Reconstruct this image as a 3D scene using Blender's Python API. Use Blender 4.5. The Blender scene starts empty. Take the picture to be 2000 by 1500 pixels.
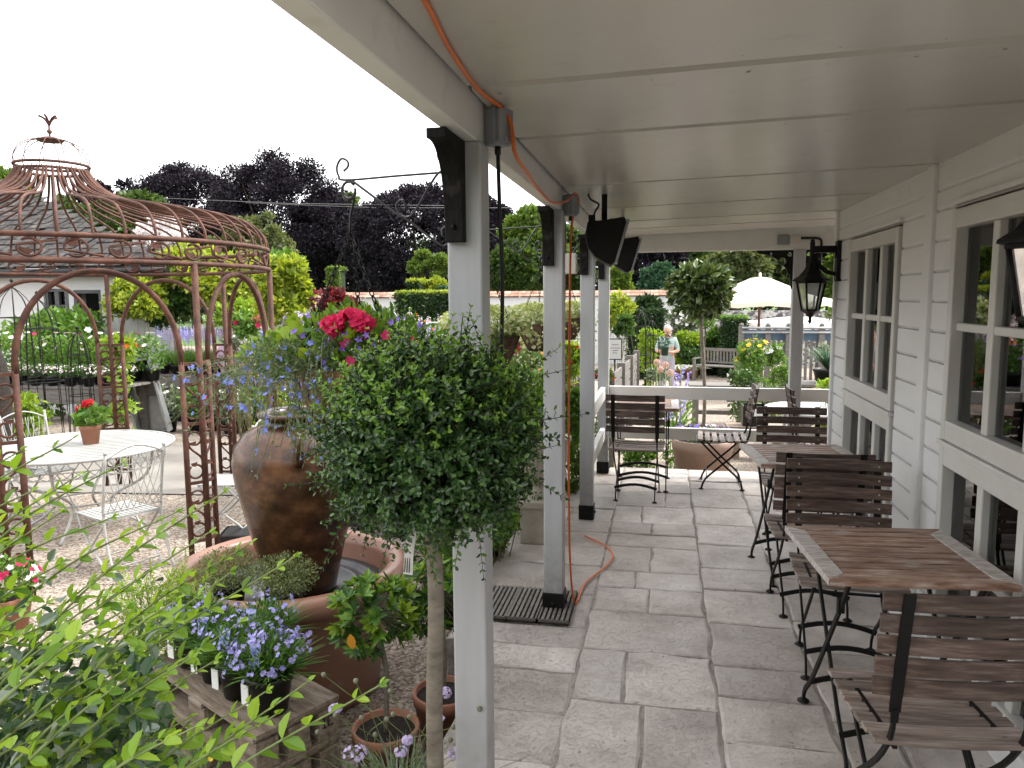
import bpy, math, random
import numpy as np
from mathutils import Vector, Matrix
R_ = math.radians
SC = bpy.context.scene
COL = SC.collection
# ------------------------------------------------------------------ camera
H = 1.65
F = 1500.0
YAW, PITCH, ROLL = R_(11.25), R_(6.5), R_(-.4)
_f = np.array([-math.sin(YAW)*math.cos(PITCH), math.cos(YAW)*math.cos(PITCH), -math.sin(PITCH)])
_r = np.array([math.cos(YAW), math.sin(YAW), 0.0])
_u = np.cross(_r, _f)
RT = _r*math.cos(ROLL)+_u*math.sin(ROLL)
UP = -_r*math.sin(ROLL)+_u*math.cos(ROLL)
cam = bpy.data.cameras.new('camera')
cam.sensor_width = 36; cam.lens = 36*F/2000; cam.clip_end = 600; cam.clip_start = .05
co = bpy.data.objects.new('camera', cam); COL.objects.link(co)
co.matrix_world = Matrix(((RT[0], UP[0], -_f[0], 0), (RT[1], UP[1], -_f[1], 0), (RT[2], UP[2], -_f[2], H), (0, 0, 0, 1)))
SC.camera = co
# ------------------------------------------------------------------ light
SUN_EL, SUN_AZ = 52, 62          # azimuth measured from +Y towards +X
w = bpy.data.worlds.new('World'); SC.world = w; w.use_nodes = True
nt = w.node_tree; nt.nodes.clear()
sky = nt.nodes.new('ShaderNodeTexSky'); sky.sky_type = 'NISHITA'; sky.sun_disc = False
sky.sun_elevation = R_(SUN_EL); sky.sun_rotation = R_(SUN_AZ); sky.air_density = 1.0; sky.dust_density = 6.0; sky.ozone_density = 1.0
hs = nt.nodes.new('ShaderNodeHueSaturation'); hs.inputs['Saturation'].default_value = .22   # cloud cover greys the sky
bg = nt.nodes.new('ShaderNodeBackground'); bg.inputs['Strength'].default_value = .15
wo = nt.nodes.new('ShaderNodeOutputWorld')
cl = nt.nodes.new('ShaderNodeMixRGB'); cl.inputs[0].default_value = .62; cl.inputs[2].default_value = (6.6, 6.6, 6.7, 1)   # bright even cloud deck
nt.links.new(sky.outputs[0], hs.inputs['Color']); nt.links.new(hs.outputs[0], cl.inputs[1]); nt.links.new(cl.outputs[0], bg.inputs[0]); nt.links.new(bg.outputs[0], wo.inputs[0])
sl = bpy.data.lights.new('sun', 'SUN'); sl.energy = 1.3; sl.angle = R_(12); sl.color = (1, .96, .9)
so = bpy.data.objects.new('sun', sl); COL.objects.link(so)
_d = Vector((math.sin(R_(SUN_AZ))*math.cos(R_(SUN_EL)), math.cos(R_(SUN_AZ))*math.cos(R_(SUN_EL)), math.sin(R_(SUN_EL))))
so.rotation_euler = _d.to_track_quat('Z', 'Y').to_euler()
SC.view_settings.view_transform = 'Standard'; SC.view_settings.look = 'None'
SC.view_settings.exposure = 1.82; SC.view_settings.gamma = 1
SC.render.engine = 'CYCLES'
try:
    SC.cycles.use_denoising = True
    SC.cycles.max_bounces = 6; SC.cycles.diffuse_bounces = 4; SC.cycles.glossy_bounces = 2
    SC.cycles.transmission_bounces = 3; SC.cycles.transparent_max_bounces = 6
    SC.cycles.caustics_reflective = False; SC.cycles.caustics_refractive = False
    SC.cycles.sample_clamp_indirect = 4
except Exception: pass

def ray(px, py):
    return RT*((px-1000)/F)+UP*((750-py)/F)+_f
def G(px, py, z):
    d = ray(px, py); t = (z-H)/d[2]; return (d[0]*t, d[1]*t, z)
def AT(px, py, y):
    d = ray(px, py); t = y/d[1]; return (d[0]*t, y, H+d[2]*t)
def gz(y):
    return -.3 if y < 7 else -.3-.5*min(1, (y-7)/16)

# ------------------------------------------------------------------ objects
def tag(o, label=None, cat=None, group=None, kind=None):
    if label: o['label'] = label
    if cat: o['category'] = cat
    if group: o['group'] = group
    if kind: o['kind'] = kind
    return o
def thing(name, label, cat, loc=(0, 0, 0), rz=0, group=None):
    o = bpy.data.objects.new(name, None); COL.objects.link(o); o.empty_display_size = .1
    o.location = loc; o.rotation_euler = (0, 0, rz)
    return tag(o, label, cat, group)
def copy_tree(o, parent=None):
    c = o.copy(); COL.objects.link(c)
    if parent is not None: c.parent = parent
    for ch in list(o.children): copy_tree(ch, c)
    return c
def dup(o, loc, rz=0, label=None, s=None):
    c = copy_tree(o); c.location = loc; c.rotation_euler = (0, 0, rz)
    if label: c['label'] = label
    if s: c.scale = (s, s, s) if not isinstance(s, tuple) else s
    return c
def nrm(a):
    a = np.asarray(a, float); return a/np.maximum(np.linalg.norm(a, axis=-1, keepdims=True), 1e-9)

class M:
    """collects geometry and links it as one mesh object"""
    def __init__(s): s.V = []; s.F = []; s.n = 0
    def add(s, V, F, mat=0, sm=False):
        V = np.asarray(V, float).reshape(-1, 3)
        if isinstance(F, np.ndarray) and F.ndim == 2: s.F.append((F+s.n, mat, sm))
        else:
            by = {}
            for f in F: by.setdefault(len(f), []).append(f)
            for k, fs in by.items(): s.F.append((np.array(fs)+s.n, mat, sm))
        s.V.append(V); s.n += len(V); return s
    def box(s, c, d, mat=0, rz=0, Rm=None):
        x, y, z = np.array(d)/2
        V = np.array([[-x, -y, -z], [x, -y, -z], [x, y, -z], [-x, y, -z], [-x, -y, z], [x, -y, z], [x, y, z], [-x, y, z]])
        if rz: cz, sz = math.cos(rz), math.sin(rz); V = V@np.array([[cz, sz, 0], [-sz, cz, 0], [0, 0, 1]])
        if Rm is not None: V = V@np.array(Rm).T
        return s.add(V+np.array(c), np.array([[0, 3, 2, 1], [4, 5, 6, 7], [0, 1, 5, 4], [1, 2, 6, 5], [2, 3, 7, 6], [3, 0, 4, 7]]), mat)
    def bar(s, a, b, w, t, up=(0, 0, 1), mat=0):
        a = np.array(a, float); b = np.array(b, float); d = b-a; L = np.linalg.norm(d); d = d/L
        sd = np.cross(d, up); sd = sd/max(np.linalg.norm(sd), 1e-9); u = np.cross(sd, d)
        return s.box((a+b)/2, (w, L, t), mat, Rm=np.stack([sd, d, u], 1))
    def strip(s, pts, w, t, up=(0, 0, 1), mat=0):
        """bent flat bar through pts; width along cross(dir, up)"""
        pts = np.array(pts, float); n = len(pts); d = nrm(np.gradient(pts, axis=0)); sd = nrm(np.cross(d, np.broadcast_to(up, d.shape))); u = np.cross(sd, d)
        V = np.stack([pts+sd*w/2+u*t/2, pts-sd*w/2+u*t/2, pts-sd*w/2-u*t/2, pts+sd*w/2-u*t/2], 1).reshape(-1, 3)
        F = []
        for i in range(n-1):
            for k in range(4): F.append([i*4+k, i*4+(k+1) % 4, i*4+4+(k+1) % 4, i*4+4+k])
        F += [[3, 2, 1, 0], [n*4-4, n*4-3, n*4-2, n*4-1]]
        return s.add(V, F, mat)
    def tube(s, pts, r, k=6, mat=0, closed=False, cap=True):
        P = np.array(pts, float); n = len(P)
        r = np.broadcast_to(np.asarray(r, float), (n,))
        T = nrm(np.roll(P, -1, 0)-np.roll(P, 1, 0)) if closed else nrm(np.gradient(P, axis=0))
        a = np.array([0, 0, 1.]) if abs(T[0][2]) < .9 else np.array([1., 0, 0])
        N = np.zeros_like(P); v = np.cross(T[0], a); N[0] = v/np.linalg.norm(v)
        for i in range(1, n):
            v = N[i-1]-T[i]*(N[i-1]@T[i]); N[i] = v/max(np.linalg.norm(v), 1e-9)
        B = np.cross(T, N); an = np.arange(k)*2*math.pi/k
        V = (P[:, None]+r[:, None, None]*(N[:, None]*np.cos(an)[None, :, None]+B[:, None]*np.sin(an)[None, :, None])).reshape(-1, 3)
        i = np.arange(n if closed else n-1)[:, None]; j = np.arange(k)[None]
        i2 = (i+1) % n; j2 = (j+1) % k
        Fq = np.stack([i*k+j, i*k+j2, i2*k+j2, i2*k+j], -1).reshape(-1, 4)
        s.add(V, Fq, mat, True)
        if cap and not closed:
            s.F.append((np.array([list(range(k))[::-1]])+s.n-n*k, mat, False)); s.F.append((np.array([list(range((n-1)*k, n*k))])+s.n-n*k, mat, False))
        return s
    def lathe(s, prof, n=32, c=(0, 0, 0), mat=0, sm=True, sx=1, sy=1):
        P = np.array(prof, float); k = len(P); a = np.arange(n)*2*math.pi/n
        V = np.stack([P[:, 0][:, None]*np.cos(a)*sx, P[:, 0][:, None]*np.sin(a)*sy, np.broadcast_to(P[:, 1][:, None], (k, n))], -1).reshape(-1, 3)+np.array(c)
        i = np.arange(k-1)[:, None]; j = np.arange(n)[None]; j2 = (j+1) % n
        return s.add(V, np.stack([i*n+j, i*n+j2, (i+1)*n+j2, (i+1)*n+j], -1).reshape(-1, 4), mat, sm)
    def ball(s, c, r, n=10, mat=0):
        r = np.broadcast_to(np.asarray(r, float), (3,)); t = np.linspace(.02, math.pi-.02, n//2+2)
        m = M(); m.lathe(np.stack([np.sin(t), -np.cos(t)], 1), n)
        return s.add(m.V[0]*r+np.array(c), m.F[0][0], mat, True)
    def prism(s, poly, o, ax, ay, th, mat=0):
        """2-D outline poly placed at o along axes ax, ay and given thickness th along ax x ay"""
        P = np.array(poly, float); ax = np.array(ax, float); ay = np.array(ay, float); nz = np.cross(ax, ay)
        b = np.array(o)+P[:, :1]*ax+P[:, 1:]*ay; n = len(P)
        V = np.concatenate([b-nz*th/2, b+nz*th/2]); F = [list(range(n))[::-1], list(range(n, 2*n))]
        for i in range(n): F.append([i, (i+1) % n, n+(i+1) % n, n+i])
        return s.add(V, F, mat)
    def leaves(s, P, D, N, L, W, mat=0, hi=False, fold=.18, droop=.0):
        P = np.asarray(P, float).reshape(-1, 3); n = len(P)
        if n == 0: return s
        D = nrm(D); S = nrm(np.cross(D, N)); N = np.cross(S, D)
        L = np.broadcast_to(np.asarray(L, float), (n,))[:, None]; W = np.broadcast_to(np.asarray(W, float), (n,))[:, None]
        if hi:
            q = lambda l, s_: P+D*L*l+S*W*s_+N*(W*fold*abs(s_)*2-L*droop*l*l)
            V = np.stack([P, q(.2, .34), q(.5, .5), q(.82, .31), P+D*L-N*L*droop, q(.82, -.31), q(.5, -.5), q(.2, -.34)], 1).reshape(-1, 3)
            f = np.array([[0, 1, 2, 3, 4], [0, 4, 5, 6, 7]]); k = 8
        else:
            V = np.stack([P, P+D*L*.45+S*W*.5+N*W*fold, P+D*L-N*L*droop, P+D*L*.45-S*W*.5+N*W*fold], 1).reshape(-1, 3)
            f = np.array([[0, 1, 2], [0, 2, 3]]); k = 4
        return s.add(V, (np.arange(n)[:, None, None]*k+f[None]).reshape(-1, f.shape[1]), mat)
    def flowers(s, P, N, size, petals=5, mat=0, wide=.8, cup=.25):
        P = np.asarray(P, float).reshape(-1, 3); n = len(P)
        N = nrm(N); a = np.where(np.abs(N[:, 2:3]) < .9, np.array([[0, 0, 1.]]), np.array([[1., 0, 0]]))
        A = nrm(np.cross(N, a)); B = np.cross(N, A); size = np.broadcast_to(np.asarray(size, float), (n,))
        for k in range(petals):
            t = k*2*math.pi/petals
            s.leaves(P, A*math.cos(t)+B*math.sin(t)+N*cup, N, size*.5, size*.5*wide, mat, fold=.05)
        return s
    def blades(s, P, D, L, W, rng, mat=0, bend=.4, seg=3):
        """arching strap leaves"""
        P = np.asarray(P, float).reshape(-1, 3); n = len(P); D = nrm(D); L = np.broadcast_to(np.asarray(L, float), (n,))
        hz = D*np.array([1, 1, 0]); hz = nrm(hz+rng.normal(0, .05, (n, 3))*np.array([1, 1, 0])); S = nrm(np.cross(hz, [0, 0, 1.]))
        rows = []
        for i in range(seg+1):
            t = i/seg; c = P+D*(L*t)[:, None]+hz*(L*bend*t*t)[:, None]*.6-np.array([0, 0, 1.])*(L*bend*t*t)[:, None]*.7
            wd = W*(1-t**2)*.5+.0005; rows += [c-S*wd, c+S*wd]
        V = np.stack(rows, 1).reshape(-1, 3); k = 2*(seg+1)
        f = np.array([[2*i, 2*i+1, 2*i+3, 2*i+2] for i in range(seg)])
        return s.add(V, (np.arange(n)[:, None, None]*k+f[None]).reshape(-1, 4), mat)
    def build(s, name, mats, parent=None, loc=None, bev=0, seg=2, sm=False):
        me = bpy.data.meshes.new(name)
        V = np.concatenate(s.V) if s.V else np.zeros((0, 3))
        me.vertices.add(len(V)); me.vertices.foreach_set('co', V.ravel())
        ls = [f.shape[1] for f, _, _ in s.F]; nf = [len(f) for f, _, _ in s.F]
        idx = np.concatenate([f.ravel() for f, _, _ in s.F]) if s.F else np.zeros(0, int)
        tot = np.concatenate([np.full(n, l) for n, l in zip(nf, ls)]) if s.F else np.zeros(0, int)
        me.loops.add(len(idx)); me.loops.foreach_set('vertex_index', idx.astype(np.int32))
        me.polygons.add(len(tot)); st = np.concatenate([[0], np.cumsum(tot)[:-1]]) if len(tot) else tot
        me.polygons.foreach_set('loop_start', st.astype(np.int32)); me.polygons.foreach_set('loop_total', tot.astype(np.int32))
        me.polygons.foreach_set('material_index', np.concatenate([np.full(n, m) for n, (_, m, _) in zip(nf, s.F)]).astype(np.int32))
        me.polygons.foreach_set('use_smooth', np.concatenate([np.full(n, q or sm) for n, (_, _, q) in zip(nf, s.F)]))
        for m in (mats if isinstance(mats, (list, tuple)) else [mats]): me.materials.append(m)
        me.update(calc_edges=True); me.validate()
        o = bpy.data.objects.new(name, me); COL.objects.link(o)
        if parent is not None: o.parent = parent
        if loc is not None: o.location = loc
        if bev:
            b = o.modifiers.new('edge', 'BEVEL'); b.width = bev; b.segments = seg; b.limit_method = 'ANGLE'; b.angle_limit = R_(35)
        return o

def sph(rng, n):
    return nrm(rng.normal(size=(n, 3)))
def spline(pts, n=24):
    """Catmull-Rom through pts"""
    P = np.array(pts, float); P = np.vstack([2*P[0]-P[1], P, 2*P[-1]-P[-2]]); out = []
    m = len(P)-3; per = max(2, n//m)
    for i in range(m):
        for t in np.linspace(0, 1, per, endpoint=(i == m-1)):
            a, b, c, d = P[i:i+4]
            out.append(.5*((2*b)+(-a+c)*t+(2*a-5*b+4*c-d)*t*t+(-a+3*b-3*c+d)*t**3))
    return np.array(out)
def arc(c, r, a0, a1, ax, ay, n=14, r1=None):
    t = np.linspace(a0, a1, n); rr = np.linspace(r, r if r1 is None else r1, n)
    return np.array(c)+rr[:, None]*(np.cos(t)[:, None]*np.array(ax, float)+np.sin(t)[:, None]*np.array(ay, float))

# ------------------------------------------------------------------ materials
def newmat(name):
    m = bpy.data.materials.new(name); m.use_nodes = True; t = m.node_tree
    return m, t, t.nodes, t.links, t.nodes['Principled BSDF']
def c4(c): return (c[0], c[1], c[2], 1)
def PM(name, cols, scale=6, stretch=(1, 1, 1), rough=.6, bump=0, bsc=None, metal=0, rpi=0, spec=.4, detail=5, lo=.3, hi=.7, spots=None, coat=0):
    m, t, N, L, b = newmat(name)
    tc = N.new('ShaderNodeTexCoord'); mp = N.new('ShaderNodeMapping'); mp.inputs['Scale'].default_value = stretch
    L.new(tc.outputs['Object'], mp.inputs['Vector'])
    nz = N.new('ShaderNodeTexNoise'); nz.inputs['Scale'].default_value = scale; nz.inputs['Detail'].default_value = detail; nz.inputs['Roughness'].default_value = .6
    L.new(mp.outputs[0], nz.inputs['Vector'])
    if rpi:
        ge = N.new('ShaderNodeNewGeometry')
        ad = N.new('ShaderNodeVectorMath'); ad.operation = 'SCALE'; ad.inputs[3].default_value = 37.0
        cb = N.new('ShaderNodeCombineXYZ')
        for i in range(3): L.new(ge.outputs['Random Per Island'], cb.inputs[i])
        L.new(cb.outputs[0], ad.inputs[0]); a2 = N.new('ShaderNodeVectorMath'); a2.operation = 'ADD'
        L.new(mp.outputs[0], a2.inputs[0]); L.new(ad.outputs[0], a2.inputs[1]); L.new(a2.outputs[0], nz.inputs['Vector'])
    cr = N.new('ShaderNodeValToRGB'); e = cr.color_ramp.elements
    while len(e) < len(cols): e.new(.5)
    for i, c in enumerate(cols):
        e[i].position = lo+(hi-lo)*i/max(1, len(cols)-1); e[i].color = c4(c)
    L.new(nz.outputs[0], cr.inputs[0]); out = cr.outputs[0]
    if rpi:
        hv = N.new('ShaderNodeHueSaturation'); mr = N.new('ShaderNodeMapRange')
        mr.inputs['To Min'].default_value = 1-rpi; mr.inputs['To Max'].default_value = 1+rpi
        L.new(ge.outputs['Random Per Island'], mr.inputs['Value']); L.new(mr.outputs[0], hv.inputs['Value']); L.new(out, hv.inputs['Color']); out = hv.outputs[0]
    if spots:
        sc, amt, col = spots
        n2 = N.new('ShaderNodeTexNoise'); n2.inputs['Scale'].default_value = sc; n2.inputs['Detail'].default_value = 8; L.new(tc.outputs['Object'], n2.inputs['Vector'])
        r2 = N.new('ShaderNodeMapRange'); r2.inputs['From Min'].default_value = .62; r2.inputs['From Max'].default_value = .72; r2.inputs['To Max'].default_value = amt
        L.new(n2.outputs[0], r2.inputs['Value']); mx = N.new('ShaderNodeMixRGB'); mx.inputs[2].default_value = c4(col)
        L.new(r2.outputs[0], mx.inputs[0]); L.new(out, mx.inputs[1]); out = mx.outputs[0]
    L.new(out, b.inputs['Base Color'])
    b.inputs['Roughness'].default_value = rough; b.inputs['Metallic'].default_value = metal; b.inputs['Specular IOR Level'].default_value = spec
    if coat: b.inputs['Coat Weight'].default_value = coat; b.inputs['Coat Roughness'].default_value = .15
    if bump:
        bp = N.new('ShaderNodeBump'); bp.inputs['Strength'].default_value = bump; bp.inputs['Distance'].default_value = .02
        n3 = N.new('ShaderNodeTexNoise'); n3.inputs['Scale'].default_value = bsc or scale*3; n3.inputs['Detail'].default_value = 6
        L.new(mp.outputs[0], n3.inputs['Vector']); L.new(n3.outputs[0], bp.inputs['Height']); L.new(bp.outputs[0], b.inputs['Normal'])
    return m
def LM(name, cols, rough=.42, trans=.3, spec=.35, tint=(1.5, 1.35, .6)):
    """leaf: every leaf its own shade of cols, light passing through"""
    m, t, N, L, b = newmat(name)
    ge = N.new('ShaderNodeNewGeometry'); cr = N.new('ShaderNodeValToRGB'); e = cr.color_ramp.elements
    while len(e) < len(cols): e.new(.5)
    for i, c in enumerate(cols): e[i].position = i/max(1, len(cols)-1); e[i].color = c4(c)
    L.new(ge.outputs['Random Per Island'], cr.inputs[0]); L.new(cr.outputs[0], b.inputs['Base Color'])
    b.inputs['Roughness'].default_value = rough; b.inputs['Specular IOR Level'].default_value = spec
    if trans:
        tr = N.new('ShaderNodeBsdfTranslucent'); mu = N.new('ShaderNodeMixRGB'); mu.blend_type = 'MULTIPLY'; mu.inputs[0].default_value = 1; mu.inputs[2].default_value = c4(tint)
        L.new(cr.outputs[0], mu.inputs[1]); L.new(mu.outputs[0], tr.inputs[0])
        mx = N.new('ShaderNodeMixShader'); mx.inputs[0].default_value = trans
        L.new(b.outputs[0], mx.inputs[1]); L.new(tr.outputs[0], mx.inputs[2]); L.new(mx.outputs[0], N['Material Output'].inputs[0])
    return m
W_PAINT = PM('white_paint', [(.66, .66, .63), (.73, .73, .705)], 3, rough=.42, bump=.06, bsc=30, spots=(9, .25, (.42, .41, .36)))
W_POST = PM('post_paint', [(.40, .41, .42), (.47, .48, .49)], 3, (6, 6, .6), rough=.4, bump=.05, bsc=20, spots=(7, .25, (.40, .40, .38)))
def dirty_foot(mat, z0, z1, col, amt):
    """mud splash and algae at the foot of painted timber, broken up by noise"""
    t = mat.node_tree; N = t.nodes; L = t.links; b = N['Principled BSDF']; src = b.inputs['Base Color'].links[0].from_socket
    tc = N.new('ShaderNodeTexCoord'); sx = N.new('ShaderNodeSeparateXYZ'); L.new(tc.outputs['Object'], sx.inputs[0])
    mr = N.new('ShaderNodeMapRange'); mr.inputs['From Min'].default_value = z1; mr.inputs['From Max'].default_value = z0; L.new(sx.outputs['Z'], mr.inputs['Value'])
    nz = N.new('ShaderNodeTexNoise'); nz.inputs['Scale'].default_value = 18; nz.inputs['Detail'].default_value = 8; L.new(tc.outputs['Object'], nz.inputs['Vector'])
    mu = N.new('ShaderNodeMath'); mu.operation = 'MULTIPLY'; L.new(mr.outputs[0], mu.inputs[0]); L.new(nz.outputs[0], mu.inputs[1])
    m2 = N.new('ShaderNodeMath'); m2.operation = 'MULTIPLY'; m2.inputs[1].default_value = amt; L.new(mu.outputs[0], m2.inputs[0])
    mx = N.new('ShaderNodeMixRGB'); mx.inputs[2].default_value = c4(col); L.new(m2.outputs[0], mx.inputs[0]); L.new(src, mx.inputs[1]); L.new(mx.outputs[0], b.inputs['Base Color'])
dirty_foot(W_POST, .0, .55, (.12, .11, .085), 1.1)
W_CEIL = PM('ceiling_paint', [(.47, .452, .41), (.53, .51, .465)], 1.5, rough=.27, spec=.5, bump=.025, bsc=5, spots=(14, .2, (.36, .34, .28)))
W_WALL = PM('clapboard_paint', [(.66, .665, .66), (.74, .745, .74)], 2.5, (1, .3, 1), rough=.45, bump=.06, bsc=22, spots=(8, .2, (.46, .46, .42)))
W_FRAME = PM('window_paint', [(.56, .555, .52), (.63, .625, .59)], 4, rough=.4, bump=.04)
BLACK = PM('black_paint', [(.004, .004, .004), (.008, .008, .0075)], 12, rough=.5, spec=.25, bump=.08, spots=(20, .25, (.04, .04, .04)))
BLACKWOOD = PM('black_stained_wood', [(.0025, .002, .002), (.006, .005, .0045)], 8, (4, 4, 1), rough=.6, spec=.2, bump=.2, spots=(14, .3, (.07, .065, .06)))
SLAT = PM('slat_wood', [(.045, .029, .023), (.10, .064, .05), (.20, .15, .125)], 5, (1.2, 14, 14), rough=.5, bump=.12, rpi=.28)
SLAT2 = PM('weathered_slat_wood', [(.12, .088, .072), (.23, .18, .152), (.35, .30, .27)], 5, (1.2, 14, 14), rough=.55, bump=.12, rpi=.32)
TABLE = PM('table_wood', [(.08, .046, .034), (.22, .12, .08), (.34, .235, .18), (.52, .47, .43)], 9, (1.0, 6, 6), rough=.5, bump=.15, rpi=.22, lo=.28, hi=.74, spots=(7, .5, (.55, .51, .47)))
TABLE2 = PM('bleached_table_wood', [(.26, .2, .17), (.46, .42, .39), (.6, .57, .54)], 6, (3, 10, 10), rough=.55, bump=.15, rpi=.1)
SCREW = PM('screw_steel', [(.42, .4, .38)]*2, rough=.5, metal=.3)
TERRA = PM('terracotta', [(.30, .125, .075), (.40, .19, .12)], 5, rough=.6, bump=.06, spots=(6, .4, (.42, .32, .25)))
TERRA2 = PM('glazed_terracotta', [(.25, .12, .08), (.34, .19, .135)], 3, rough=.33, bump=.04, spots=(5, .4, (.36, .30, .25)))
TERRAP = PM('pale_terracotta', [(.34, .23, .185), (.42, .31, .26)], 4, rough=.7, spots=(6, .4, (.45, .4, .36)))
URNM = PM('brown_glaze', [(.018, .009, .006), (.06, .026, .012), (.15, .07, .032)], 6, (1, 1, 1.3), rough=.25, bump=.15, bsc=22, lo=.36, hi=.7)
RUST = PM('rusty_iron', [(.036, .014, .009), (.072, .026, .015), (.125, .053, .032)], 9, rough=.75, bump=.25, bsc=40)
WIRON = PM('white_iron', [(.36, .36, .345), (.45, .45, .43)], 8, rough=.45, spots=(12, .3, (.5, .46, .38)))
SOIL = PM('soil', [(.010, .008, .006), (.035, .026, .02)], 40, rough=.95, bump=.6, bsc=60)
BPLAST = PM('black_plastic', [(.006, .006, .0065), (.010, .010, .0105)], 6, rough=.4)
ORANGE = PM('orange_pvc', [(.62, .13, .02), (.72, .17, .03)], 6, rough=.4)
GREYP = PM('grey_plastic', [(.2, .215, .23), (.27, .285, .3)], 5, rough=.45)
CREAMP = PM('cream_plastic', [(.5, .48, .42), (.58, .56, .5)], 5, rough=.5)
STEEL = PM('galvanised_steel', [(.28, .29, .3), (.42, .43, .44)], 5, rough=.42, metal=.6, spots=(3, .6, (.22, .09, .04)))
OLDWOOD = PM('old_grey_wood', [(.09, .08, .072), (.20, .185, .17)], 6, (1, 12, 12), rough=.8, bump=.3, rpi=.2)
PALLET = PM('pallet_wood', [(.12, .085, .06), (.25, .19, .14), (.33, .28, .23)], 5, (1.5, 8, 8), rough=.8, bump=.3, rpi=.25)
STONE = PM('carved_stone', [(.30, .27, .22), (.45, .41, .34)], 7, rough=.85, bump=.3)
TAGW = PM('white_tag', [(.72, .72, .7), (.8, .8, .79)], 5, rough=.5)
INK = PM('ink', [(.02, .02, .02)]*2, rough=.7)
BARK = PM('smooth_bark', [(.13, .11, .085), (.24, .21, .165)], 8, (2, 2, 5), rough=.8, bump=.25, bsc=26)
DBARK = PM('dark_bark', [(.03, .024, .018), (.07, .055, .045)], 6, (3, 3, .7), rough=.9, bump=.4)
TWIG = PM('twig', [(.10, .085, .04), (.16, .14, .06)], 10, rough=.7)
GSTEM = PM('green_stem', [(.12, .17, .05), (.2, .25, .08)], 10, rough=.6)
# ------------------------------------------------------------------ setting
def gravel_mat():
    m, t, N, L, b = newmat('gravel')
    tc = N.new('ShaderNodeTexCoord')
    vo = N.new('ShaderNodeTexVoronoi'); vo.inputs['Scale'].default_value = 68; L.new(tc.outputs['Object'], vo.inputs['Vector'])
    nz = N.new('ShaderNodeTexNoise'); nz.inputs['Scale'].default_value = 1.2; nz.inputs['Detail'].default_value = 6; L.new(tc.outputs['Object'], nz.inputs['Vector'])
    sp = N.new('ShaderNodeSeparateColor'); L.new(vo.outputs['Color'], sp.inputs[0])
    cr = N.new('ShaderNodeValToRGB'); e = cr.color_ramp.elements; e.new(.3); e.new(.7)
    for i, (p, c) in enumerate([(0, (.10, .07, .052)), (.3, (.22, .175, .135)), (.7, (.33, .275, .225)), (1, (.48, .43, .37))]): e[i].position = p; e[i].color = c4(c)
    L.new(sp.outputs[0], cr.inputs[0])
    hv = N.new('ShaderNodeHueSaturation'); mr = N.new('ShaderNodeMapRange'); mr.inputs['To Min'].default_value = .65; mr.inputs['To Max'].default_value = 1.35
    L.new(nz.outputs[0], mr.inputs['Value']); L.new(mr.outputs[0], hv.inputs['Value']); L.new(cr.outputs[0], hv.inputs['Color']); L.new(hv.outputs[0], b.inputs['Base Color'])
    bp = N.new('ShaderNodeBump'); bp.invert = True; bp.inputs['Strength'].default_value = .8; bp.inputs['Distance'].default_value = .012
    L.new(vo.outputs['Distance'], bp.inputs['Height']); L.new(bp.outputs[0], b.inputs['Normal']); b.inputs['Roughness'].default_value = .9
    return m
GRAVEL = gravel_mat()
def ground():
    m = M(); xs = [-300, -60, -20, -8, 0, 8, 20, 60, 300]; ys = [-60, -8, 0, 7, 11, 15, 19, 23, 60, 140, 400]
    V = [(x, y, gz(y)) for y in ys for x in xs]; nx = len(xs)
    m.add(V, np.array([[j*nx+i, j*nx+i+1, (j+1)*nx+i+1, (j+1)*nx+i] for j in range(len(ys)-1) for i in range(nx-1)]))
    tag(m.build('ground', GRAVEL), kind='structure')
ground()
CONC = PM('path_concrete', [(.17, .155, .135), (.26, .24, .215)], 1.5, rough=.85, bump=.15, bsc=40)
def path():
    m = M(); q = [G(-300, 955, -.3), G(520, 970, -.3), G(560, 862, -.3), G(-300, 852, -.3)]
    V = [(x, y, gz(y)+.012) for x, y, z in q]
    m.add(V, [[0, 1, 2, 3]]); tag(m.build('path', CONC), kind='structure')
path()
LAWN = PM('lawn_grass', [(.05, .10, .02), (.09, .15, .035)], 3, rough=.9, bump=.3)
m = M(); m.add([(-200, 36, -.79), (200, 36, -.79), (200, 300, -.79), (-200, 300, -.79)], [[0, 1, 2, 3]]); tag(m.build('field', LAWN), kind='structure')

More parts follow.
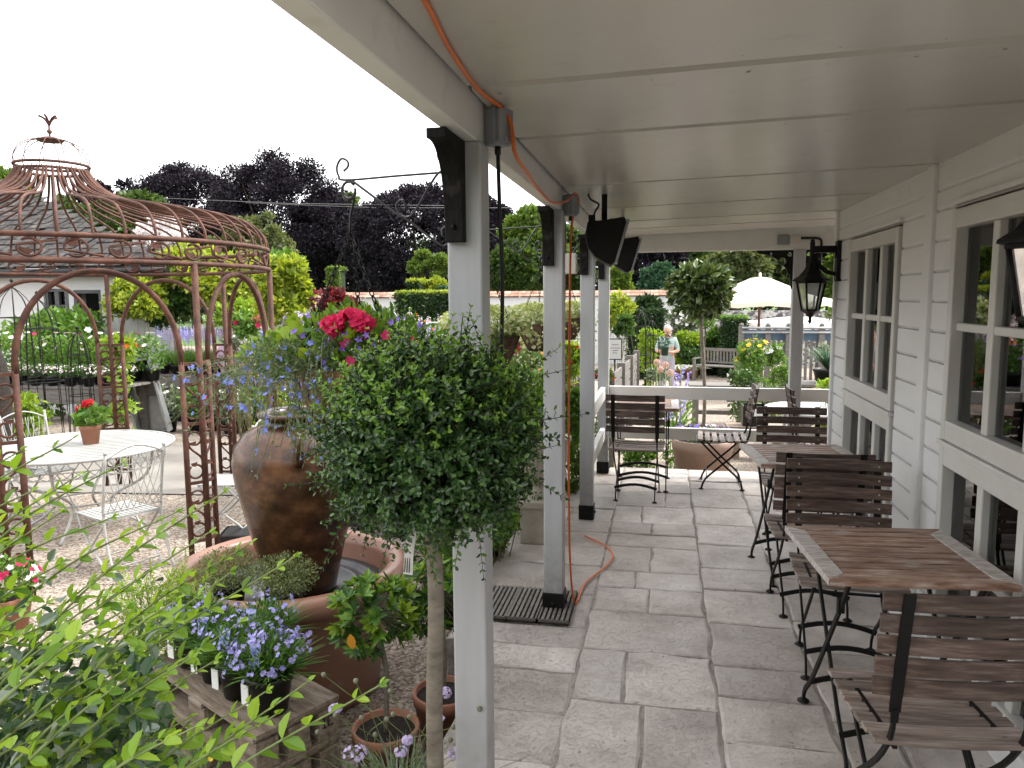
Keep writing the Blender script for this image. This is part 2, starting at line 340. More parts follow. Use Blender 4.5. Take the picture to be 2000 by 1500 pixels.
# paving of the veranda: stone by stone on a mortar bed
def flag_mat():
    m, t, N, L, b = newmat('flagstone')
    tc = N.new('ShaderNodeTexCoord'); ge = N.new('ShaderNodeNewGeometry')
    def noise(s, d=7, r=.6, v=None):
        n = N.new('ShaderNodeTexNoise'); n.inputs['Scale'].default_value = s; n.inputs['Detail'].default_value = d; n.inputs['Roughness'].default_value = r; L.new(v or tc.outputs['Object'], n.inputs['Vector']); return n
    cb = N.new('ShaderNodeCombineXYZ')
    for i in range(3): L.new(ge.outputs['Random Per Island'], cb.inputs[i])
    sc = N.new('ShaderNodeVectorMath'); sc.operation = 'SCALE'; sc.inputs[3].default_value = 53; L.new(cb.outputs[0], sc.inputs[0])
    ad = N.new('ShaderNodeVectorMath'); L.new(tc.outputs['Object'], ad.inputs[0]); L.new(sc.outputs[0], ad.inputs[1])
    n1 = noise(3.2, 9, .65, ad.outputs[0]); cr = N.new('ShaderNodeValToRGB'); e = cr.color_ramp.elements; e.new(.5)
    for i, (p, c) in enumerate([(.3, (.32, .28, .253)), (.5, (.51, .463, .427)), (.72, (.63, .592, .555))]): e[i].position = p; e[i].color = c4(c)
    L.new(n1.outputs[0], cr.inputs[0])
    hv = N.new('ShaderNodeHueSaturation'); mr = N.new('ShaderNodeMapRange'); mr.inputs['To Min'].default_value = .82; mr.inputs['To Max'].default_value = 1.17
    L.new(ge.outputs['Random Per Island'], mr.inputs['Value']); L.new(mr.outputs[0], hv.inputs['Value']); L.new(cr.outputs[0], hv.inputs['Color'])
    n2 = noise(38, 4, .5); r2 = N.new('ShaderNodeMapRange'); r2.inputs['From Min'].default_value = .66; r2.inputs['From Max'].default_value = .74; r2.inputs['To Max'].default_value = .7; L.new(n2.outputs[0], r2.inputs['Value'])
    mx = N.new('ShaderNodeMixRGB'); mx.inputs[2].default_value = (.05, .045, .04, 1); L.new(r2.outputs[0], mx.inputs[0]); L.new(hv.outputs[0], mx.inputs[1])
    n5 = noise(9, 3, .5); r5 = N.new('ShaderNodeMapRange'); r5.inputs['From Min'].default_value = .735; r5.inputs['From Max'].default_value = .76; r5.inputs['To Max'].default_value = .6; L.new(n5.outputs[0], r5.inputs['Value'])
    m2 = N.new('ShaderNodeMixRGB'); m2.inputs[2].default_value = (.55, .54, .5, 1); L.new(r5.outputs[0], m2.inputs[0]); L.new(mx.outputs[0], m2.inputs[1])
    n6 = noise(1.1, 5, .6); r6 = N.new('ShaderNodeValToRGB'); r6.color_ramp.elements[0].position = .36; r6.color_ramp.elements[0].color = (.62, .55, .48, 1); r6.color_ramp.elements[1].position = .62; r6.color_ramp.elements[1].color = (1, 1, 1, 1); L.new(n6.outputs[0], r6.inputs[0])
    m3 = N.new('ShaderNodeMixRGB'); m3.blend_type = 'MULTIPLY'; m3.inputs[0].default_value = .5; L.new(m2.outputs[0], m3.inputs[1]); L.new(r6.outputs[0], m3.inputs[2])
    L.new(m3.outputs[0], b.inputs['Base Color'])
    n3 = noise(7, 9, .72, ad.outputs[0]); n4 = noise(60, 3, .5)
    am = N.new('ShaderNodeMath'); am.operation = 'MULTIPLY_ADD'; am.inputs[1].default_value = .12; L.new(n4.outputs[0], am.inputs[0])
    # layered riven face: the height steps in thin terraces
    mu = N.new('ShaderNodeMath'); mu.operation = 'MULTIPLY'; mu.inputs[1].default_value = 11; L.new(n3.outputs[0], mu.inputs[0])
    fr = N.new('ShaderNodeMath'); fr.operation = 'PINGPONG'; fr.inputs[1].default_value = 1.0; L.new(mu.outputs[0], fr.inputs[0])
    sm = N.new('ShaderNodeMapRange'); sm.interpolation_type = 'SMOOTHSTEP'; sm.inputs['From Min'].default_value = .35; sm.inputs['From Max'].default_value = .65; sm.inputs['To Max'].default_value = .35; L.new(fr.outputs[0], sm.inputs['Value'])
    a3 = N.new('ShaderNodeMath'); L.new(sm.outputs[0], a3.inputs[0]); L.new(n3.outputs[0], a3.inputs[1]); L.new(a3.outputs[0], am.inputs[2])
    bp = N.new('ShaderNodeBump'); bp.inputs['Strength'].default_value = .6; bp.inputs['Distance'].default_value = .025; L.new(am.outputs[0], bp.inputs['Height']); L.new(bp.outputs[0], b.inputs['Normal'])
    b.inputs['Roughness'].default_value = .42; b.inputs['Specular IOR Level'].default_value = .5
    return m
FLAG = flag_mat()
MORTAR = PM('mortar', [(.17, .15, .13), (.34, .31, .275)], 25, rough=.9, bump=.4)
def paving():
    rng = np.random.default_rng(11); m = M(); stones = []
    def strip(x0, x1, y0, y1, forced=()):
        y = y0; k = 0
        while y < y1-.05:
            h = forced[k] if k < len(forced) else rng.choice([.27, .34, .46, .6], p=[.3, .35, .25, .1])
            k += 1; ye = min(y1, y+h)
            if y1-ye < .16: ye = y1
            if x1-x0 > .45 and rng.random() < .5:
                c = x0+(x1-x0)*rng.choice([.5, .36, .64]); stones.append((x0, c, y, ye)); stones.append((c, x1, y, ye))
            else: stones.append((x0, x1, y, ye))
            y = ye
    strip(-.79, -.36, -.7, 3.45); strip(-1.02, -.36, 3.45, 7.36, (.23, .44)); strip(-.36, .235, -.7, 7.38, (.5, .6, .45)); strip(.235, .66, -.7, 7.37); strip(.66, 1.26, -.7, 7.38); strip(1.26, 1.9, 5.95, 7.4); strip(1.9, 2.6, 5.95, 7.4)
    for x0, x1, y0, y1 in stones:
        g = .0055; x0, x1, y0, y1 = x0+g, x1-g, y0+g, y1-g
        def side(a, b, nx_, ny_):
            n = max(4, int(np.hypot(b[0]-a[0], b[1]-a[1])/.05)); t = np.linspace(0, 1, n, endpoint=False)
            j = np.convolve(rng.normal(0, .0055, n+2), [.4, .6, .4], 'same')[1:-1]; j[0] = 0
            return np.stack([a[0]+(b[0]-a[0])*t+nx_*j, a[1]+(b[1]-a[1])*t+ny_*j], 1)
        c = [(x0, y0), (x1, y0), (x1, y1), (x0, y1)]
        o = np.vstack([side(c[0], c[1], 0, 1), side(c[1], c[2], 1, 0), side(c[2], c[3], 0, 1), side(c[3], c[0], 1, 0)])
        ctr = o.mean(0); z = rng.normal(0, .0022); tx, ty = rng.normal(0, .004, 2); n = len(o)
        d = o-ctr; ln = np.linalg.norm(d, axis=1, keepdims=True); inn = ctr+d*(1-.012/ln)
        zz = lambda p: z+tx*(p[:, 0]-ctr[0])+ty*(p[:, 1]-ctr[1])
        V = np.vstack([np.c_[o, zz(o)-.03], np.c_[o, zz(o)-.005], np.c_[inn, zz(inn)]])
        F = [[i, (i+1) % n, n+(i+1) % n, n+i] for i in range(n)]+[[n+i, n+(i+1) % n, 2*n+(i+1) % n, 2*n+i] for i in range(n)]+[list(range(2*n, 3*n))]
        m.add(V, F)
    m.box((.235, 1.375, -.1575), (2.05, 4.15, .303), 1); m.box((.12, 5.415, -.1575), (2.28, 3.93, .303), 1); m.box((2.05, 6.66, -.17), (1.5, 1.4, .31), 1)
    tag(m.build('patio', [FLAG, MORTAR]), kind='structure')
paving()

# ------------------------------------------------------------------ veranda
ver = thing('veranda', 'white painted wooden veranda with boarded ceiling, square posts and black brackets', 'veranda', (0, 0, 0))
NAIL = PM('nail_head', [(.16, .15, .13), (.28, .27, .24)], 30, rough=.7)
def beam_parts():
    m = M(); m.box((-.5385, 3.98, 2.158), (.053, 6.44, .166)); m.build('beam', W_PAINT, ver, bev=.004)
    m = M(); m.box((-.585, 3.99, 2.2), (.032, 6.46, .19)); m.build('fascia', W_PAINT, ver, bev=.003)
    m = M(); m.box((1.75, 7.165, 2.14), (4.5, .07, .2)); m.build('end_beam', W_PAINT, ver, bev=.004)
    m = M(); ys = [.77, 1.3, 2.0, 2.66, 3.84, 4.85, 5.75, 6.4, 7.13]; a = math.atan2(.045, 1.7)
    zc = lambda x: 2.182+(x+.5)*.0265
    for y0, y1 in zip(ys[:-1], ys[1:]):
        p = [(y0+.004, .012), (y0+.008, 0), (y1-.040, 0), (y1-.036, .03), (y1-.036, .034), (y0+.004, .034)]
        V = [(x, y, zc(x)+dz) for x in (-.5, 1.215 if y1 < 6 else 4) for y, dz in p]; n = len(p)
        m.add(V, [list(range(n)), list(range(n, 2*n))[::-1]]+[[(i+1) % n, i, n+i, n+(i+1) % n] for i in range(n)])
    m.add([(-.5, .77, 2.212), (4, .77, 2.332), (4, 7.13, 2.332), (-.5, 7.13, 2.212)], [[0, 1, 2, 3]])
    rng = np.random.default_rng(2)
    for y in ys[1:-1]:
        for x in np.arange(-.42, 1.15, .2):
            for dy in (-.075, .055):
                c = np.array([x+rng.normal(0, .012), y+dy+rng.normal(0, .006), zc(x)-.0012]); a = np.linspace(0, 6.283, 7)[:-1]; r = .0036 if rng.random() < .75 else .006
                m.add([c+[r*math.cos(q), r*math.sin(q), 0] for q in a], [list(range(6))[::-1]], 1)
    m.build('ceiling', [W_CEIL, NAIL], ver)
    m = M(); m.add([(-.72, .65, 2.33), (4.2, .65, 2.6), (4.2, 7.4, 2.6), (-.72, 7.4, 2.33), (-.72, .65, 2.36), (4.2, .65, 2.63), (4.2, 7.4, 2.63), (-.72, 7.4, 2.36)],
          [[0, 3, 2, 1], [4, 5, 6, 7], [0, 1, 5, 4], [1, 2, 6, 5], [2, 3, 7, 6], [3, 0, 4, 7]]); m.build('roof', OLDWOOD, ver)
beam_parts()
def brace_mesh(parent, sgn):
    c = [(-.16+.125*math.sin(t), 2.048-.20*(1-math.cos(t))) for t in np.linspace(0, math.pi/2, 10)]
    poly = [(0, 1.80), (0, 2.073), (-.19, 2.073), (-.19, 2.048)]+c+[(-.035, 1.80)]
    m = M(); m.prism([(sgn*a, z) for a, z in (poly if sgn > 0 else poly[::-1])], (-.02, sgn*-.05, 0), (0, 1, 0), (0, 0, 1), .052)
    m.ball((-.02, sgn*(-.088), 1.84), .008, 8); m.build('brace', BLACKWOOD, parent, bev=.003)
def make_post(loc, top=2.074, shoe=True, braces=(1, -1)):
    m = M(); m.box((0, 0, top/2+.05), (.1, .1, top-.1)); p = m.build('post', W_POST, ver, loc, bev=.006)
    if shoe: s = M(); s.box((0, 0, .054), (.112, .112, .108)); s.ball((0, -.057, .05), .012, 8); s.ball((.057, 0, .05), .012, 8); s.build('base_shoe', BLACK, p, bev=.004)
    for q in braces: brace_mesh(p, q)
    return p
for y in (2.15, 3.88, 5.6, 7.13):
    make_post((-.55, y, 0), braces=(1, -1) if y < 7 else (1,))
pe = make_post((1.145, 7.165, 0), 2.04, braces=())
pe2 = make_post((3.6, 7.165, 0), 2.04, braces=())
def plate(name, outline, holes, th, mat, parent, xf):
    """flat cut plate with round openings; outline and holes in (x, z), xf turns (x, y, z) into place"""
    cu = bpy.data.curves.new(name, 'CURVE'); cu.dimensions = '2D'; cu.fill_mode = 'BOTH'; cu.extrude = th/2
    for pts in [outline]+[[(cx+r*math.cos(a), cz+r*math.sin(a)) for a in np.linspace(0, 2*math.pi, 20, endpoint=False)] for cx, cz, r in holes]:
        sp = cu.splines.new('POLY'); sp.points.add(len(pts)-1); sp.use_cyclic_u = True
        for q, (x, z) in zip(sp.points, pts): q.co = (x, z, 0, 1)
    o = bpy.data.objects.new(name, cu); COL.objects.link(o); dg = bpy.context.evaluated_depsgraph_get(); me = bpy.data.meshes.new_from_object(o.evaluated_get(dg)); bpy.data.objects.remove(o)
    V = np.zeros(len(me.vertices)*3); me.vertices.foreach_get('co', V); V = V.reshape(-1, 3); m = M(); m.add(np.array([xf(*v) for v in V]), [list(p.vertices) for p in me.polygons]); return m.build(name, mat, parent)
def spandrel(parent, sgn):
    arc_ = [(.30-.285*math.sin(a), 1.725+.285*math.cos(a)) for a in np.linspace(0, math.pi/2, 16)]
    out = [(0, 1.70), (0, 2.038), (.31, 2.038)]+[(.30, 2.012)]+arc_[1:-1]+[(.012, 1.70)]
    plate('corner_bracket', out, [(.088, 1.942, .032), (.19, 2.005, .014), (.036, 1.815, .013), (.03, 2.0, .018)], .016, BLACK, parent, lambda x, y, z: (sgn*(-.05-x), z*(1), y))
spandrel(pe, 1); spandrel(pe, -1)
def rails():
    for (z0, z1) in ((.70, .815), (.325, .435)):
        m = M(); m.box((.2975, 7.165, (z0+z1)/2), (1.595, .045, z1-z0)); m.box((2.37, 7.165, (z0+z1)/2), (2.35, .045, z1-z0)); m.build('rail', W_PAINT, ver, bev=.005)
        m = M(); m.box((-.55, 6.365, (z0+z1)/2), (.045, 1.43, z1-z0)); m.build('rail', W_PAINT, ver, bev=.005)
rails()
# fixings on the beam and posts
def socket_box(loc, label, rz=0):
    t = thing('socket_box', label, 'socket box', loc, rz)
    m = M(); m.box((0, 0, 0), (.05, .065, .105)); m.build('body', GREYP, t, bev=.008)
    m = M(); m.box((.031, -.002, .0), (.016, .054, .088)); m.box((.041, -.002, -.038), (.006, .024, .018)); m.build('lid', GREYP, t, bev=.006)
    m = M(); m.tube([(0, 0, -.05), (0, 0, -.075)], .009, 8); m.build('gland', BPLAST, t)
socket_box((-.472, 2.19, 2.125), 'grey outdoor socket box on the nearest white post, orange and black cables leaving it', R_(-35))
socket_box((-.472, 3.9, 2.10), 'grey outdoor socket box on the beam above the second white post', R_(-35))
t = thing('junction_box', 'cream junction box behind the second white post with a black conduit above', 'junction box', (-.56, 4.58, 1.84))
m = M(); m.box((0, 0, 0), (.09, .06, .12)); m.build('body', CREAMP, t, bev=.006); m = M(); m.tube([(-.03, 0, .06), (-.03, 0, .36)], .012, 8); m.build('conduit', BPLAST, t)
t = thing('junction_box', 'small grey junction box on the end beam beside a cream one', 'junction box', (1.0, 7.118, 2.125)); m = M(); m.box((0, 0, 0), (.09, .03, .085)); m.build('body', GREYP, t, bev=.005)
t = thing('junction_box', 'cream junction box on the end beam feeding a black pipe', 'junction box', (1.1, 7.115, 2.125)); m = M(); m.box((0, 0, 0), (.09, .035, .08)); m.build('body', CREAMP, t, bev=.006)
m = M(); m.tube(spline([(.045, 0, .01), (.12, 0, .01), (.19, 0, .005), (.215, 0, -.02), (.215, 0, -.1), (.215, 0, -.26)], 30), .011, 8); m.build('pipe', BPLAST, t)
def cable(name, label, pts, r, mat, k=6, n=60):
    m = M(); m.tube(spline(pts, n), r, k); tag(m.build(name, mat), label, 'cable')
cable('orange_cable', 'orange extension cable looping along the veranda beam, down the second post to the floor',
      [(-.40, .79, 2.178), (-.41, 1.1, 2.178), (-.432, 1.405, 2.177), (-.45, 1.557, 2.176), (-.464, 1.717, 2.175), (-.472, 1.9, 2.172), (-.468, 2.05, 2.172), (-.455, 2.16, 2.172), (-.43, 2.17, 2.13), (-.42, 2.18, 2.05), (-.425, 2.4, 2.03), (-.455, 2.8, 2.035), (-.475, 3.3, 2.045), (-.465, 3.7, 2.10), (-.445, 3.88, 2.155), (-.43, 3.9, 2.1), (-.472, 3.955, 2.0), (-.482, 3.955, 1.5), (-.484, 3.95, .8), (-.478, 3.96, .25), (-.455, 3.955, .02), (-.44, 4.0, .012), (-.425, 4.25, .012), (-.33, 4.55, .012), (-.30, 4.75, .012), (-.36, 4.93, .012), (-.45, 5.05, .012), (-.52, 5.13, .012)], .0058, ORANGE, n=220)
cable('black_cable', 'thin black cable hanging from the socket box beside the nearest white post', [(-.472, 2.19, 2.06), (-.468, 2.19, 1.9), (-.462, 2.19, 1.7), (-.468, 2.2, 1.5), (-.475, 2.21, 1.33), (-.49, 2.22, 1.22)], .006, BPLAST)
def heater(loc, rz, label):
    t = thing('patio_heater', label, 'heater', loc, rz)
    m = M(); m.box((0, 0, -.06), (.03, .02, .15)); m.bar((0, 0, -.10), (.0, .0, -.16), .03, .02, (0, 1, 0)); m.build('bracket', BLACK, t, bev=.002)
    a = [(-.085, -.155), (-.10, -.22), (-.085, -.29), (-.05, -.335), (.035, -.385), (.06, -.36), (.115, -.165), (.105, -.135), (.0, -.15)]
    m = M(); m.prism(a, (0, .0, 0), (1, 0, 0), (0, 0, 1), .30); m.build('housing', BLACK, t, bev=.008)
    m = M(); m.bar((.062, -.14, -.365), (.122, -.14, -.155), .014, .014, (0, 1, 0)); m.bar((.062, .14, -.365), (.122, .14, -.155), .014, .014, (0, 1, 0)); m.bar((.12, -.14, -.155), (.12, .14, -.155), .014, .014)
    m.bar((.064, -.14, -.36), (.064, .14, -.36), .014, .014)
    for k in range(7): yy = -.12+k*.04; m.bar((.066, yy, -.36), (.121, yy, -.16), .004, .004, (0, 1, 0))
    m.build('grille', STEEL, t)
    m = M(); m.tube(spline([(-.06, -.05, -.15), (-.05, -.05, -.10), (-.03, -.05, -.06), (-.075, -.05, -.03), (-.09, -.05, .02)], 20), .006, 6); m.box((-.065, -.05, -.14), (.035, .04, .05)); m.build('lead', BPLAST, t)
heater((-.325, 4.2, 2.19), R_(4), 'black infrared heater hanging under the ceiling, the nearer of two')
heater((-.30, 5.55, 2.19), R_(4), 'black infrared heater hanging under the ceiling, the farther of two')

# ------------------------------------------------------------------ tearoom
GLASS, _t, _n, _l, _b = newmat('window_glass')
_tr = _n.new('ShaderNodeBsdfTransparent'); _tr.inputs[0].default_value = (.75, .78, .78, 1); _gl = _n.new('ShaderNodeBsdfGlossy'); _gl.inputs['Roughness'].default_value = .015
_fr = _n.new('ShaderNodeFresnel'); _fr.inputs[0].default_value = 1.75; _mx = _n.new('ShaderNodeMixShader')
_l.new(_fr.outputs[0], _mx.inputs[0]); _l.new(_tr.outputs[0], _mx.inputs[1]); _l.new(_gl.outputs[0], _mx.inputs[2]); _l.new(_mx.outputs[0], _n['Material Output'].inputs[0])
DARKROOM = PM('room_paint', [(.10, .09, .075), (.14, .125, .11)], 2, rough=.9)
ROOFT = PM('slate', [(.10, .095, .09), (.2, .19, .18)], 6, rough=.8, rpi=.2)
bld = thing('tearoom', 'white clapboard tearoom with tall small-paned windows beside the patio', 'building', (0, 0, 0))
WX = 1.2
def tearoom():
    m = M(); Y0, Y1 = .7, 5.9
    def board(y0, y1, z0, z1):
        m.prism([(WX+.03, z0), (WX+.012, z0), (WX+.001, z0+.013), (WX, z0+.02), (WX, z1), (WX+.03, z1)], (0, (y0+y1)/2, 0), (1, 0, 0), (0, 0, 1), y1-y0)
    zs = [.13+.1345*i for i in range(15)]
    for z0 in zs[:-1]:
        z1 = z0+.1325
        for y0, y1 in ((Y0, 2.42), (3.62, 3.85), (3.95, 4.35), (5.49, Y1)): board(y0, y1, z0, z1)
    for z0, z1 in ((2.015, 2.10), (2.102, 2.24)):
        for y0, y1 in ((Y0, 3.85), (3.95, Y1)): board(y0, y1, z0, z1)
    m.build('cladding', W_WALL, bld)
    m = M(); m.box((WX+.002, 3.9, 1.12), (.045, .098, 2.24)); m.build('corner_board', W_WALL, bld, bev=.006); m = M(); m.box((WX+.004, 5.875, 1.12), (.05, .055, 2.24)); m.build('corner_board', W_WALL, bld, bev=.006)
    m = M(); m.box((WX-.004, 3.3, .065), (.06, 5.2, .125)); m.build('skirting', W_WALL, bld, bev=.005)
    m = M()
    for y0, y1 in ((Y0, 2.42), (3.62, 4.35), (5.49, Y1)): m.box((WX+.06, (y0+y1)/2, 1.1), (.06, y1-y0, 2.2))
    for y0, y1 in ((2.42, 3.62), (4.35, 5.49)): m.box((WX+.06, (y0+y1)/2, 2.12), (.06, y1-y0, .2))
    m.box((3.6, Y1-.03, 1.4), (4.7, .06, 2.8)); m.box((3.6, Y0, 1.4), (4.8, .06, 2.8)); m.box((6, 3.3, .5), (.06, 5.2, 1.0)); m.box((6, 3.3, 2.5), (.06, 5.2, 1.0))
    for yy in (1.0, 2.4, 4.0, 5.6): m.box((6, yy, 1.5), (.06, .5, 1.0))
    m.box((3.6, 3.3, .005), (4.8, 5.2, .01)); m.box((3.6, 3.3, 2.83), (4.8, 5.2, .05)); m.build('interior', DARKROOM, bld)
    m = M(); m.add([(1.1, .55, 2.66), (3.6, .55, 4.0), (3.6, 6.1, 4.0), (1.1, 6.1, 2.66), (6.3, .55, 2.66), (6.3, 6.1, 2.66)], [[0, 1, 2, 3], [1, 4, 5, 2], [0, 4, 1], [3, 2, 5]]); m.build('roof', ROOFT, bld)
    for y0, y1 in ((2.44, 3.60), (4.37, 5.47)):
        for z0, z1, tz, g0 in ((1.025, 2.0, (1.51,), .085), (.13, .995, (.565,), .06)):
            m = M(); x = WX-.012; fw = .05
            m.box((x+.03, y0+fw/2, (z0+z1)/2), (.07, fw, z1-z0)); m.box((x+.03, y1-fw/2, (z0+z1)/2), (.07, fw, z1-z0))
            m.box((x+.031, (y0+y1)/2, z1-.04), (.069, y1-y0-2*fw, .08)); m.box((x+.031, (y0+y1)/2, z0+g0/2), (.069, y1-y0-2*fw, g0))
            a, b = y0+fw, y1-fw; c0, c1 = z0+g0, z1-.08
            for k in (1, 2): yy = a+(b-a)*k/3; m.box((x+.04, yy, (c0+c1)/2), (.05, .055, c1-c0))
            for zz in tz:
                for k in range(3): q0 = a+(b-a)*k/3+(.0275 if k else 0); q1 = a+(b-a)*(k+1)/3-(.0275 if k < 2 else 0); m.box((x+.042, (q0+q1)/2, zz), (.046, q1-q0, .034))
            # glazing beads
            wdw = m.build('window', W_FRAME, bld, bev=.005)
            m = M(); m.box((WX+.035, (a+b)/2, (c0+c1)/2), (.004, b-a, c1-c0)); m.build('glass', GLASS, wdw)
        m = M(); m.box((WX-.012, (y0+y1)/2, 1.01), (.03, y1-y0+.02, .022)); m.build('sill', W_FRAME, bld, bev=.003)
        m = M(); m.box((WX-.004, (y0+y1)/2, 2.03), (.03, y1-y0+.05, .022)); m.build('drip_rail', W_WALL, bld, bev=.003)
tearoom()
BULB = PM('bulb_glass', [(.75, .75, .74)]*2, rough=.25)
LGLASS = GLASS.copy(); LGLASS.name = 'lantern_glass'
_n = LGLASS.node_tree.nodes; _l = LGLASS.node_tree.links; _o = _n['Material Output']; _s = _o.inputs[0].links[0].from_socket
_d = _n.new('ShaderNodeBsdfDiffuse'); _d.inputs[0].default_value = (.75, .75, .74, 1); _q = _n.new('ShaderNodeMixShader'); _q.inputs[0].default_value = .38; _l.new(_s, _q.inputs[1]); _l.new(_d.outputs[0], _q.inputs[2]); _l.new(_q.outputs[0], _o.inputs[0])  # white diffuse in the panes imitates their pale reflection
def lantern(loc, label):
    """wall lantern: plate and arm on the wall at +x, body hanging at the origin's x"""
    t = thing('wall_lantern', label, 'wall lantern', loc)
    m = M(); m.box((.175, 0, .12), (.035, .085, .28)); m.box((.165, 0, .17), (.03, .04, .06)); m.tube([(.175, 0, .235), (.175, 0, .265)], .012, 8)
    m.bar((.18, 0, .205), (-.01, 0, .205), .03, .048, (0, 0, 1)); m.tube([(0, 0, .12), (0, 0, .255)], .018, 8); m.ball((0, 0, .262), .016, 8)
    m.strip([(.175-.16*math.sin(a), 0, .03+.16*(1-math.cos(a))) for a in np.linspace(0, 1.45, 10)], .03, .028, (0, 1, 0)); m.build('bracket', BLACK, t, bev=.002)
    m = M(); m.lathe([(.0, .155), (.02, .15), (.03, .11), (.05, .065), (.085, .02), (.125, -.005), (.128, -.016), (.10, -.02), (0, -.015)], 6, sm=False); m.build('lantern_roof', BLACK, t)
    m = M(); n = 6
    for k in range(n):
        a = k*math.pi/3; A = np.array([.098*math.cos(a), .098*math.sin(a), -.02]); B = np.array([.058*math.cos(a), .058*math.sin(a), -.22]); m.tube([A, B], .0075, 6)
    m.lathe([(.105, -.018), (.108, -.03), (.095, -.032)], 6, sm=False); m.lathe([(0, -.214), (.066, -.214), (.068, -.225), (.05, -.235), (.03, -.25), (.026, -.262), (.012, -.27), (.010, -.29), (.014, -.3), (.0, -.325)], 6, sm=False); m.build('cage', BLACK, t)
    m = M(); m.lathe([(.092, -.025), (.056, -.216)], 6, sm=False); m.build('glass', LGLASS, t)
    m = M(); m.ball((0, 0, -.075), (.032, .032, .036), 12); m.tube([(0, 0, -.045), (0, 0, -.02)], .014, 8); m.build('bulb', BULB, t)
lantern((1.015, 5.8, 1.76), 'black iron wall lantern with clear bulb by the far end of the white wall')
lantern((1.01, 2.34, 1.80), 'black iron wall lantern cut off by the right edge, before the nearer window')
def grate():
    m0 = None
    for i, (x, lab) in enumerate(((-.545, 'grey slotted drain cover under the foot of the second white post'), (-.70, 'grey slotted drain cover left of the second post, between two others'), (-.86, 'grey slotted drain cover farthest from the second post, beside the gravel'))):
        m = M(); m.box((0, 0, .004), (.17, .42, .008), 1)
        for k in range(7): m.box((-.0735+k*.0245, 0, .014), (.0145, .41, .02), 0)
        for yy in (-.2, 0, .2): m.box((0, yy, .0105), (.168, .012, .016), 0)
        o = m.build('drain_cover', [OLDWOOD, SOIL], loc=(x+.01, 3.885, .006)); tag(o, lab, 'drain cover', 'slotted drain covers')
grate()
# ------------------------------------------------------------------ bistro furniture on the patio
def bistro_chair(label, back=SLAT, seat=SLAT2):
    t = thing('folding_chair', label, 'chair', group='folding bistro chairs on the veranda')
    rng = random.Random(4)
    m = M()
    for k in range(7):
        y = -.185+k*.061; z = .435-.012*math.sin(math.pi*k/6)
        m.strip([(x, y, z-.010*math.cos(x/.22*1.4)) for x in np.linspace(-.215, .215, 9)], .043, .015)
    m.build('seat', [seat, SCREW], t, bev=.003)
    m = M()
    for k in range(5):
        z = .60+k*.0635; y = -.222-.045*(k/4)
        # slats bow back in the middle
        m.strip([(x, y+.012-.022*math.cos(x/.23*1.45), z) for x in np.linspace(-.23, .23, 9)], .049, .014, (0, 1, 0))
        for x in (-.175, .175): m.tube([(x, y+.006, z), (x, y+.019, z)], .0045, 6, 1)
    m.build('backrest', [back, SCREW], t, bev=.003)
    for s in (-1, 1):
        m = M(); x = s*.172
        m.strip([(x, -.283, .882), (x, -.2815, .874), (x, -.2605, .76), (x, -.237, .61), (x, -.226, .555), (x, -.2235, .53)], .03, .006, (0, 1, -.2)); m.strip([(x, -.2245, .54), (x, -.2225, .50)], .02, .008, (0, 1, -.2))
        m.strip(spline([(x, -.224, .54), (x, -.205, .45), (x, -.12, .33), (x, .02, .2), (x, .135, .09), (x, .165, 0.01)], 16), .009, .016, (0, 1, .3))
        m.lathe([(0, .012), (.012, .012), (.023, .004), (.023, 0), (0, 0)], 12, (x, .167, 0)); m.build('back_leg', BLACK, t)
        m = M(); x = s*.156
        m.strip(spline([(x, .19, .425), (x, .1, .33), (x, -.03, .2), (x, -.145, .09), (x, -.17, 0.01)], 16), .009, .016, (0, 1, -.3))
        m.lathe([(0, .012), (.012, .012), (.023, .004), (.023, 0), (0, 0)], 12, (x, -.172, 0))
        m.bar((x, -.2, .418), (x, .2, .418), .012, .018); m.build('front_leg', BLACK, t)
    m = M(); xs = np.linspace(-.17, .17, 9)
    m.strip([(x, .125+.0*x, .10+.035*math.cos(x/.17*1.5)) for x in xs], .006, .022); m.build('stretcher', BLACK, t); m = M(); m.strip([(x, -.135, .10+.035*math.cos(x/.17*1.5)) for x in xs], .006, .022); m.build('stretcher', BLACK, t)
    m = M(); m.bar((-.17, .21, .41), (.17, .21, .41), .014, .008); m.build('seat_rail', BLACK, t)
    return t
chA = bistro_chair('slatted folding chair nearest the camera, its back turned, in front of the first table')
chA.location = (.772, 2.36, 0); chA.rotation_euler = (0, 0, R_(6))
BC = [((.80, 3.50, 0), R_(178), 'slatted folding chair behind the first table, facing it with its seat under the top'),
      ((.775, 4.17, 0), R_(1), 'slatted folding chair back to back with the first table\'s far chair, facing the second table'),
      ((.86, 5.24, 0), R_(179), 'dark slatted folding chair at the far side of the second table, facing it'),
      ((-.205, 6.28, 0), R_(-3), 'slatted folding chair with its back turned at the far rail beside the corner post'),
      ((.50, 6.79, 0), R_(88), 'slatted folding chair seen from the side near the big flower pot, its seat pale'),
      ((1.30, 6.72, 0), R_(-92), 'slatted folding chair mostly hidden behind the corner of the white wall')]
for p, rz, lab in BC: dup(chA, p, rz, lab)
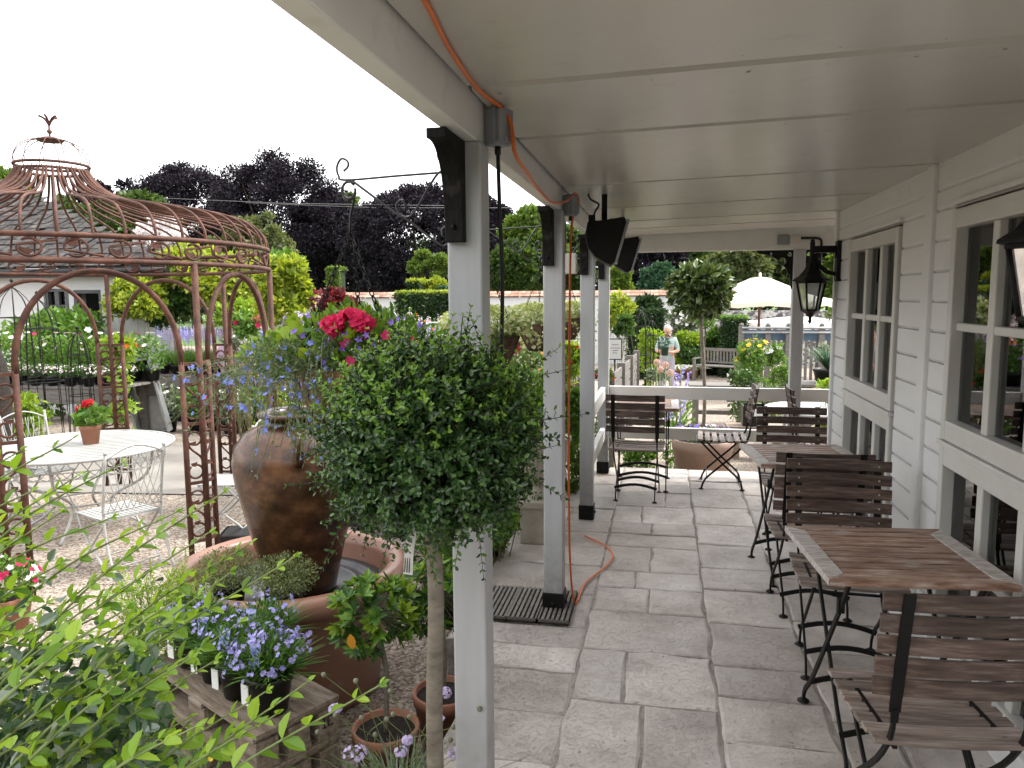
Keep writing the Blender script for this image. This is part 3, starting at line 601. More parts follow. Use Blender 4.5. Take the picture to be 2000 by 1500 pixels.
# the far chair has greyer, darker slats
def bistro_table(label):
    t = thing('folding_table', label, 'table', group='folding bistro tables on the veranda')
    m = M(); w = .30; z = .708
    m.add([(-w, -w, z+.012), (-w+.065, -w+.062, z+.012), (-w+.065, w-.062, z+.012), (-w, w, z+.012), (-w, -w, z-.012), (-w+.065, -w+.062, z-.012), (-w+.065, w-.062, z-.012), (-w, w, z-.012)], [[0, 1, 2, 3], [7, 6, 5, 4], [0, 4, 5, 1], [1, 5, 6, 2], [2, 6, 7, 3], [3, 7, 4, 0]], 1)
    m.add([(w, w, z+.012), (w-.065, w-.062, z+.012), (w-.065, -w+.062, z+.012), (w, -w, z+.012), (w, w, z-.012), (w-.065, w-.062, z-.012), (w-.065, -w+.062, z-.012), (w, -w, z-.012)], [[0, 1, 2, 3], [7, 6, 5, 4], [0, 4, 5, 1], [1, 5, 6, 2], [2, 6, 7, 3], [3, 7, 4, 0]], 1)
    for s in (-1, 1):
        q = [(-w+.002, s*w), (w-.002, s*w), (w-.067, s*(w-.058)), (-w+.067, s*(w-.058))]
        if s > 0: q = q[::-1]
        m.add([(x, y, z+.012) for x, y in q]+[(x, y, z-.012) for x, y in q], [[0, 1, 2, 3], [7, 6, 5, 4], [0, 4, 5, 1], [1, 5, 6, 2], [2, 6, 7, 3], [3, 7, 4, 0]], 0)
    n = 8; p = (2*w-.116)/n
    for k in range(n): m.box((0, -w+.058+p*(k+.5), z+.001), (2*w-.135, p-.0105, .02), 0)
    m.build('tabletop', [TABLE, TABLE2], t, bev=.002)
    for y in (-.2, .2): m = M(); m.box((0, y, .688), (.5, .025, .014)); m.build('rail', BLACK, t)
    for s in (-1, 1):
        for d in (-1, 1):
            m = M(); x = s*(.215 if d > 0 else .2)
            m.strip(spline([(x, -d*.24, .685), (x, -d*.15, .55), (x, d*.12, .18), (x, d*.23, .06), (x, d*.25, .008)], 16), .01, .018, (0, 1, .2))
            m.lathe([(0, .012), (.012, .012), (.024, .004), (.024, 0), (0, 0)], 12, (x, d*.25, 0))
            if d > 0: m.box((x, -.16, .575), (.022, .022, .05))
            m.build('leg', BLACK, t)
    for d in (-1, 1): m = M(); m.strip([(x, d*.19, .11+.04*math.cos(x/.21*1.5)) for x in np.linspace(-.21, .21, 9)], .006, .022); m.build('stretcher', BLACK, t)
    return t
tb = bistro_table('square slatted folding table nearest the camera, brown with a bleached frame'); tb.location = (.815, 2.915, 0); tb.rotation_euler = (0, 0, R_(5))
dup(tb, (.80, 4.68, 0), R_(6), 'square slatted folding table between the two middle pairs of chairs by the wall')
dup(tb, (-.17, 6.72, 0), R_(0), 'square slatted folding table against the far rail, behind a chair back')

# ------------------------------------------------------------------ rust gazebo
def gazebo():
    C = (-4.9, 5.55, -.3); t = thing('gazebo', 'rusty iron garden gazebo with arches, scrolled frieze and ribbed onion dome', 'gazebo', C)
    Rg = 1.65; zl, zu = 2.20, 2.365; n = 8
    ring = lambda r, z, k=64: [(r*math.cos(a), r*math.sin(a), z) for a in np.linspace(0, 2*math.pi, k, endpoint=False)]
    V = [(Rg*math.cos(R_(27+45*k)), Rg*math.sin(R_(27+45*k))) for k in range(n)]
    # frieze
    m = M(); m.tube(ring(Rg, zl), .019, 7, closed=True); m.tube(ring(Rg, zu), .019, 7, closed=True)
    ns = 40
    for k in range(ns):
        a0 = 2*math.pi*k/ns; up = k % 2; zc = (zl+zu)/2
        pts = []
        for u in np.linspace(0, 1, 18):
            # running scroll: open circles joined by S strokes
            ang = -2.2+u*5.6; rr = .055
            pts.append((a0+(rr*math.cos(ang))/Rg*1.25, zc+(rr*math.sin(ang))*(1 if up else -1)))
        pts.append((a0+2*math.pi/ns*.62, zc+(-.05 if up else .05)))
        m.tube([(Rg*math.cos(a), Rg*math.sin(a), z) for a, z in pts], .009, 5)
        la = a0-.02; z = zc+(.03 if up else -.03); e = np.array([math.cos(la), math.sin(la), 0]); tg = np.array([-math.sin(la), math.cos(la), 0])
        m.prism([(0, -.025), (.03, -.02), (.045, .005), (.03, .03), (.01, .02), (-.02, .035), (-.03, .005)], e*Rg+np.array([0, 0, z]), tg, (0, 0, 1), .008)
    m.build('frieze', RUST, t)
    # pilasters
    for k in range(n):
        a = R_(27+45*k); tg = np.array([-math.sin(a), math.cos(a), 0]); c = np.array([V[k][0], V[k][1], 0]); m = M()
        nx = np.array([V[(k+1) % n][0], V[(k+1) % n][1], 0]); pv = np.array([V[k-1][0], V[k-1][1], 0])
        q = {1: nrm(nx-c), -1: nrm(pv-c)}
        m.tube([c, c+np.array([0, 0, zl])], .024, 7)
        zb = [.16, .60, 1.04, 1.48]
        for sg in (1, -1):
            s = c+q[sg]*.125
            m.tube([s, s+np.array([0, 0, 1.5])], .021, 7)
            for z in zb: m.bar(c+[0, 0, z], s+[0, 0, z], .022, .022)
            for i, z in enumerate(zb[:-1]):
                # two C scrolls and a diagonal stroke per panel
                d = q[sg]; Z = np.array([0, 0, 1.]); mid = c+d*.064
                m.tube(arc(mid+Z*(z+.33), .05, -.9, 4.6, d, Z, 16), .0085, 5); m.tube(arc(mid+Z*(z+.085), .05, -4.6, .9, d, Z, 16), .0085, 5)
                m.tube(spline([mid+d*.05+Z*(z+.33), mid+d*.03+Z*(z+.26), mid-d*.045+Z*(z+.18), mid-d*.05+Z*(z+.09)], 12), .0085, 5)
                m.prism([(0, -.015), (.028, -.008), (.03, .012), (.005, .016), (-.015, .02)], mid+Z*(z+.29), d, Z, .008)
                m.prism([(0, -.015), (.028, -.008), (.03, .012), (.005, .016), (-.015, .02)], mid+Z*(z+.135), d, Z, .008)
        m.build('pilaster', RUST, t)
    for k in range(n):
        a = np.array([*V[k], 0]); b = np.array([*V[(k+1) % n], 0]); d = nrm(b-a); p = a+d*.125; q = b-d*.125; mid = (p+q)/2; hw = np.linalg.norm(q-p)/2
        m = M(); m.tube([mid+d*hw*math.cos(u)*(-1)+np.array([0, 0, 1.48+.66*math.sin(u)**.9]) for u in np.linspace(0, math.pi, 26)], .021, 7); m.build('arch', RUST, t)
    # ogee dome
    prof = spline([(1.65, 2.365), (1.635, 2.45), (1.575, 2.535), (1.47, 2.60), (1.28, 2.648), (1.02, 2.688), (.75, 2.725), (.52, 2.778), (.385, 2.845), (.305, 2.92), (.265, 2.985)], 40)
    m = M()
    for k in range(52):
        a = 2*math.pi*k/52; w_ = .018*math.sin(k*2.1)
        m.tube([(r*math.cos(a+w_*(1.65-r)), r*math.sin(a+w_*(1.65-r)), z) for r, z in prof], .0105, 5)
    m.build('dome', RUST, t)
    m = M(); m.tube(ring(.265, 2.985, 32), .012, 6, closed=True); m.tube(ring(.27, 3.03, 32), .012, 6, closed=True)
    for k in range(24): a = 2*math.pi*k/24; m.tube(arc((.268*math.cos(a), .268*math.sin(a), 3.007), .02, 0, math.pi, (-math.sin(a), math.cos(a), 0), (0, 0, -1), 5), .004, 4)
    cp = spline([(.265, 3.03), (.275, 3.09), (.23, 3.17), (.15, 3.22), (.06, 3.24)], 16)
    for k in range(12): a = 2*math.pi*k/12; m.tube([(r*math.cos(a), r*math.sin(a), z) for r, z in cp], .0045, 4)
    m.lathe([(.0, 3.265), (.05, 3.255), (.10, 3.23), (.09, 3.22), (0, 3.23)], 12); m.tube([(0, 0, 3.23), (0, 0, 3.38)], .008, 5); m.ball((0, 0, 3.30), .02, 8)
    for k in range(5): a = 2*math.pi*k/5; m.tube(spline([(0, 0, 3.35), (.03*math.cos(a), .03*math.sin(a), 3.40), (.07*math.cos(a), .07*math.sin(a), 3.42)], 8), .009, 5)
    m.build('cupola', RUST, t)
gazebo()

# ------------------------------------------------------------------ white iron table and chairs
def white_table():
    t = thing('garden_table', 'round white iron table with slatted top under the rusty gazebo', 'table', (-4.86, 5.58, -.3))
    r = .74; z = .715; m = M(); n = 21; p = 2*r/n
    for k in range(n):
        y = -r+p*(k+.5); hw = math.sqrt(max(r*r-y*y, .01))-.012; m.box((0, y, z), (2*hw, p-.022, .008))
    m.tube([(r*math.cos(a), r*math.sin(a), z) for a in np.linspace(0, 2*math.pi, 48, endpoint=False)], .013, 6, closed=True); o = m.build('tabletop', WIRON, t); o.rotation_euler = (0, 0, R_(28))
    m = M(); r2 = .66
    for k in range(44):
        a = 2*math.pi*k/44; m.tube([(r2*math.cos(a+s*.2*u), r2*math.sin(a+s*.2*u), .70-.13*math.sin(u*math.pi/2)) for s in (1,) for u in np.linspace(0, 1, 6)], .004, 4); m.tube([(r2*math.cos(a-.2*u), r2*math.sin(a-.2*u), .70-.13*math.sin(u*math.pi/2)) for u in np.linspace(0, 1, 6)], .004, 4)
    for z_ in (.565, .62): m.tube([(r2*math.cos(a), r2*math.sin(a), z_) for a in np.linspace(0, 2*math.pi, 40, endpoint=False)], .005, 4, closed=True)
    m.build('apron', WIRON, t)
    for k in range(4):
        a = R_(20+90*k); u = np.array([math.cos(a), math.sin(a), 0]); m = M()
        m.tube([u*q+np.array([0, 0, zz]) for q, zz in spline([(.60, .70), (.52, .45), (.28, .30), (.22, .22), (.34, .10), (.5, 0.01)], 24)], .012, 6); m.build('leg', WIRON, t)
    m = M(); m.tube([(.24*math.cos(a), .24*math.sin(a), .25) for a in np.linspace(0, 2*math.pi, 24, endpoint=False)], .008, 5, closed=True); m.build('brace_ring', WIRON, t)
white_table()
def white_chair(label):
    t = thing('garden_chair', label, 'chair', group='white iron garden chairs')
    m = M(); n = 12
    for k in range(n): m.box((-.19+k*.38/(n-1), 0, .42), (.026, .40, .006))
    m.tube([(-.21, -.2, .42), (.21, -.2, .42), (.2, .2, .42), (-.2, .2, .42)], .009, 5, closed=True); m.build('seat', WIRON, t)
    m = M()
    for s in (-1, 1): m.tube(spline([(s*.21, -.28, .90), (s*.21, -.22, .6), (s*.21, -.2, .42), (s*.21, -.24, .2), (s*.21, -.33, 0)], 18), .010, 6); m.ball((s*.21, -.283, .91), .015, 8)
    top = [(x, -.275-.0*x, .86+.075*math.cos(x/.21*math.pi/2)) for x in np.linspace(-.21, .21, 13)]; m.tube(top, .007, 5)
    m.tube([(-.21, -.215, .48), (.21, -.215, .48)], .007, 5); yb = lambda z: -.215-.06*(z-.48)/.4
    for k in range(-4, 5):
        for s in (-1, 1):
            P = []
            for u in np.linspace(0, 1, 12):
                x = k*.047+s*.105*math.sin(u*math.pi/2); z = .48+.40*u
                if abs(x) < .207: z = min(z, .855+.075*math.cos(x/.21*math.pi/2)); P.append((x, yb(z), z))
            if len(P) > 3: m.tube(P, .0035, 4)
    m.build('backrest', WIRON, t)
    for s in (-1, 1):
        m = M(); m.tube(spline([(s*.195, .2, .42), (s*.2, .13, .3), (s*.2, .0, .18), (s*.2, -.13, .08), (s*.2, -.2, 0)], 16), .009, 5)
        m.tube(spline([(s*.195, -.2, .42), (s*.2, -.05, .27), (s*.2, .1, .12), (s*.2, .2, .05), (s*.2, .27, 0)], 16), .009, 5); m.build('leg', WIRON, t)
    for y, z in ((.17, .06), (-.16, .06)): m = M(); m.tube([(-.2, y, z), (.2, y, z)], .006, 5); m.build('stretcher', WIRON, t)
    return t
wc = white_chair('white iron chair with lattice back, nearest of the set, in front of the round table')
wc.location = (-3.88, 4.79, -.3); wc.rotation_euler = (0, 0, R_(66))
def facing(p, q): return math.atan2(-(q[0]-p[0]), q[1]-p[1])
tc_ = (-4.86, 5.58)
for (px, py), lab in (((70, 812), 'white iron chair with lattice back on the far side of the round table'), ((10, 925), 'white iron chair at the left edge, only its seat showing before the table'), ((452, 937), 'white iron chair half hidden behind the brown urn')):
    p = G(px, py, .6-.3+.32 if py < 850 else .12); rz = facing(p, tc_) if py < 930 else R_(100)
    dup(wc, (p[0], p[1], -.3), rz, lab)
# ------------------------------------------------------------------ bowl, urn, pots, pallet
BX, BY = -1.81, 3.42
def bowl():
    m = M(); r = .565
    m.lathe([(0, -.3), (.40, -.3), (.42, -.27), (.455, -.05), (.49, .15), (.505, .22), (.515, .235), (.56, .245), (r+.008, .28), (r+.008, .315), (.55, .345), (.52, .35), (.485, .335), (.475, .29), (.47, .2), (.44, .12), (0, .12)], 64, (BX, BY, 0))
    tag(m.build('bowl', TERRA2), 'wide glazed terracotta bowl with thick rolled rim, holding the brown urn', 'plant pot')
    m = M(); m.lathe([(0, .21), (.30, .21), (.31, .222), (.33, .222), (.34, .21), (.39, .21), (.40, .224), (.42, .224), (.43, .212), (.462, .215), (.466, .195), (0, .195)], 56, (BX, BY, 0))
    tag(m.build('pond_lid', PM('grey_lid', [(.035, .036, .04), (.06, .062, .068)], 6, rough=.28)), 'round black plastic lid lying inside the wide terracotta bowl', 'lid')
    t = thing('urn', 'tall brown glazed jar standing in the wide terracotta bowl', 'urn', (BX+.06, BY-.01, 0))
    m = M(); m.lathe([(.0, .212), (.165, .212), (.17, .24), (.20, .38), (.25, .58), (.295, .78), (.305, .87), (.29, .95), (.24, 1.01), (.165, 1.045), (.145, 1.06), (.15, 1.075), (.178, 1.085), (.182, 1.1), (.17, 1.108), (.13, 1.1), (.13, 1.05), (0, 1.05)], 56); m.build('body', URNM, t)
    for a in (R_(-62), R_(118)):
        m = M(); u = np.array([math.cos(a), math.sin(a), 0]); m.tube([u*q+np.array([0, 0, z]) for q, z in spline([(.24, 1.0), (.30, 1.03), (.335, .98), (.31, .90)], 14)], .022, 8); m.build('handle', URNM, t)
    m = M(); m.lathe([(0, 1.094), (.128, 1.094)], 32); m.build('water', PM('water', [(.02, .02, .02)]*2, rough=.05), t)
bowl()
cable('pump_cable', 'thin black cable hanging over the near rim of the terracotta bowl', [(-1.70, 3.02, .22), (-1.66, 2.93, .34), (-1.62, 2.86, .345), (-1.59, 2.83, .27), (-1.57, 2.84, .1), (-1.5, 2.86, -.05), (-1.47, 2.88, -.28)], .006, BPLAST)
def pot_prof(r, h, taper=.75, lip=.012, rim=.2):
    return [(0, 0), (r*taper, 0), (r*.97, h*(1-rim)), (r*.97+lip, h*(1-rim)), (r+lip, h-.004), (r+lip-.004, h), (r-.008, h), (r-.012, h*.88), (0, h*.88)]
def pot(m, r, h, c=(0, 0, 0), mat=0, n=24, **k):
    m.lathe(pot_prof(r, h, **k), n, c, mat)
def pallet(loc, rz, label, stamp=False):
    t = thing('pallet', label, 'pallet', loc, rz, 'stacked wooden pallets')
    L_, W_ = .84, .36
    for k in range(3): m = M(); m.box((L_/2, .05+k*(W_-.1)/2, .012), (L_, .1, .022)); m.build('bottom_board', PALLET, t, bev=.002)
    for x in (.06, L_/2, L_-.06):
        for y in (.05, W_/2, W_-.05): m = M(); m.box((x, y, .068), (.12, .09, .088)); m.build('block', PALLET, t, bev=.003)
    for x in (.06, L_/2, L_-.06): m = M(); m.box((x, W_/2, .1215), (.1, W_, .018)); m.build('cross_board', PALLET, t, bev=.002)
    for k in range(4): m = M(); m.box((L_/2, .05+k*(W_-.1)/3, .1405), (L_+.006*k, .092, .019)); m.build('top_board', PALLET, t, bev=.002)
    if stamp:
        m = M(); x = -.0015
        def seg(y0, z0, y1, z1): m.bar((x, y0, z0), (x, y1, z1), .003, .006, (1, 0, 0))
        # the letters IC burnt into the end block
        seg(.075, .052, .075, .088); seg(.066, .088, .084, .088); seg(.066, .052, .084, .052)
        for a, b in (((.058, .088), (.036, .088)), ((.036, .088), (.036, .09)), ((.058, .052), (.036, .052)), ((.058, .052), (.058, .088))): seg(*a, *b)
        m.build('stamp', INK, t)
PX, PY, PRZ = -1.184, 2.573, R_(150.5)
for k, lab in enumerate(('wooden pallet at the bottom of the stack beside the terracotta bowl', 'wooden pallet in the middle of the stack beside the terracotta bowl', 'wooden pallet on top of the stack, carrying pots of blue flowers')):
    # local +x runs up the stack's long edge, +y towards the camera side is negative
    pallet((PX+.215*0, PY, -.295+k*.1515), PRZ, lab, stamp=k == 2)
# ------------------------------------------------------------------ cottage
TILE = PM('roof_tile', [(.03, .028, .027), (.055, .051, .049), (.085, .08, .076)], 7, rough=.9, spec=.12, rpi=.35, bump=.15, spots=(3, .5, (.2, .195, .16)))
LIMEW = PM('limewash', [(.50, .51, .51), (.6, .61, .61)], 2, rough=.8, bump=.1, spots=(4, .3, (.5, .48, .42)))
DKPAINT = PM('dark_joinery', [(.05, .05, .055), (.08, .08, .085)], 6, rough=.5)
def cottage():
    y = 12.2; g = gz(12.2); t = thing('cottage', 'low whitewashed cottage with grey tiled roof behind the rusty gazebo', 'building', (0, 0, 0))
    x0, x1 = -17, -8.75; dz = (-10.52, -9.95); wz = (-11.15, -10.62); top = 2.2
    m = M()
    for a, b, z0, z1 in ((x0, wz[0], g, top), (wz[0], wz[1], g, .95), (wz[0], wz[1], 1.85, top), (wz[1], dz[0], g, top), (dz[0], dz[1], 1.82, top), (dz[1], x1, g, top)):
        m.box(((a+b)/2, y+.15, (z0+z1)/2), (b-a, .3, z1-z0))
    m.prism([(x1-.3, y+.3), (x1, y+.3), (x1-4.35, y+6.3), (x1-4.65, y+6.3)], (0, 0, (g+top)/2), (1, 0, 0), (0, 1, 0), top-g); m.build('wall', LIMEW, t)
    m = M(); m.box(((dz[0]+wz[0])/2, y+.9, .6), (1.6, .05, 2.4)); m.build('interior', BPLAST, t)
    m = M(); m.box((dz[0]+.03, y+.06, .7), (.06, .1, 2.3)); m.box((dz[1]-.03, y+.06, .7), (.06, .1, 2.3)); m.box(((dz[0]+dz[1])/2, y+.06, 1.79), (.46, .1, .06))
    d = m.build('door', DKPAINT, t); m = M(); m.box((dz[1]+.02, y+.36, .7), (.04, .6, 2.2)); m.build('door_leaf', DKPAINT, d)
    m = M(); a, b = wz
    for xx in (a+.03, b-.03): m.box((xx, y+.08, 1.4), (.06, .08, .9))
    m.box(((a+b)/2, y+.08, 1.4), (.03, .06, .84)); 
    for zz in (.965, 1.82): m.box(((a+b)/2, y+.08, zz), (b-a-.12, .08, .05))
    for zz in (1.25, 1.54): m.box(((a+b)/2, y+.085, zz), (b-a-.12, .05, .03))
    f = m.build('window', DKPAINT, t); m = M(); m.box(((a+b)/2, y+.12, 1.4), (b-a-.1, .006, .86)); m.build('glass', GLASS, f)
    # tiled hip roof, tile by tile on the visible slope
    ex, ey, ez = -8.35, y-.35, 2.2; rz_, ry = 4.35, y+3.2
    m = M(); m.add([(x0, ey, ez), (ex, ey, ez), (ex-6.6, ry, rz_), (x0, ry, rz_), (ex-4.75, y+6.6, ez)], [[0, 1, 2, 3], [1, 4, 2]])
    rows = 19; rng = np.random.default_rng(3); sl = np.array([0, ry-ey, rz_-ez]); nrmv = nrm(np.array([0, -sl[2], sl[1]]))
    for r in range(rows):
        f = r/rows; base = np.array([0, ey, ez])+sl*f; xr = ex-6.6*f-.02; x = xr; wt = .17
        while x > -17:
            dx = wt*rng.uniform(.9, 1.1); p = base+np.array([x-dx/2, 0, 0])+nrmv*(.05+rng.normal(0, .007)); q = p+sl/rows*1.12-nrmv*.014
            h = np.array([dx*.49, 0, 0]); th = nrmv*.014
            m.add([p-h, p+h, q+h, q-h, p-h-th, p+h-th], [[0, 1, 2, 3], [4, 5, 1, 0]], 0); x -= dx
    m.build('roof', TILE, t)
    m = M(); m.tube([(x0, ey-.02, ez-.06), (ex+.02, ey-.02, ez-.06)], .055, 8); m.build('gutter', BPLAST, t)
    m = M(); m.box(((x0+ex)/2, ey+.1, ez-.09), (ex-x0, .03, .14)); m.build('eaves_board', DKPAINT, t)
cottage()

# ------------------------------------------------------------------ garden walls and hedges far off
COPING = PM('coping_tile', [(.22, .11, .075), (.34, .2, .14), (.42, .33, .27)], 5, rough=.85, rpi=.25)
FLINT = PM('flint', [(.08, .08, .08), (.45, .44, .42)], 7, rough=.8, detail=2, lo=.42, hi=.58)
def garden_wall(x0, x1, y, z0, z1, label, mat, cop=True):
    t = thing('garden_wall', label, 'wall', (0, 0, 0)); m = M(); m.box(((x0+x1)/2, y, (z0+z1)/2), (x1-x0, .35, z1-z0)); m.build('masonry', mat, t)
    if cop:
        m = M(); n = int((x1-x0)/.28)
        for k in range(n):
            x = x0+(k+.5)*(x1-x0)/n
            for s in (-1, 1):
                for r in (0, 1): m.box((x, y+s*(.10+r*.11), z1+.17-r*.09), (.27, .16, .03), Rm=np.array(Matrix.Rotation(-s*R_(35), 3, 'X')))
        m.build('coping', COPING, t)
garden_wall(-14, .9, 28, -.8, 1.62, 'long whitewashed garden wall with clay tile coping in front of the purple trees', LIMEW)
garden_wall(1.0, 9, 27.8, -.8, 1.1, 'grey flint garden wall behind the big cream parasol', FLINT, False)

# ------------------------------------------------------------------ beyond the far rail
def plain_table(name, label, loc, L_, W_, h, mat, rz=0, legs='post'):
    t = thing(name, label, 'table', loc, rz); m = M(); n = max(2, int(W_/.13))
    for k in range(n): m.box((0, -W_/2+(k+.5)*W_/n, h-.02), (L_, W_/n-.012, .04))
    m.build('tabletop', mat, t, bev=.004)
    for x in (-L_/2+.12, L_/2-.12):
        for y in (-W_/2+.08, W_/2-.08): m = M(); m.box((x, y, (h-.04)/2), (.08, .08, h-.04)); m.build('leg', mat, t)
    m = M(); m.box((0, 0, h*.35), (L_-.3, .06, .06)); m.build('stretcher', mat, t)
    return t
plain_table('picnic_table', 'grey wooden table on the gravel behind the lollipop bay tree', (.86, 12.6, gz(12.6)), .95, .6, .72, OLDWOOD)
plain_table('low_bench', 'low brown wooden bench on the gravel right of the bay tree pot', (1.15, 9.9, gz(9.9)), .75, .35, .42, PALLET)
t = thing('garden_table', 'round white outdoor table just beyond the far veranda rail', 'table', (1.75, 9.2, gz(9.2)))
m = M(); m.lathe([(0, .70), (.6, .70), (.61, .715), (.6, .73), (0, .73)], 40); m.build('tabletop', WIRON, t)
for k in range(4): a = R_(45+90*k); m = M(); m.tube([(.45*math.cos(a), .45*math.sin(a), .7), (.5*math.cos(a), .5*math.sin(a), 0)], .02, 6); m.build('leg', WIRON, t)
t = thing('crate', 'black open crate with a white label on the low brown bench', 'crate', (1.12, 9.9, gz(9.9)+.425))
m = M(); m.box((0, 0, .01), (.3, .24, .02))
for s in (-1, 1): m.box((s*.145, 0, .13), (.012, .24, .24)); m.box((0, s*.115, .13), (.30, .012, .24))
m.build('body', BPLAST, t); m = M(); m.box((.02, -.123, .17), (.15, .004, .09)); m.build('sticker', TAGW, t)
m = M(); m.tube(spline([(-.1, 0, .25), (-.06, 0, .34), (.06, 0, .34), (.1, 0, .25)], 12), .01, 6); m.build('handle', BPLAST, t)
def parasol(loc, r, z, label, mat, pole, h, slope=.32, n=8):
    t = thing('parasol', label, 'parasol', loc); m = M(); rings = [(.0, h), (.12*r, h-.03), (.35*r, h-slope*r*.36), (.7*r, h-slope*r*.80), (r, h-slope*r)]
    V = [(0, 0, h)]; k = n*4
    for q, zz in rings[1:]:
        for i in range(k):
            a = 2*math.pi*i/k; f = abs(((i % 4)/4)*2-1); c = math.cos(math.pi/n)/math.cos((a % (2*math.pi/n))-math.pi/n); sag = (1-f)*.05*(q/r)
            V.append((q*c*math.cos(a), q*c*math.sin(a), zz-sag))
    Fc = [[0, 1+i, 1+(i+1) % k] for i in range(k)]
    for rr in range(len(rings)-2):
        for i in range(k): Fc.append([1+rr*k+i, 1+rr*k+k+i, 1+rr*k+k+(i+1) % k, 1+rr*k+(i+1) % k])
    b = 1+(len(rings)-2)*k; nV = len(V)
    V += [(v[0], v[1], v[2]-.10) for v in V[b:b+k]]
    for i in range(k): Fc.append([b+i, nV+i, nV+(i+1) % k, b+(i+1) % k])
    m.add(V, Fc); m.build('canopy', mat, t)
    m = M(); m.tube([(0, 0, 0), (0, 0, h-.03)], .03, 10); m.build('pole', pole, t); m = M(); m.ball((0, 0, h+.04), (.035, .035, .06), 10); m.tube([(0, 0, h-.02), (0, 0, h+.03)], .02, 8); m.build('finial', mat, t)
    for i in range(n): a = 2*math.pi*i/n; m = M(); m.bar((0.03*math.cos(a), .03*math.sin(a), h-.12), (r*.93*math.cos(a), r*.93*math.sin(a), h-slope*r*.99-.03), .025, .02); m.build('rib', pole, t)
    m = M(); m.lathe([(0, 0), (.3, 0), (.3, .06), (.05, .1), (0, .1)], 20); m.build('base', STONE, t)
def canvas_mat(name, c):
    m, t_, N, L, b = newmat(name); b.inputs['Base Color'].default_value = c4(c); b.inputs['Roughness'].default_value = .85
    tr = N.new('ShaderNodeBsdfTranslucent'); tr.inputs[0].default_value = c4((c[0], c[1]*.95, c[2]*.85)); mx = N.new('ShaderNodeMixShader'); mx.inputs[0].default_value = .35
    L.new(b.outputs[0], mx.inputs[1]); L.new(tr.outputs[0], mx.inputs[2]); L.new(mx.outputs[0], N['Material Output'].inputs[0]); return m
CANVAS = canvas_mat('cream_canvas', (.80, .76, .66)); MAHOG = PM('mahogany', [(.07, .018, .012), (.12, .035, .022)], 4, (6, 6, .5), rough=.5)
p = AT(1483, 600, 18.5); parasol((p[0], 18.5, gz(18.5)), 1.7, 0, 'large cream parasol on a dark red pole beyond the veranda', CANVAS, MAHOG, 2.72, .32)
p = AT(1555, 625, 24); parasol((p[0], 24, gz(24)), 1.75, 0, 'flat white parasol behind the large cream one', canvas_mat('white_canvas', (.8, .8, .79)), OLDWOOD, 1.83, .10, 4)
# grey rail fence / plant stand with blue boards
def stand():
    t = thing('plant_stand', 'grey timber plant stand with a blue board and pipe rails, behind the yellow roses', 'stand', (0, 0, 0)); y = 15.6; g = gz(y)
    xs = [AT(px, 650, y)[0] for px in (1448, 1500, 1540, 1605, 1660, 1720)]; ztop = AT(1500, 637, y)[2]
    for x in xs: m = M(); m.box((x, y, (g+ztop)/2), (.10, .10, ztop-g)); m.ball((x, y, ztop+.02), .045, 8); m.build('post', OLDWOOD, t)
    m = M(); zb = AT(1500, 655, y)[2]; m.box(((xs[0]+xs[-1])/2, y+.08, zb), (xs[-1]-xs[0], .04, .20)); m.build('board', PM('blue_board', [(.05, .09, .15), (.09, .14, .2)], 4, rough=.5), t)
    for dz in (0, .09): m = M(); m.tube([(xs[0], y-.06, ztop-.03-dz), (xs[-1], y-.06, ztop-.03-dz)], .022, 6); m.build('pipe_rail', STEEL, t)
    m = M(); n = 26
    for k in range(n): x = xs[0]+(xs[-1]-xs[0])*k/(n-1); m.box((x, y+.05, (g+zb)/2), (.05, .03, zb-g-.2))
    m.build('slat_panel', OLDWOOD, t)
    m = M(); m.box(((xs[0]+xs[-1])/2, y-.45, g+.5), (xs[-1]-xs[0], .8, .05)); m.build('shelf', OLDWOOD, t)
stand()
def bench():
    p = AT(1410, 700, 22.4); t = thing('garden_bench', 'weathered wooden garden bench on the gravel beside the yellow roses', 'bench', (p[0]-.1, 22.4, gz(22.4)), R_(-28))
    w_ = .62
    m = M()
    for k in range(5): m.box((0, -.2+k*.1, .44), (2*w_, .085, .03))
    m.build('seat', OLDWOOD, t)
    m = M(); m.box((0, .27, .88), (2*w_, .04, .08)); m.box((0, .26, .52), (2*w_, .04, .05))
    for k in range(12): m.box((-w_+.08+k*(2*w_-.16)/11, .265, .70), (.05, .02, .32))
    m.build('backrest', OLDWOOD, t)
    for sx in (-1, 1):
        for y, h in ((-.24, .62), (.27, .92)): m = M(); m.box((sx*w_, y, h/2), (.07, .07, h)); m.build('leg', OLDWOOD, t)
        m = M(); m.box((sx*w_, 0, .635), (.08, .6, .03)); m.build('armrest', OLDWOOD, t)
bench()
def obelisk(loc, h, r, label, n=6):
    t = thing('obelisk', label, 'plant support', loc); m = M()
    for k in range(n): a = 2*math.pi*k/n; u = np.array([math.cos(a), math.sin(a), 0]); m.tube([u*q+np.array([0, 0, z]) for q, z in spline([(r, 0), (r*.92, h*.45), (r*.8, h*.78), (r*.5, h*.9), (.01, h*.96)], 14)], .007, 4)
    for z, q in ((.02, r), (h*.45, r*.92), (h*.78, r*.8)): m.tube([(q*math.cos(a), q*math.sin(a), z) for a in np.linspace(0, 2*math.pi, 20, endpoint=False)], .006, 4, closed=True)
    m.tube([(0, 0, h*.95), (0, 0, h)], .008, 5); m.ball((0, 0, h), .025, 8); m.build('frame', BLACK, t)
obelisk((AT(1252, 700, 13.2)[0], 13.2, .02), 1.42, .17, 'black iron plant obelisk standing in a black tub near the woman')
obelisk((AT(1272, 700, 14.6)[0], 14.6, -.3), 1.55, .15, 'black iron plant obelisk just right of the nearer one', 5)
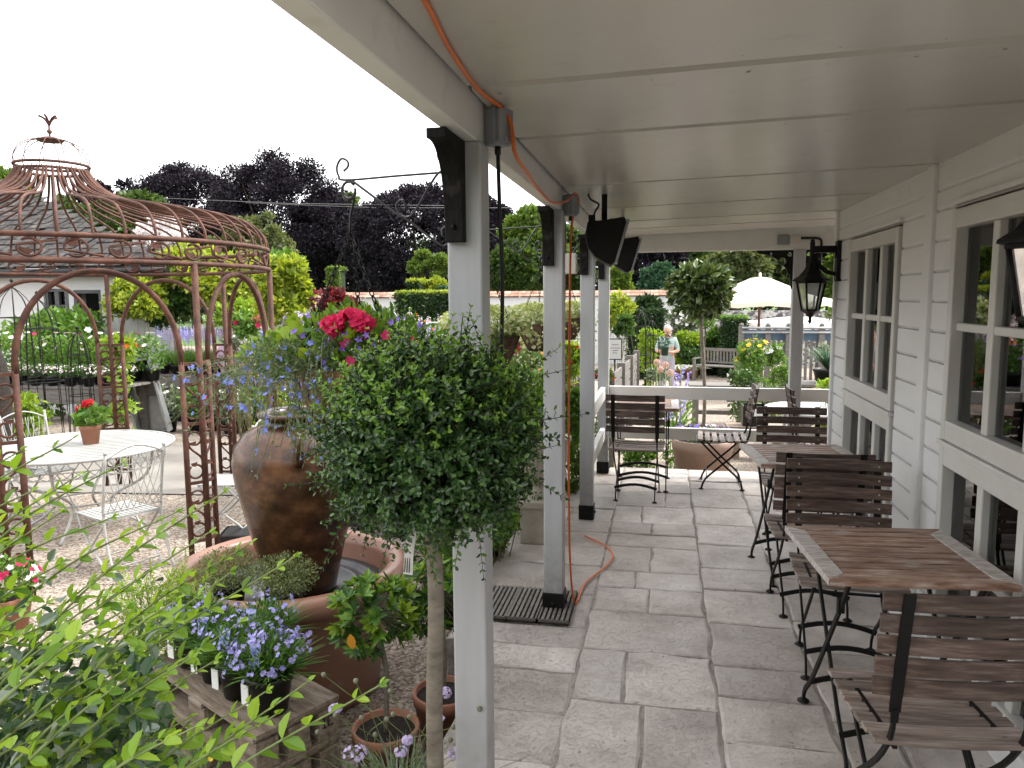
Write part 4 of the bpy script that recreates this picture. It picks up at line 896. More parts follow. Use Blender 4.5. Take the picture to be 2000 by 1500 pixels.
p = AT(1252, 750, 13.2); m = M(); pot(m, .24, .52, (p[0], 13.2, gz(13.2)-.02)); tag(m.build('tub', BPLAST), 'black tub under the nearer obelisk', 'plant pot')
def birdbath():
    p = AT(1592, 720, 13.5); t = thing('bird_bath', 'yellow stone bird bath right of the far post', 'bird bath', (p[0], 13.5, gz(13.5)))
    m = M(); m.lathe([(0, 0), (.2, 0), (.2, .08), (.1, .12), (.08, .3), (.10, .45), (.12, .5), (0, .5)], 20); m.build('pedestal', PM('sandstone', [(.42, .30, .16), (.52, .40, .24)], 6, rough=.85), t)
    m = M(); m.lathe([(0, .49), (.12, .5), (.22, .6), (.27, .66), (.27, .69), (.25, .69), (.18, .62), (0, .6)], 24); m.build('basin', bpy.data.materials['sandstone'], t)
birdbath()
# slatted bed edging and posts left of the far rail
def slat_fence():
    t = thing('slat_fence', 'dark timber bed edging with posts leading away past the far rail', 'fence', (0, 0, 0))
    A = np.array(AT(1192, 735, 8.6)); B = np.array(AT(1243, 690, 13.0)); g0, g1 = gz(8.6), gz(13)
    for k in range(4):
        f = k/3; p = A+(B-A)*f; m = M(); m.box((p[0], p[1], (gz(p[1])+p[2])/2), (.10, .10, p[2]-gz(p[1])+.1)); m.build('post', OLDWOOD, t)
    for k in range(4):
        m = M(); o = np.array([0, 0, -.06-k*.15]); m.bar(A+o, B+o, .03, .12); m.build('rail_board', OLDWOOD, t)
slat_fence()
def signboard():
    p = AT(1201, 682, 9.4); t = thing('notice_board', 'white notice in a black frame on a stand beyond the rail', 'sign', (p[0], 9.4, p[2]-.16))
    m = M(); m.box((0, 0, .16), (.17, .012, .26)); m.build('board', BLACK, t); m = M(); m.box((0, -.009, .16), (.15, .006, .235)); m.build('paper', PM('notice_paper', [(.5, .5, .49)]*2, rough=.6), t)
    m = M()
    for z, w_ in ((.215, .07), (.175, .10), (.145, .05), (.115, .045)):
        x = -w_/2
        rr = random.Random(int(z*1000))
        while x < w_/2: l = rr.uniform(.008, .018); m.box((x+l/2, -.0125, z), (l, .001, .009)); x += l+.006
    m.build('lettering', INK, t); m = M(); m.tube([(0, .01, .03), (0, .01, -.5)], .012, 6); m.build('stand', BLACK, t)
signboard()
# galvanised trough leaning by the benches
def trough():
    p = G(300, 848, -.36); t = thing('trough', 'galvanised metal trough with rust stains, stood on end by the gazebo', 'trough', (p[0], p[1], -.38), R_(20)); m = M()
    L_, W_, D_, th = 1.15, .42, .26, .012; Rm = np.array(Matrix.Rotation(R_(-12), 3, 'Y'))@np.array(Matrix.Rotation(R_(0), 3, 'X'))
    def bx(c, d): m.box(Rm@np.array(c), d, Rm=Rm)
    bx((0, D_, L_/2), (W_, th, L_)); bx((-W_/2, D_/2, L_/2), (th, D_-.01, L_)); bx((W_/2, D_/2, L_/2), (th, D_-.01, L_)); bx((0, D_/2, L_-.006), (W_-.02, D_-.02, th)); bx((0, D_/2, .03), (W_-.02, D_-.02, th))
    bx((-W_/2-.01, 0, L_/2), (.03, .02, L_)); bx((W_/2+.01, 0, L_/2), (.03, .02, L_)); bx((0, 0, L_-.01), (W_, .02, .03)); m.build('body', STEEL, t)
trough()
def nursery_bench(loc, L_, W_, h, label, rz=0, brace=True):
    t = thing('nursery_bench', label, 'plant bench', loc, rz)
    m = M()
    for k in range(5): m.box((0, -W_/2+(k+.5)*W_/5, h-.015), (L_, W_/5-.02, .03))
    m.build('top', OLDWOOD, t); m = M(); m.box((0, -W_/2+.02, h-.14), (L_, .03, .2)); m.box((0, W_/2-.02, h-.14), (L_, .03, .2)); m.build('apron', OLDWOOD, t)
    for x in (-L_/2+.25, L_/2-.25):
        for y in (-W_/2+.06, W_/2-.06):
            m = M(); m.box((x, y, (h-.03)/2), (.09, .07, h-.03)); m.build('leg', OLDWOOD, t)
        if brace:
            for s in (-1, 1): m = M(); m.bar((x, -W_/2+.06, h*.3), (x+s*.38, -W_/2+.06, h-.1), .06, .05); m.build('brace', OLDWOOD, t)
    return t
nursery_bench((-8.75, 9.75, gz(9.75)), 2.6, 1.0, .82, 'old timber plant bench with diagonal braces at the left, under pink-white flowers')
nursery_bench((-7.0, 12.2, gz(12.2)), 3.4, 1.1, .82, 'timber plant bench carrying lavender behind the gazebo', R_(-4), False)
nursery_bench((-1.55, 6.3, -.3), 2.6, .8, .72, 'timber plant bench beside the veranda posts, crowded with green plants', R_(80), False)
nursery_bench((-3.6, 13.5, gz(13.5)), 4.2, 1.0, .7, 'low timber plant bench under mixed flowers in the middle of the garden', 0, False)
# stone pedestal urn between the second and third posts
t = thing('stone_planter', 'grey stone urn on a square pedestal beside the third post', 'planter', (-.80, 5.05, 0))
m = M(); m.box((0, 0, .12), (.26, .26, .25)); m.box((0, 0, .27), (.30, .30, .05)); m.build('pedestal', STONE, t, bev=.008)
m = M(); m.lathe([(0, .295), (.09, .295), (.07, .34), (.06, .38), (.13, .44), (.17, .55), (.175, .66), (.20, .69), (.2, .71), (.17, .71), (.15, .66), (0, .65)], 24); m.build('urn', STONE, t)
# grey picket planter seen between the first two posts
t = thing('picket_frame', 'grey picket A-frame standing on the bench among plants, between the first two posts', 'plant stand', (AT(1038, 670, 7.6)[0], 7.6, .42))
m = M()
for k in range(4): m.bar((-.16+k*.09, -.12, .5-.11*abs(k-2)), (-.26+k*.13, -.25, .0), .075, .018, (0, 1, .2))
m.build('pickets', OLDWOOD, t); m = M(); m.bar((-.26, -.2, .14), (.16, -.2, .14), .02, .05); m.build('rail', OLDWOOD, t)
# wrought brackets for the hanging baskets
BRIRON = PM('bare_iron', [(.03, .03, .032), (.065, .065, .07)], 20, rough=.35, metal=.4)
def bracket(loc, label):
    t = thing('hanging_bracket', label, 'bracket', loc, group='scrolled iron brackets on the veranda posts'); P = lambda l: spline([(-u, 0, z) for u, z in l], max(10, 6*len(l)))
    m = M(); m.tube(P([(0, 1.998), (.15, 1.993), (.306, 1.987), (.328, 2.0), (.332, 2.025), (.318, 2.047), (.3, 2.04), (.298, 2.025), (.312, 2.012)]), .0035, 5)
    m.tube(P([(.29, 1.987), (.155, 1.888), (.12, 1.868), (.03, 1.80), (.01, 1.796), (-.004, 1.81), (.004, 1.845), (.02, 1.84), (.018, 1.82)]), .0038, 5)
    m.tube(P([(0, 1.985), (.012, 1.998), (.03, 1.995), (.06, 1.955), (.10, 1.893), (.125, 1.876), (.15, 1.89), (.154, 1.915), (.138, 1.925), (.128, 1.91), (.13, 1.895)]), .0038, 5)
    m.tube(P([(.005, 2.0), (.025, 2.03), (.03, 2.05), (.018, 2.06), (.008, 2.05)]), .003, 5)
    m.tube([(-.298+.02*math.cos(a), 0, 1.958+.024*math.sin(a)) for a in np.linspace(0.6, 2*math.pi+.2, 18)], .0042, 5); m.build('scrollwork', BRIRON, t)
    m = M(); m.box((-.002, 0, 1.92), (.006, .02, .3)); m.build('backplate', BLACK, t)
YB = (2.13, 3.86, 5.58, 7.11)
for y, lab in zip(YB, ('scrolled iron bracket on the nearest white post, carrying the lobelia basket', 'scrolled iron bracket on the second white post', 'scrolled iron bracket on the third white post', 'scrolled iron bracket on the corner post at the far rail')): bracket((-.602, y, 0), lab)
def chain(m, a, b, link=.022, r=.0022):
    a = np.array(a, float); b = np.array(b, float); L_ = np.linalg.norm(b-a); n = int(L_/link); d = (b-a)/L_; s1 = nrm(np.cross(d, [.3, .5, .1])); s2 = np.cross(d, s1)
    for k in range(n):
        c = a+d*(k+.5)*link; s = s1 if k % 2 else s2
        m.tube([c+d*link*.62*math.cos(q)+s*link*.30*math.sin(q) for q in np.linspace(0, 2*math.pi, 10, endpoint=False)], r, 4, closed=True)
WICK = PM('wicker', [(.05, .028, .018), (.13, .075, .045)], 30, (1, 1, 3), rough=.7, bump=.5); TERRC = PM('fibre_cone', [(.15, .07, .04), (.26, .13, .075)], 10, rough=.65, bump=.2)
def basket(loc, z_rim, r, h, label, mat, ztop=1.935):
    t = thing('hanging_basket', label, 'hanging basket', (loc[0], loc[1], 0)); m = M(); prof = [(0, z_rim-h), (r*.42, z_rim-h), (r*.62, z_rim-h*.75), (r*.86, z_rim-h*.35), (r, z_rim), (r-.012, z_rim), (r*.8, z_rim-.03), (0, z_rim-.03)]
    m.lathe(prof, 28)
    for k in range(14): a = 2*math.pi*k/14; m.tube([(q*1.01*math.cos(a), q*1.01*math.sin(a), z) for q, z in prof[1:5]], .006, 4)
    m.build('bowl', mat, t); m = M(); m.tube(spline([(0, 0, ztop+.012), (.016, 0, ztop), (.004, 0, ztop-.05), (0, 0, ztop-.11)], 12), .004, 5)
    for k in range(3): a = R_(100+120*k); chain(m, (0, 0, ztop-.1), (r*math.cos(a), r*math.sin(a), z_rim))
    m.build('chain', BLACK, t); return t
bk1 = basket((-.9, YB[0]), 1.45, .17, .24, 'hanging basket with pink geraniums, purple flowers and trailing blue lobelia', TERRC)
bk2 = [basket((-.9, y), 1.45, .17, .20, lab, WICK) for y, lab in zip(YB[1:], ('dark wicker ivy basket nearest the lobelia basket, partly hidden by the first post', 'dark wicker hanging basket with variegated ivy, just left of the second post', 'dark wicker hanging basket with variegated ivy, right of the second post'))]
# ------------------------------------------------------------------ plants
BOX = LM('privet_leaf', [(.018, .045, .016), (.032, .08, .022), (.05, .115, .028), (.10, .20, .04)], rough=.27, trans=.22, spec=.55)
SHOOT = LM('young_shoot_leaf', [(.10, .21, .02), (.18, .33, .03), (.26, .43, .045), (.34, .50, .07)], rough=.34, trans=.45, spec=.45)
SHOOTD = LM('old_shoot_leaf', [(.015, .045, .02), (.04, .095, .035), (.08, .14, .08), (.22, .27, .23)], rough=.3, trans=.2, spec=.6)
BAY = LM('bay_leaf', [(.03, .06, .018), (.06, .105, .03), (.10, .15, .05), (.17, .22, .07)], rough=.28, trans=.15, spec=.55)
AZAL = LM('azalea_leaf', [(.02, .06, .015), (.045, .11, .02), (.10, .21, .03), (.2, .34, .05)], rough=.36, trans=.3)
MID = LM('mid_green_leaf', [(.025, .06, .015), (.05, .11, .022), (.08, .16, .035)], trans=.3)
FRESH = LM('fresh_green_leaf', [(.05, .12, .02), (.09, .19, .03), (.15, .27, .05)], trans=.35)
GOLD = LM('golden_leaf', [(.13, .20, .02), (.25, .33, .03), (.36, .42, .05), (.07, .13, .02)], trans=.4)
LIME = LM('lime_leaf', [(.16, .27, .03), (.26, .38, .04), (.10, .19, .025)], trans=.4)
GREYG = LM('grey_green_leaf', [(.09, .13, .08), (.15, .20, .13), (.22, .26, .18)], trans=.2)
DARKG = LM('dark_green_leaf', [(.010, .028, .010), (.02, .05, .014), (.035, .075, .02)], trans=.2)
IVY = LM('variegated_leaf', [(.16, .25, .07), (.46, .52, .26), (.70, .72, .54), (.25, .36, .12)], trans=.3)
ACER = LM('red_maple_leaf', [(.06, .012, .016), (.12, .022, .026), (.20, .035, .04), (.06, .02, .026)], trans=.35, tint=(1.5, .6, .6))
PURP = LM('purple_beech_leaf', [(.006, .0052, .008), (.010, .0085, .013), (.018, .0145, .021), (.030, .025, .035)], trans=.1, rough=.65, spec=.15, tint=(1.3, .6, .8))
TREE1 = LM('tree_leaf', [(.02, .045, .012), (.045, .085, .018), (.085, .14, .03)], trans=.3)
TREE2 = LM('bright_tree_leaf', [(.05, .10, .018), (.09, .155, .026), (.15, .22, .04)], trans=.35)
TREE3 = LM('olive_tree_leaf', [(.05, .075, .03), (.10, .13, .05), (.17, .19, .085)], trans=.3)
TREE4 = LM('blue_green_leaf', [(.02, .06, .035), (.035, .09, .05), (.06, .13, .07)], trans=.2)
def FM(name, cols, trans=.3): return LM(name, cols, rough=.6, trans=trans, spec=.2, tint=(1, .9, .9))
F_PINK = FM('hot_pink_petal', [(.62, .02, .09), (.75, .04, .15)]); F_RED = FM('red_petal', [(.45, .01, .02), (.6, .02, .03)]); F_MAG = FM('magenta_petal', [(.35, .01, .06), (.5, .03, .12)])
F_VIO = FM('violet_petal', [(.20, .11, .55), (.33, .2, .68)]); F_BLUE = FM('lobelia_petal', [(.17, .23, .68), (.28, .35, .80)]); F_LAV = FM('lavender_petal', [(.26, .24, .58), (.4, .37, .72), (.5, .47, .78)])
F_WHITE = FM('white_petal', [(.74, .72, .72), (.82, .81, .8)]); F_PALEP = FM('pale_pink_petal', [(.7, .5, .58), (.8, .66, .72), (.8, .78, .78)]); F_YEL = FM('yellow_petal', [(.75, .55, .04), (.82, .68, .12)])
F_ORG = FM('orange_petal', [(.75, .16, .03), (.8, .28, .05)]); F_LIL = FM('lilac_petal', [(.5, .42, .66), (.62, .55, .74)]); F_PUR = FM('purple_petal', [(.22, .04, .38), (.32, .08, .5)])
F_PEACH = FM('peach_seedhead', [(.55, .34, .26), (.66, .46, .36)])
def rot_near(rng, n, d, spread): return nrm(np.array(d)+rng.normal(0, spread, (n, 3)))
def ballpts(rng, n, c, R, shell=.5):
    u = sph(rng, n); r = (shell+(1-shell)*rng.random(n)**.6)[:, None]; return np.array(c)+u*r*np.array(R), u
def foliage(m, rng, n, c, R, L, W, mat=0, shell=.45, hi=False, up=.25, out=.7, droop=0.0):
    P, u = ballpts(rng, n, c, R, shell); D = nrm(u*out+rng.normal(0, .55, (n, 3))+[0, 0, up]); N = nrm(u+rng.normal(0, .45, (n, 3))+[0, 0, .5])
    s = rng.uniform(.7, 1.2, n); m.leaves(P, D, N, L*s, W*s, mat, hi, droop=droop); return m
def clumpy(m, rng, nc, n, c, R, L, W, mat=0, cl=.3, lowcut=-.5, up=.3, flat=.75, gap=.55, squash=.0):
    u = sph(rng, nc*3); u = u[u[:, 2] > lowcut][:nc]; rad = rng.uniform(gap, .92, len(u))[:, None]; C = np.array(c)+u*rad*np.array(R); cr = cl*np.mean(R)*rng.uniform(.65, 1.25, len(u))
    k = rng.integers(0, len(C), n); v = sph(rng, n); q = rng.random(n)**.5; P = C[k]+v*(cr[k]*q)[:, None]*[1, 1, flat]
    D = nrm(v*.7+rng.normal(0, .5, (n, 3))+[0, 0, up-.3*squash]); N = nrm(v*.6+rng.normal(0, .5, (n, 3))+[0, 0, .6]); s = rng.uniform(.6, 1.25, n)
    m.leaves(P, D, N, L*s, W*s, mat); return C, cr
def stems(m, a, B, r, rng, mat=0, k=4, sag=.0):
    for b in B:
        a_ = np.array(a)+rng.normal(0, .01, 3); mid = (a_+b)/2+rng.normal(0, .06, 3)*np.linalg.norm(b-a_); m.tube([a_, mid, b], [r, r*.7, r*.35], k, mat, cap=False)
def bush(name, label, loc, R, n, L, W, mat, seed, cat='shrub', nc=26, cl=.36, flowers=None, group=None, hi=False, base=None, stemm=TWIG, lowcut=-.6):
    """shrub on the ground (or base height), leaf clumps on real stems"""
    rng = np.random.default_rng(seed); z0 = gz(loc[1]) if base is None else base; t = thing(name, label, cat, (loc[0], loc[1], z0), group=group); c = (0, 0, loc[2]-z0)
    m = M(); C, cr = clumpy(m, rng, nc, n, c, R, L, W, 0, cl, lowcut); gap = c[2]-R[2]
    if .12 < gap < 1.3: clumpy(m, rng, max(8, nc//2), int(n*.7), (0, 0, c[2]*.5), (R[0]*.85, R[1]*.85, c[2]*.52), L, W, 0, cl, -1)
    m.build('foliage', mat, t); m = M(); stems(m, (0, 0, 0), C[::max(1, len(C)//9)], .0045*max(1, R[2]), rng); m.build('stem', stemm, t)
    if flowers:
        fm, nf, fs = flowers[:3]; fu = sph(rng, nf*3); fu = fu[fu[:, 2] > -.1][:nf]; m = M(); P = np.array(c)+fu*np.array(R)*rng.uniform(.85, 1.08, (len(fu), 1))
        m.flowers(P, nrm(fu+[0, -.4, .4]+rng.normal(0, .3, fu.shape)), fs*rng.uniform(.7, 1.2, len(fu)), 6, wide=1.0, cup=.5); m.flowers(P+fu*fs*.05, nrm(fu+[0, -.4, .5]), fs*.6, 5, wide=.9, cup=.9); m.build('blossoms', fm, t)
    return t
def PXY(px, py, y): return AT(px, py, y)

def tree(name, label, x, y, zc, R, mat, nc, n, L, seed, trunk=.3, cl=.26, lowcut=-.7, gap=.5, cat='tree', group=None, flat=.7, bark=DBARK, z0=None):
    rng = np.random.default_rng(seed); g = gz(y) if z0 is None else z0; t = thing(name, label, cat, (x, y, g), group=group); m = M(); C, cr = clumpy(m, rng, nc, n, (0, 0, zc-g), R, L, L*.62, 0, cl, lowcut, gap=gap, flat=flat); m.build('crown', mat, t)
    m = M(); top = (zc-g)*.8; m.tube([(0, 0, 0), (.05*trunk, 0, top*.35), (0, .1*trunk, top*.7), (0, 0, top)], [trunk, trunk*.75, trunk*.5, trunk*.3], 8)
    for c_ in C[rng.permutation(len(C))[:14]]: b = np.array([0, 0, top*rng.uniform(.45, .95)]); m.tube([b, (b+c_)/2+[0, 0, -.1*R[2]*.3], c_], [trunk*.35, trunk*.2, trunk*.08], 5, cap=False)
    m.build('trunk', bark, t); return t
def far_trees():
    def at(px, py, y): return AT(px, py, y)
    Y = 52
    def T(label, px, top, bot, wpx, y, mat, seed, nc=90, n=16000, L=.42, name='tree', cl=.24, **k):
        a = at(px, top, y); b = at(px, bot, y); l = at(px-wpx/2, top, y); r = at(px+wpx/2, top, y); rx = (r[0]-l[0])/2; rz = (a[2]-b[2])/2
        tree(name, label, a[0], y, (a[2]+b[2])/2, (rx, rx*.8, rz), mat, nc, n, L, seed, trunk=.35, cl=cl, **k)
    P = 'copper beeches beyond the garden wall'
    T('broad copper beech behind the hanging bracket, tallest, with a humped top', 535, 300, 600, 300, Y, PURP, 1, 190, 95000, .2, 'copper_beech', .22, group=P, lowcut=-1, gap=.74)
    T('copper beech left of the tallest one, above the gazebo roof', 366, 306, 600, 235, Y+3, PURP, 2, 160, 70000, .21, 'copper_beech', .22, group=P, lowcut=-1, gap=.74)
    T('rounded copper beech behind the first white post', 810, 360, 605, 285, Y-3, PURP, 3, 190, 90000, .2, 'copper_beech', .22, group=P, lowcut=-1, gap=.74)
    T('copper beech between the first and second white posts', 945, 385, 590, 150, Y, PURP, 4, 130, 50000, .21, 'copper_beech', .23, group=P, lowcut=-1, gap=.74)
    T('distant dark copper beech at the left, low beside the gazebo dome', 225, 352, 560, 180, Y+14, PURP, 5, 80, 14000, .5, 'copper_beech', .25, group=P, lowcut=-1, gap=.74)
    T('dark copper beech seen under the veranda beam behind the heaters', 1262, 455, 590, 150, Y, PURP, 6, 90, 20000, .4, 'copper_beech', .23, group=P, lowcut=-1, gap=.74)
    T('copper beech filling the gap between the tallest and the rounded one, low', 640, 372, 605, 190, Y+6, PURP, 7, 110, 40000, .24, 'copper_beech', .25, group=P, lowcut=-1, gap=.74)
    rng = np.random.default_rng(99); m = M()
    for k in range(70): x = -62+k*1.45; clumpy(m, rng, 12, 1000, (x, 74+rng.normal(0, 2), rng.uniform(3.0, 5.0)), (2.6, 2.2, rng.uniform(4.0, 5.6)), .45, .28, 0, .4, -1)
    tag(m.build('far_wood', LM('far_wood_leaf', [(.008, .014, .008), (.015, .025, .012), (.028, .042, .018)], trans=.1, rough=.6, spec=.15)), 'dark mass of distant woodland behind the garden wall, under the beech crowns', 'woodland', kind='stuff')
    T('green tree rising between two copper beeches behind the bracket hook', 668, 372, 560, 110, Y+9, TREE2, 8, 60, 12000, .4)
    T('pale green conifer-like tree between the second white post and the first', 1040, 392, 600, 125, 40, TREE2, 9, 90, 22000, .3, cl=.22, lowcut=-.9)
    T('green tree beside the second post, behind the first bracket of the row', 1000, 470, 600, 90, 38, TREE1, 10, 60, 12000, .3)
    T('green tree seen between the second and third white posts', 1118, 440, 600, 80, 42, TREE1, 120, 60, 14000, .3, lowcut=-.9)
    T('bright green small tree under the farther heater', 1207, 515, 590, 60, 34, TREE2, 11, 50, 9000, .22, lowcut=-.9)
    T('blue-green feathery tree behind the bay tree, left of its crown', 1290, 512, 590, 75, 36, TREE4, 12, 60, 11000, .22, lowcut=-.9)
    T('dark wooded backdrop tree above the bay tree', 1360, 455, 590, 130, 55, TREE1, 13, 80, 16000, .4)
    T('olive green tree with layered crown left of the parasol top', 1440, 470, 590, 130, 44, TREE3, 14, 90, 18000, .34, cl=.2)
    T('olive green tree right behind the cream parasol', 1530, 455, 600, 150, 46, TREE3, 15, 90, 18000, .36, cl=.2)
    T('yellow-green tree seen between the wall lantern and the white wall', 1625, 470, 620, 110, 40, TREE2, 16, 80, 15000, .3)
    T('blue-grey tree far behind the parasol and the end post', 1545, 440, 590, 110, 62, TREE4, 17, 60, 9000, .45)
    T('green tree behind the gazebo dome above the cottage roof', 255, 372, 520, 170, 24, TREE1, 18, 80, 16000, .2)
    T('green tree at the left edge above the cottage roof', 10, 335, 520, 120, 25, TREE2, 19, 60, 10000, .22)
    T('tall green tree at the far left behind the gazebo dome', 130, 385, 520, 150, 27, TREE1, 119, 60, 12000, .22)
    T('white flowering tree seen through the gazebo dome', 312, 418, 520, 95, 19, F_WHITE, 20, 60, 9000, .09)
    T('open grey-green tree right of the gazebo dome', 500, 408, 560, 170, 23, TREE3, 21, 70, 11000, .15, cl=.17, gap=.3)
    T('small pale green tree with a bare trunk before the purple beeches', 838, 482, 580, 90, 33, TREE2, 22, 40, 8000, .16, cl=.24, lowcut=-.2, flat=.45)
    T('grey-green round shrub-like tree at the foot of the beech, left of the first post', 870, 560, 592, 40, 31, TREE4, 23, 30, 4000, .14)
    T('golden-leaved small tree behind the garden wall', 845, 540, 580, 70, 32, GOLD, 24, 36, 6000, .13)
far_trees()
for k, (a, b) in enumerate((((250, 384), (900, 402)), ((480, 396), (1010, 406)))):
    p = AT(*a, 46); q = AT(*b, 46); m = M(); m.tube([p, ((p[0]+q[0])/2, 46, (p[2]+q[2])/2-.15), q], .012, 4); tag(m.build('overhead_wire', PM('wire%d' % k, [(.2, .2, .2)]*2)), ('upper overhead wire crossing in front of the copper beeches', 'lower overhead wire crossing in front of the copper beeches')[k], 'wire')
def hedge(label, x0, x1, y, z0, z1, d, mat, seed, L=.09, n=None, top=None):
    rng = np.random.default_rng(seed); t = thing('hedge', label, 'hedge', ((x0+x1)/2, y, z0)); w_ = (x1-x0)/2; h = z1-z0; m = M(); m.box((0, 0, h/2-.03), (2*w_-.1, d-.1, h-.08)); m.build('core', PM('hedge_core', [(.008, .02, .006), (.015, .03, .01)], 5), t)
    n = n or int(2600*(w_*2*h+w_*2*d)); m = M()
    for f, cnt, ax in ((0, .62, (0, -1, 0)), (1, .38, (0, 0, 1))):
        k = int(n*cnt); a = rng.uniform(-w_, w_, k); P = np.stack([a, np.full(k, -d/2), rng.uniform(0, h, k)], 1) if f == 0 else np.stack([a, rng.uniform(-d/2, d/2, k), np.full(k, h)], 1)
        P = P+rng.normal(0, .035, (k, 3)); D = nrm(np.array(ax)*.6+rng.normal(0, .7, (k, 3))); N = nrm(np.array(ax)+rng.normal(0, .5, (k, 3))); m.leaves(P, D, N, L*rng.uniform(.6, 1.2, k), L*.6, 1 if (f and top) else 0)
    m.build('foliage', [mat, top or mat], t)
hx = lambda px, y: AT(px, 600, y)[0]; hz = lambda px, py, y: AT(px, py, y)[2]
hedge('tall clipped hedge with a golden top left of the first white post', hx(784, 25), hx(905, 25), 25, gz(25), hz(830, 574, 25), 1.2, DARKG, 31, .09, top=GOLD)
hedge('low clipped dark hedge behind the woman', hx(1225, 23), hx(1300, 23), 23, gz(23), hz(1260, 610, 23), .6, DARKG, 32, .08)
hedge('clipped dark hedge left of the parasol pole', hx(1408, 24), hx(1458, 24), 24, gz(24), hz(1430, 622, 24), .8, DARKG, 33, .08, top=FRESH)
hedge('low clipped hedge running behind the bench', hx(1320, 24.6), hx(1445, 24.6), 24.6, gz(24.6), hz(1400, 664, 24.6), .5, DARKG, 34, .08, top=FRESH)
hedge('column of clipped green yew above the red maple', hx(638, 30), hx(662, 30), 30.5, gz(30), hz(650, 526, 30), .8, TREE2, 35, .12)
hedge('clipped yew block on the far side of the wall near the small pale tree', hx(803, 31), hx(826, 31), 31, gz(30), hz(815, 551, 31), .8, DARKG, 36, .12, top=GOLD)

# --- standard privet in front of the first post
def standard():
    rng = np.random.default_rng(5); x, y = -.553, 1.75; t = thing('standard_privet', 'lollipop privet with a dense small-leaved ball on a bare pale trunk, before the first post', 'tree', (x, y, -.3)); c = np.array([.0, 0, 1.603]); Rr = np.array([.27, .26, .262])
    m = M(); n = 2900; u = sph(rng, n); u = u[~((u[:, 2] < -.82))]; P0 = c+u*Rr*rng.uniform(.45, .80, (len(u), 1))
    tw = M()
    sp = np.where(rng.random(len(u)) < .06, 1.9, 1.0)
    for i in range(len(u)):
        d = nrm(u[i]*.8+rng.normal(0, .42, 3)+[0, 0, .28 if u[i][2] > -.3 else -.1]); L_ = rng.uniform(.055, .105)*sp[i]; k = int(7*(1.6 if sp[i] > 1.5 else 1)); a = P0[i]; bend = rng.normal(0, .15, 3)
        tt = np.linspace(.12, 1, k)[:, None]; pts = a+d*L_*tt+bend*L_*tt**2; s1 = nrm(np.cross(d, rng.normal(size=3))); s2 = np.cross(d, s1)
        for j in range(k):
            s = s1 if j % 2 else s2; sz = .0205*(1-.45*j/k)*rng.uniform(.8, 1.15)
            PP = np.stack([pts[j], pts[j]]); DD = nrm(np.stack([s*.8+d*.6, -s*.8+d*.6])+rng.normal(0, .15, (2, 3))); m.leaves(PP, DD, nrm(np.stack([d, d])+rng.normal(0, .25, (2, 3))+[0, 0, .5]), sz, sz*.58, 1 if j > k-3 and u[i][2] > .2 else 0, hi=True, fold=.15)
        if i % 3 == 0 or sp[i] > 1.5: tw.tube([a-d*.03, a+d*L_*.5+bend*L_*.25, a+d*L_+bend*L_], [.0016, .0012, .0007], 3, cap=False)
    m.build('crown', [BOX, LM('privet_lit_tip_leaf', [(.08, .18, .025), (.15, .28, .04), (.23, .38, .06)], rough=.3, trans=.35)], t)  # paler tip leaves only on the upper ball: its lit top put into the colour
    for q in sph(rng, 26): b = c+q*Rr*.75; tw.tube([c+[0, 0, -.24], c*.5+b*.5+[0, 0, -.08], b], [.007, .005, .002], 4, cap=False)
    tw.build('twig', DBARK, t)
    m = M(); pts = spline([(.012, .0, .1), (.004, 0, .5), (.0, .0, .9), (.01, 0, 1.2), (.004, 0, 1.42)], 24); m.tube(pts, np.linspace(.0235, .0195, len(pts)), 12); m.build('trunk', BARK, t)
    m = M(); pot(m, .17, .29, (0, 0, 0)); m.build('pot', TERRA, t); m = M(); m.lathe([(0, .262), (.152, .262)], 20); m.build('soil', SOIL, t)
    t2 = thing('plant_label', 'long white plant label hanging from a stake left of the lollipop trunk', 'plant label', (-.615, 1.80, 0))
    p = AT(805, 1038, 1.8); q = AT(797, 1122, 1.8); m = M(); m.strip([(p[0]+.615, 0, p[2]), ((p[0]+q[0])/2+.613, -.004, (p[2]+q[2])/2), (q[0]+.615, 0, q[2])], .024, .0012, (0, 1, 0)); m.build('tag', TAGW, t2)
    m = M()
    for k in range(3): x0 = q[0]+.607+k*.006; m.bar((x0, -.0035, q[2]+.006), (x0+.003, -.0035, q[2]+.045), .002, .001, (0, 1, 0))
    m.build('lettering', INK, t2)
standard()

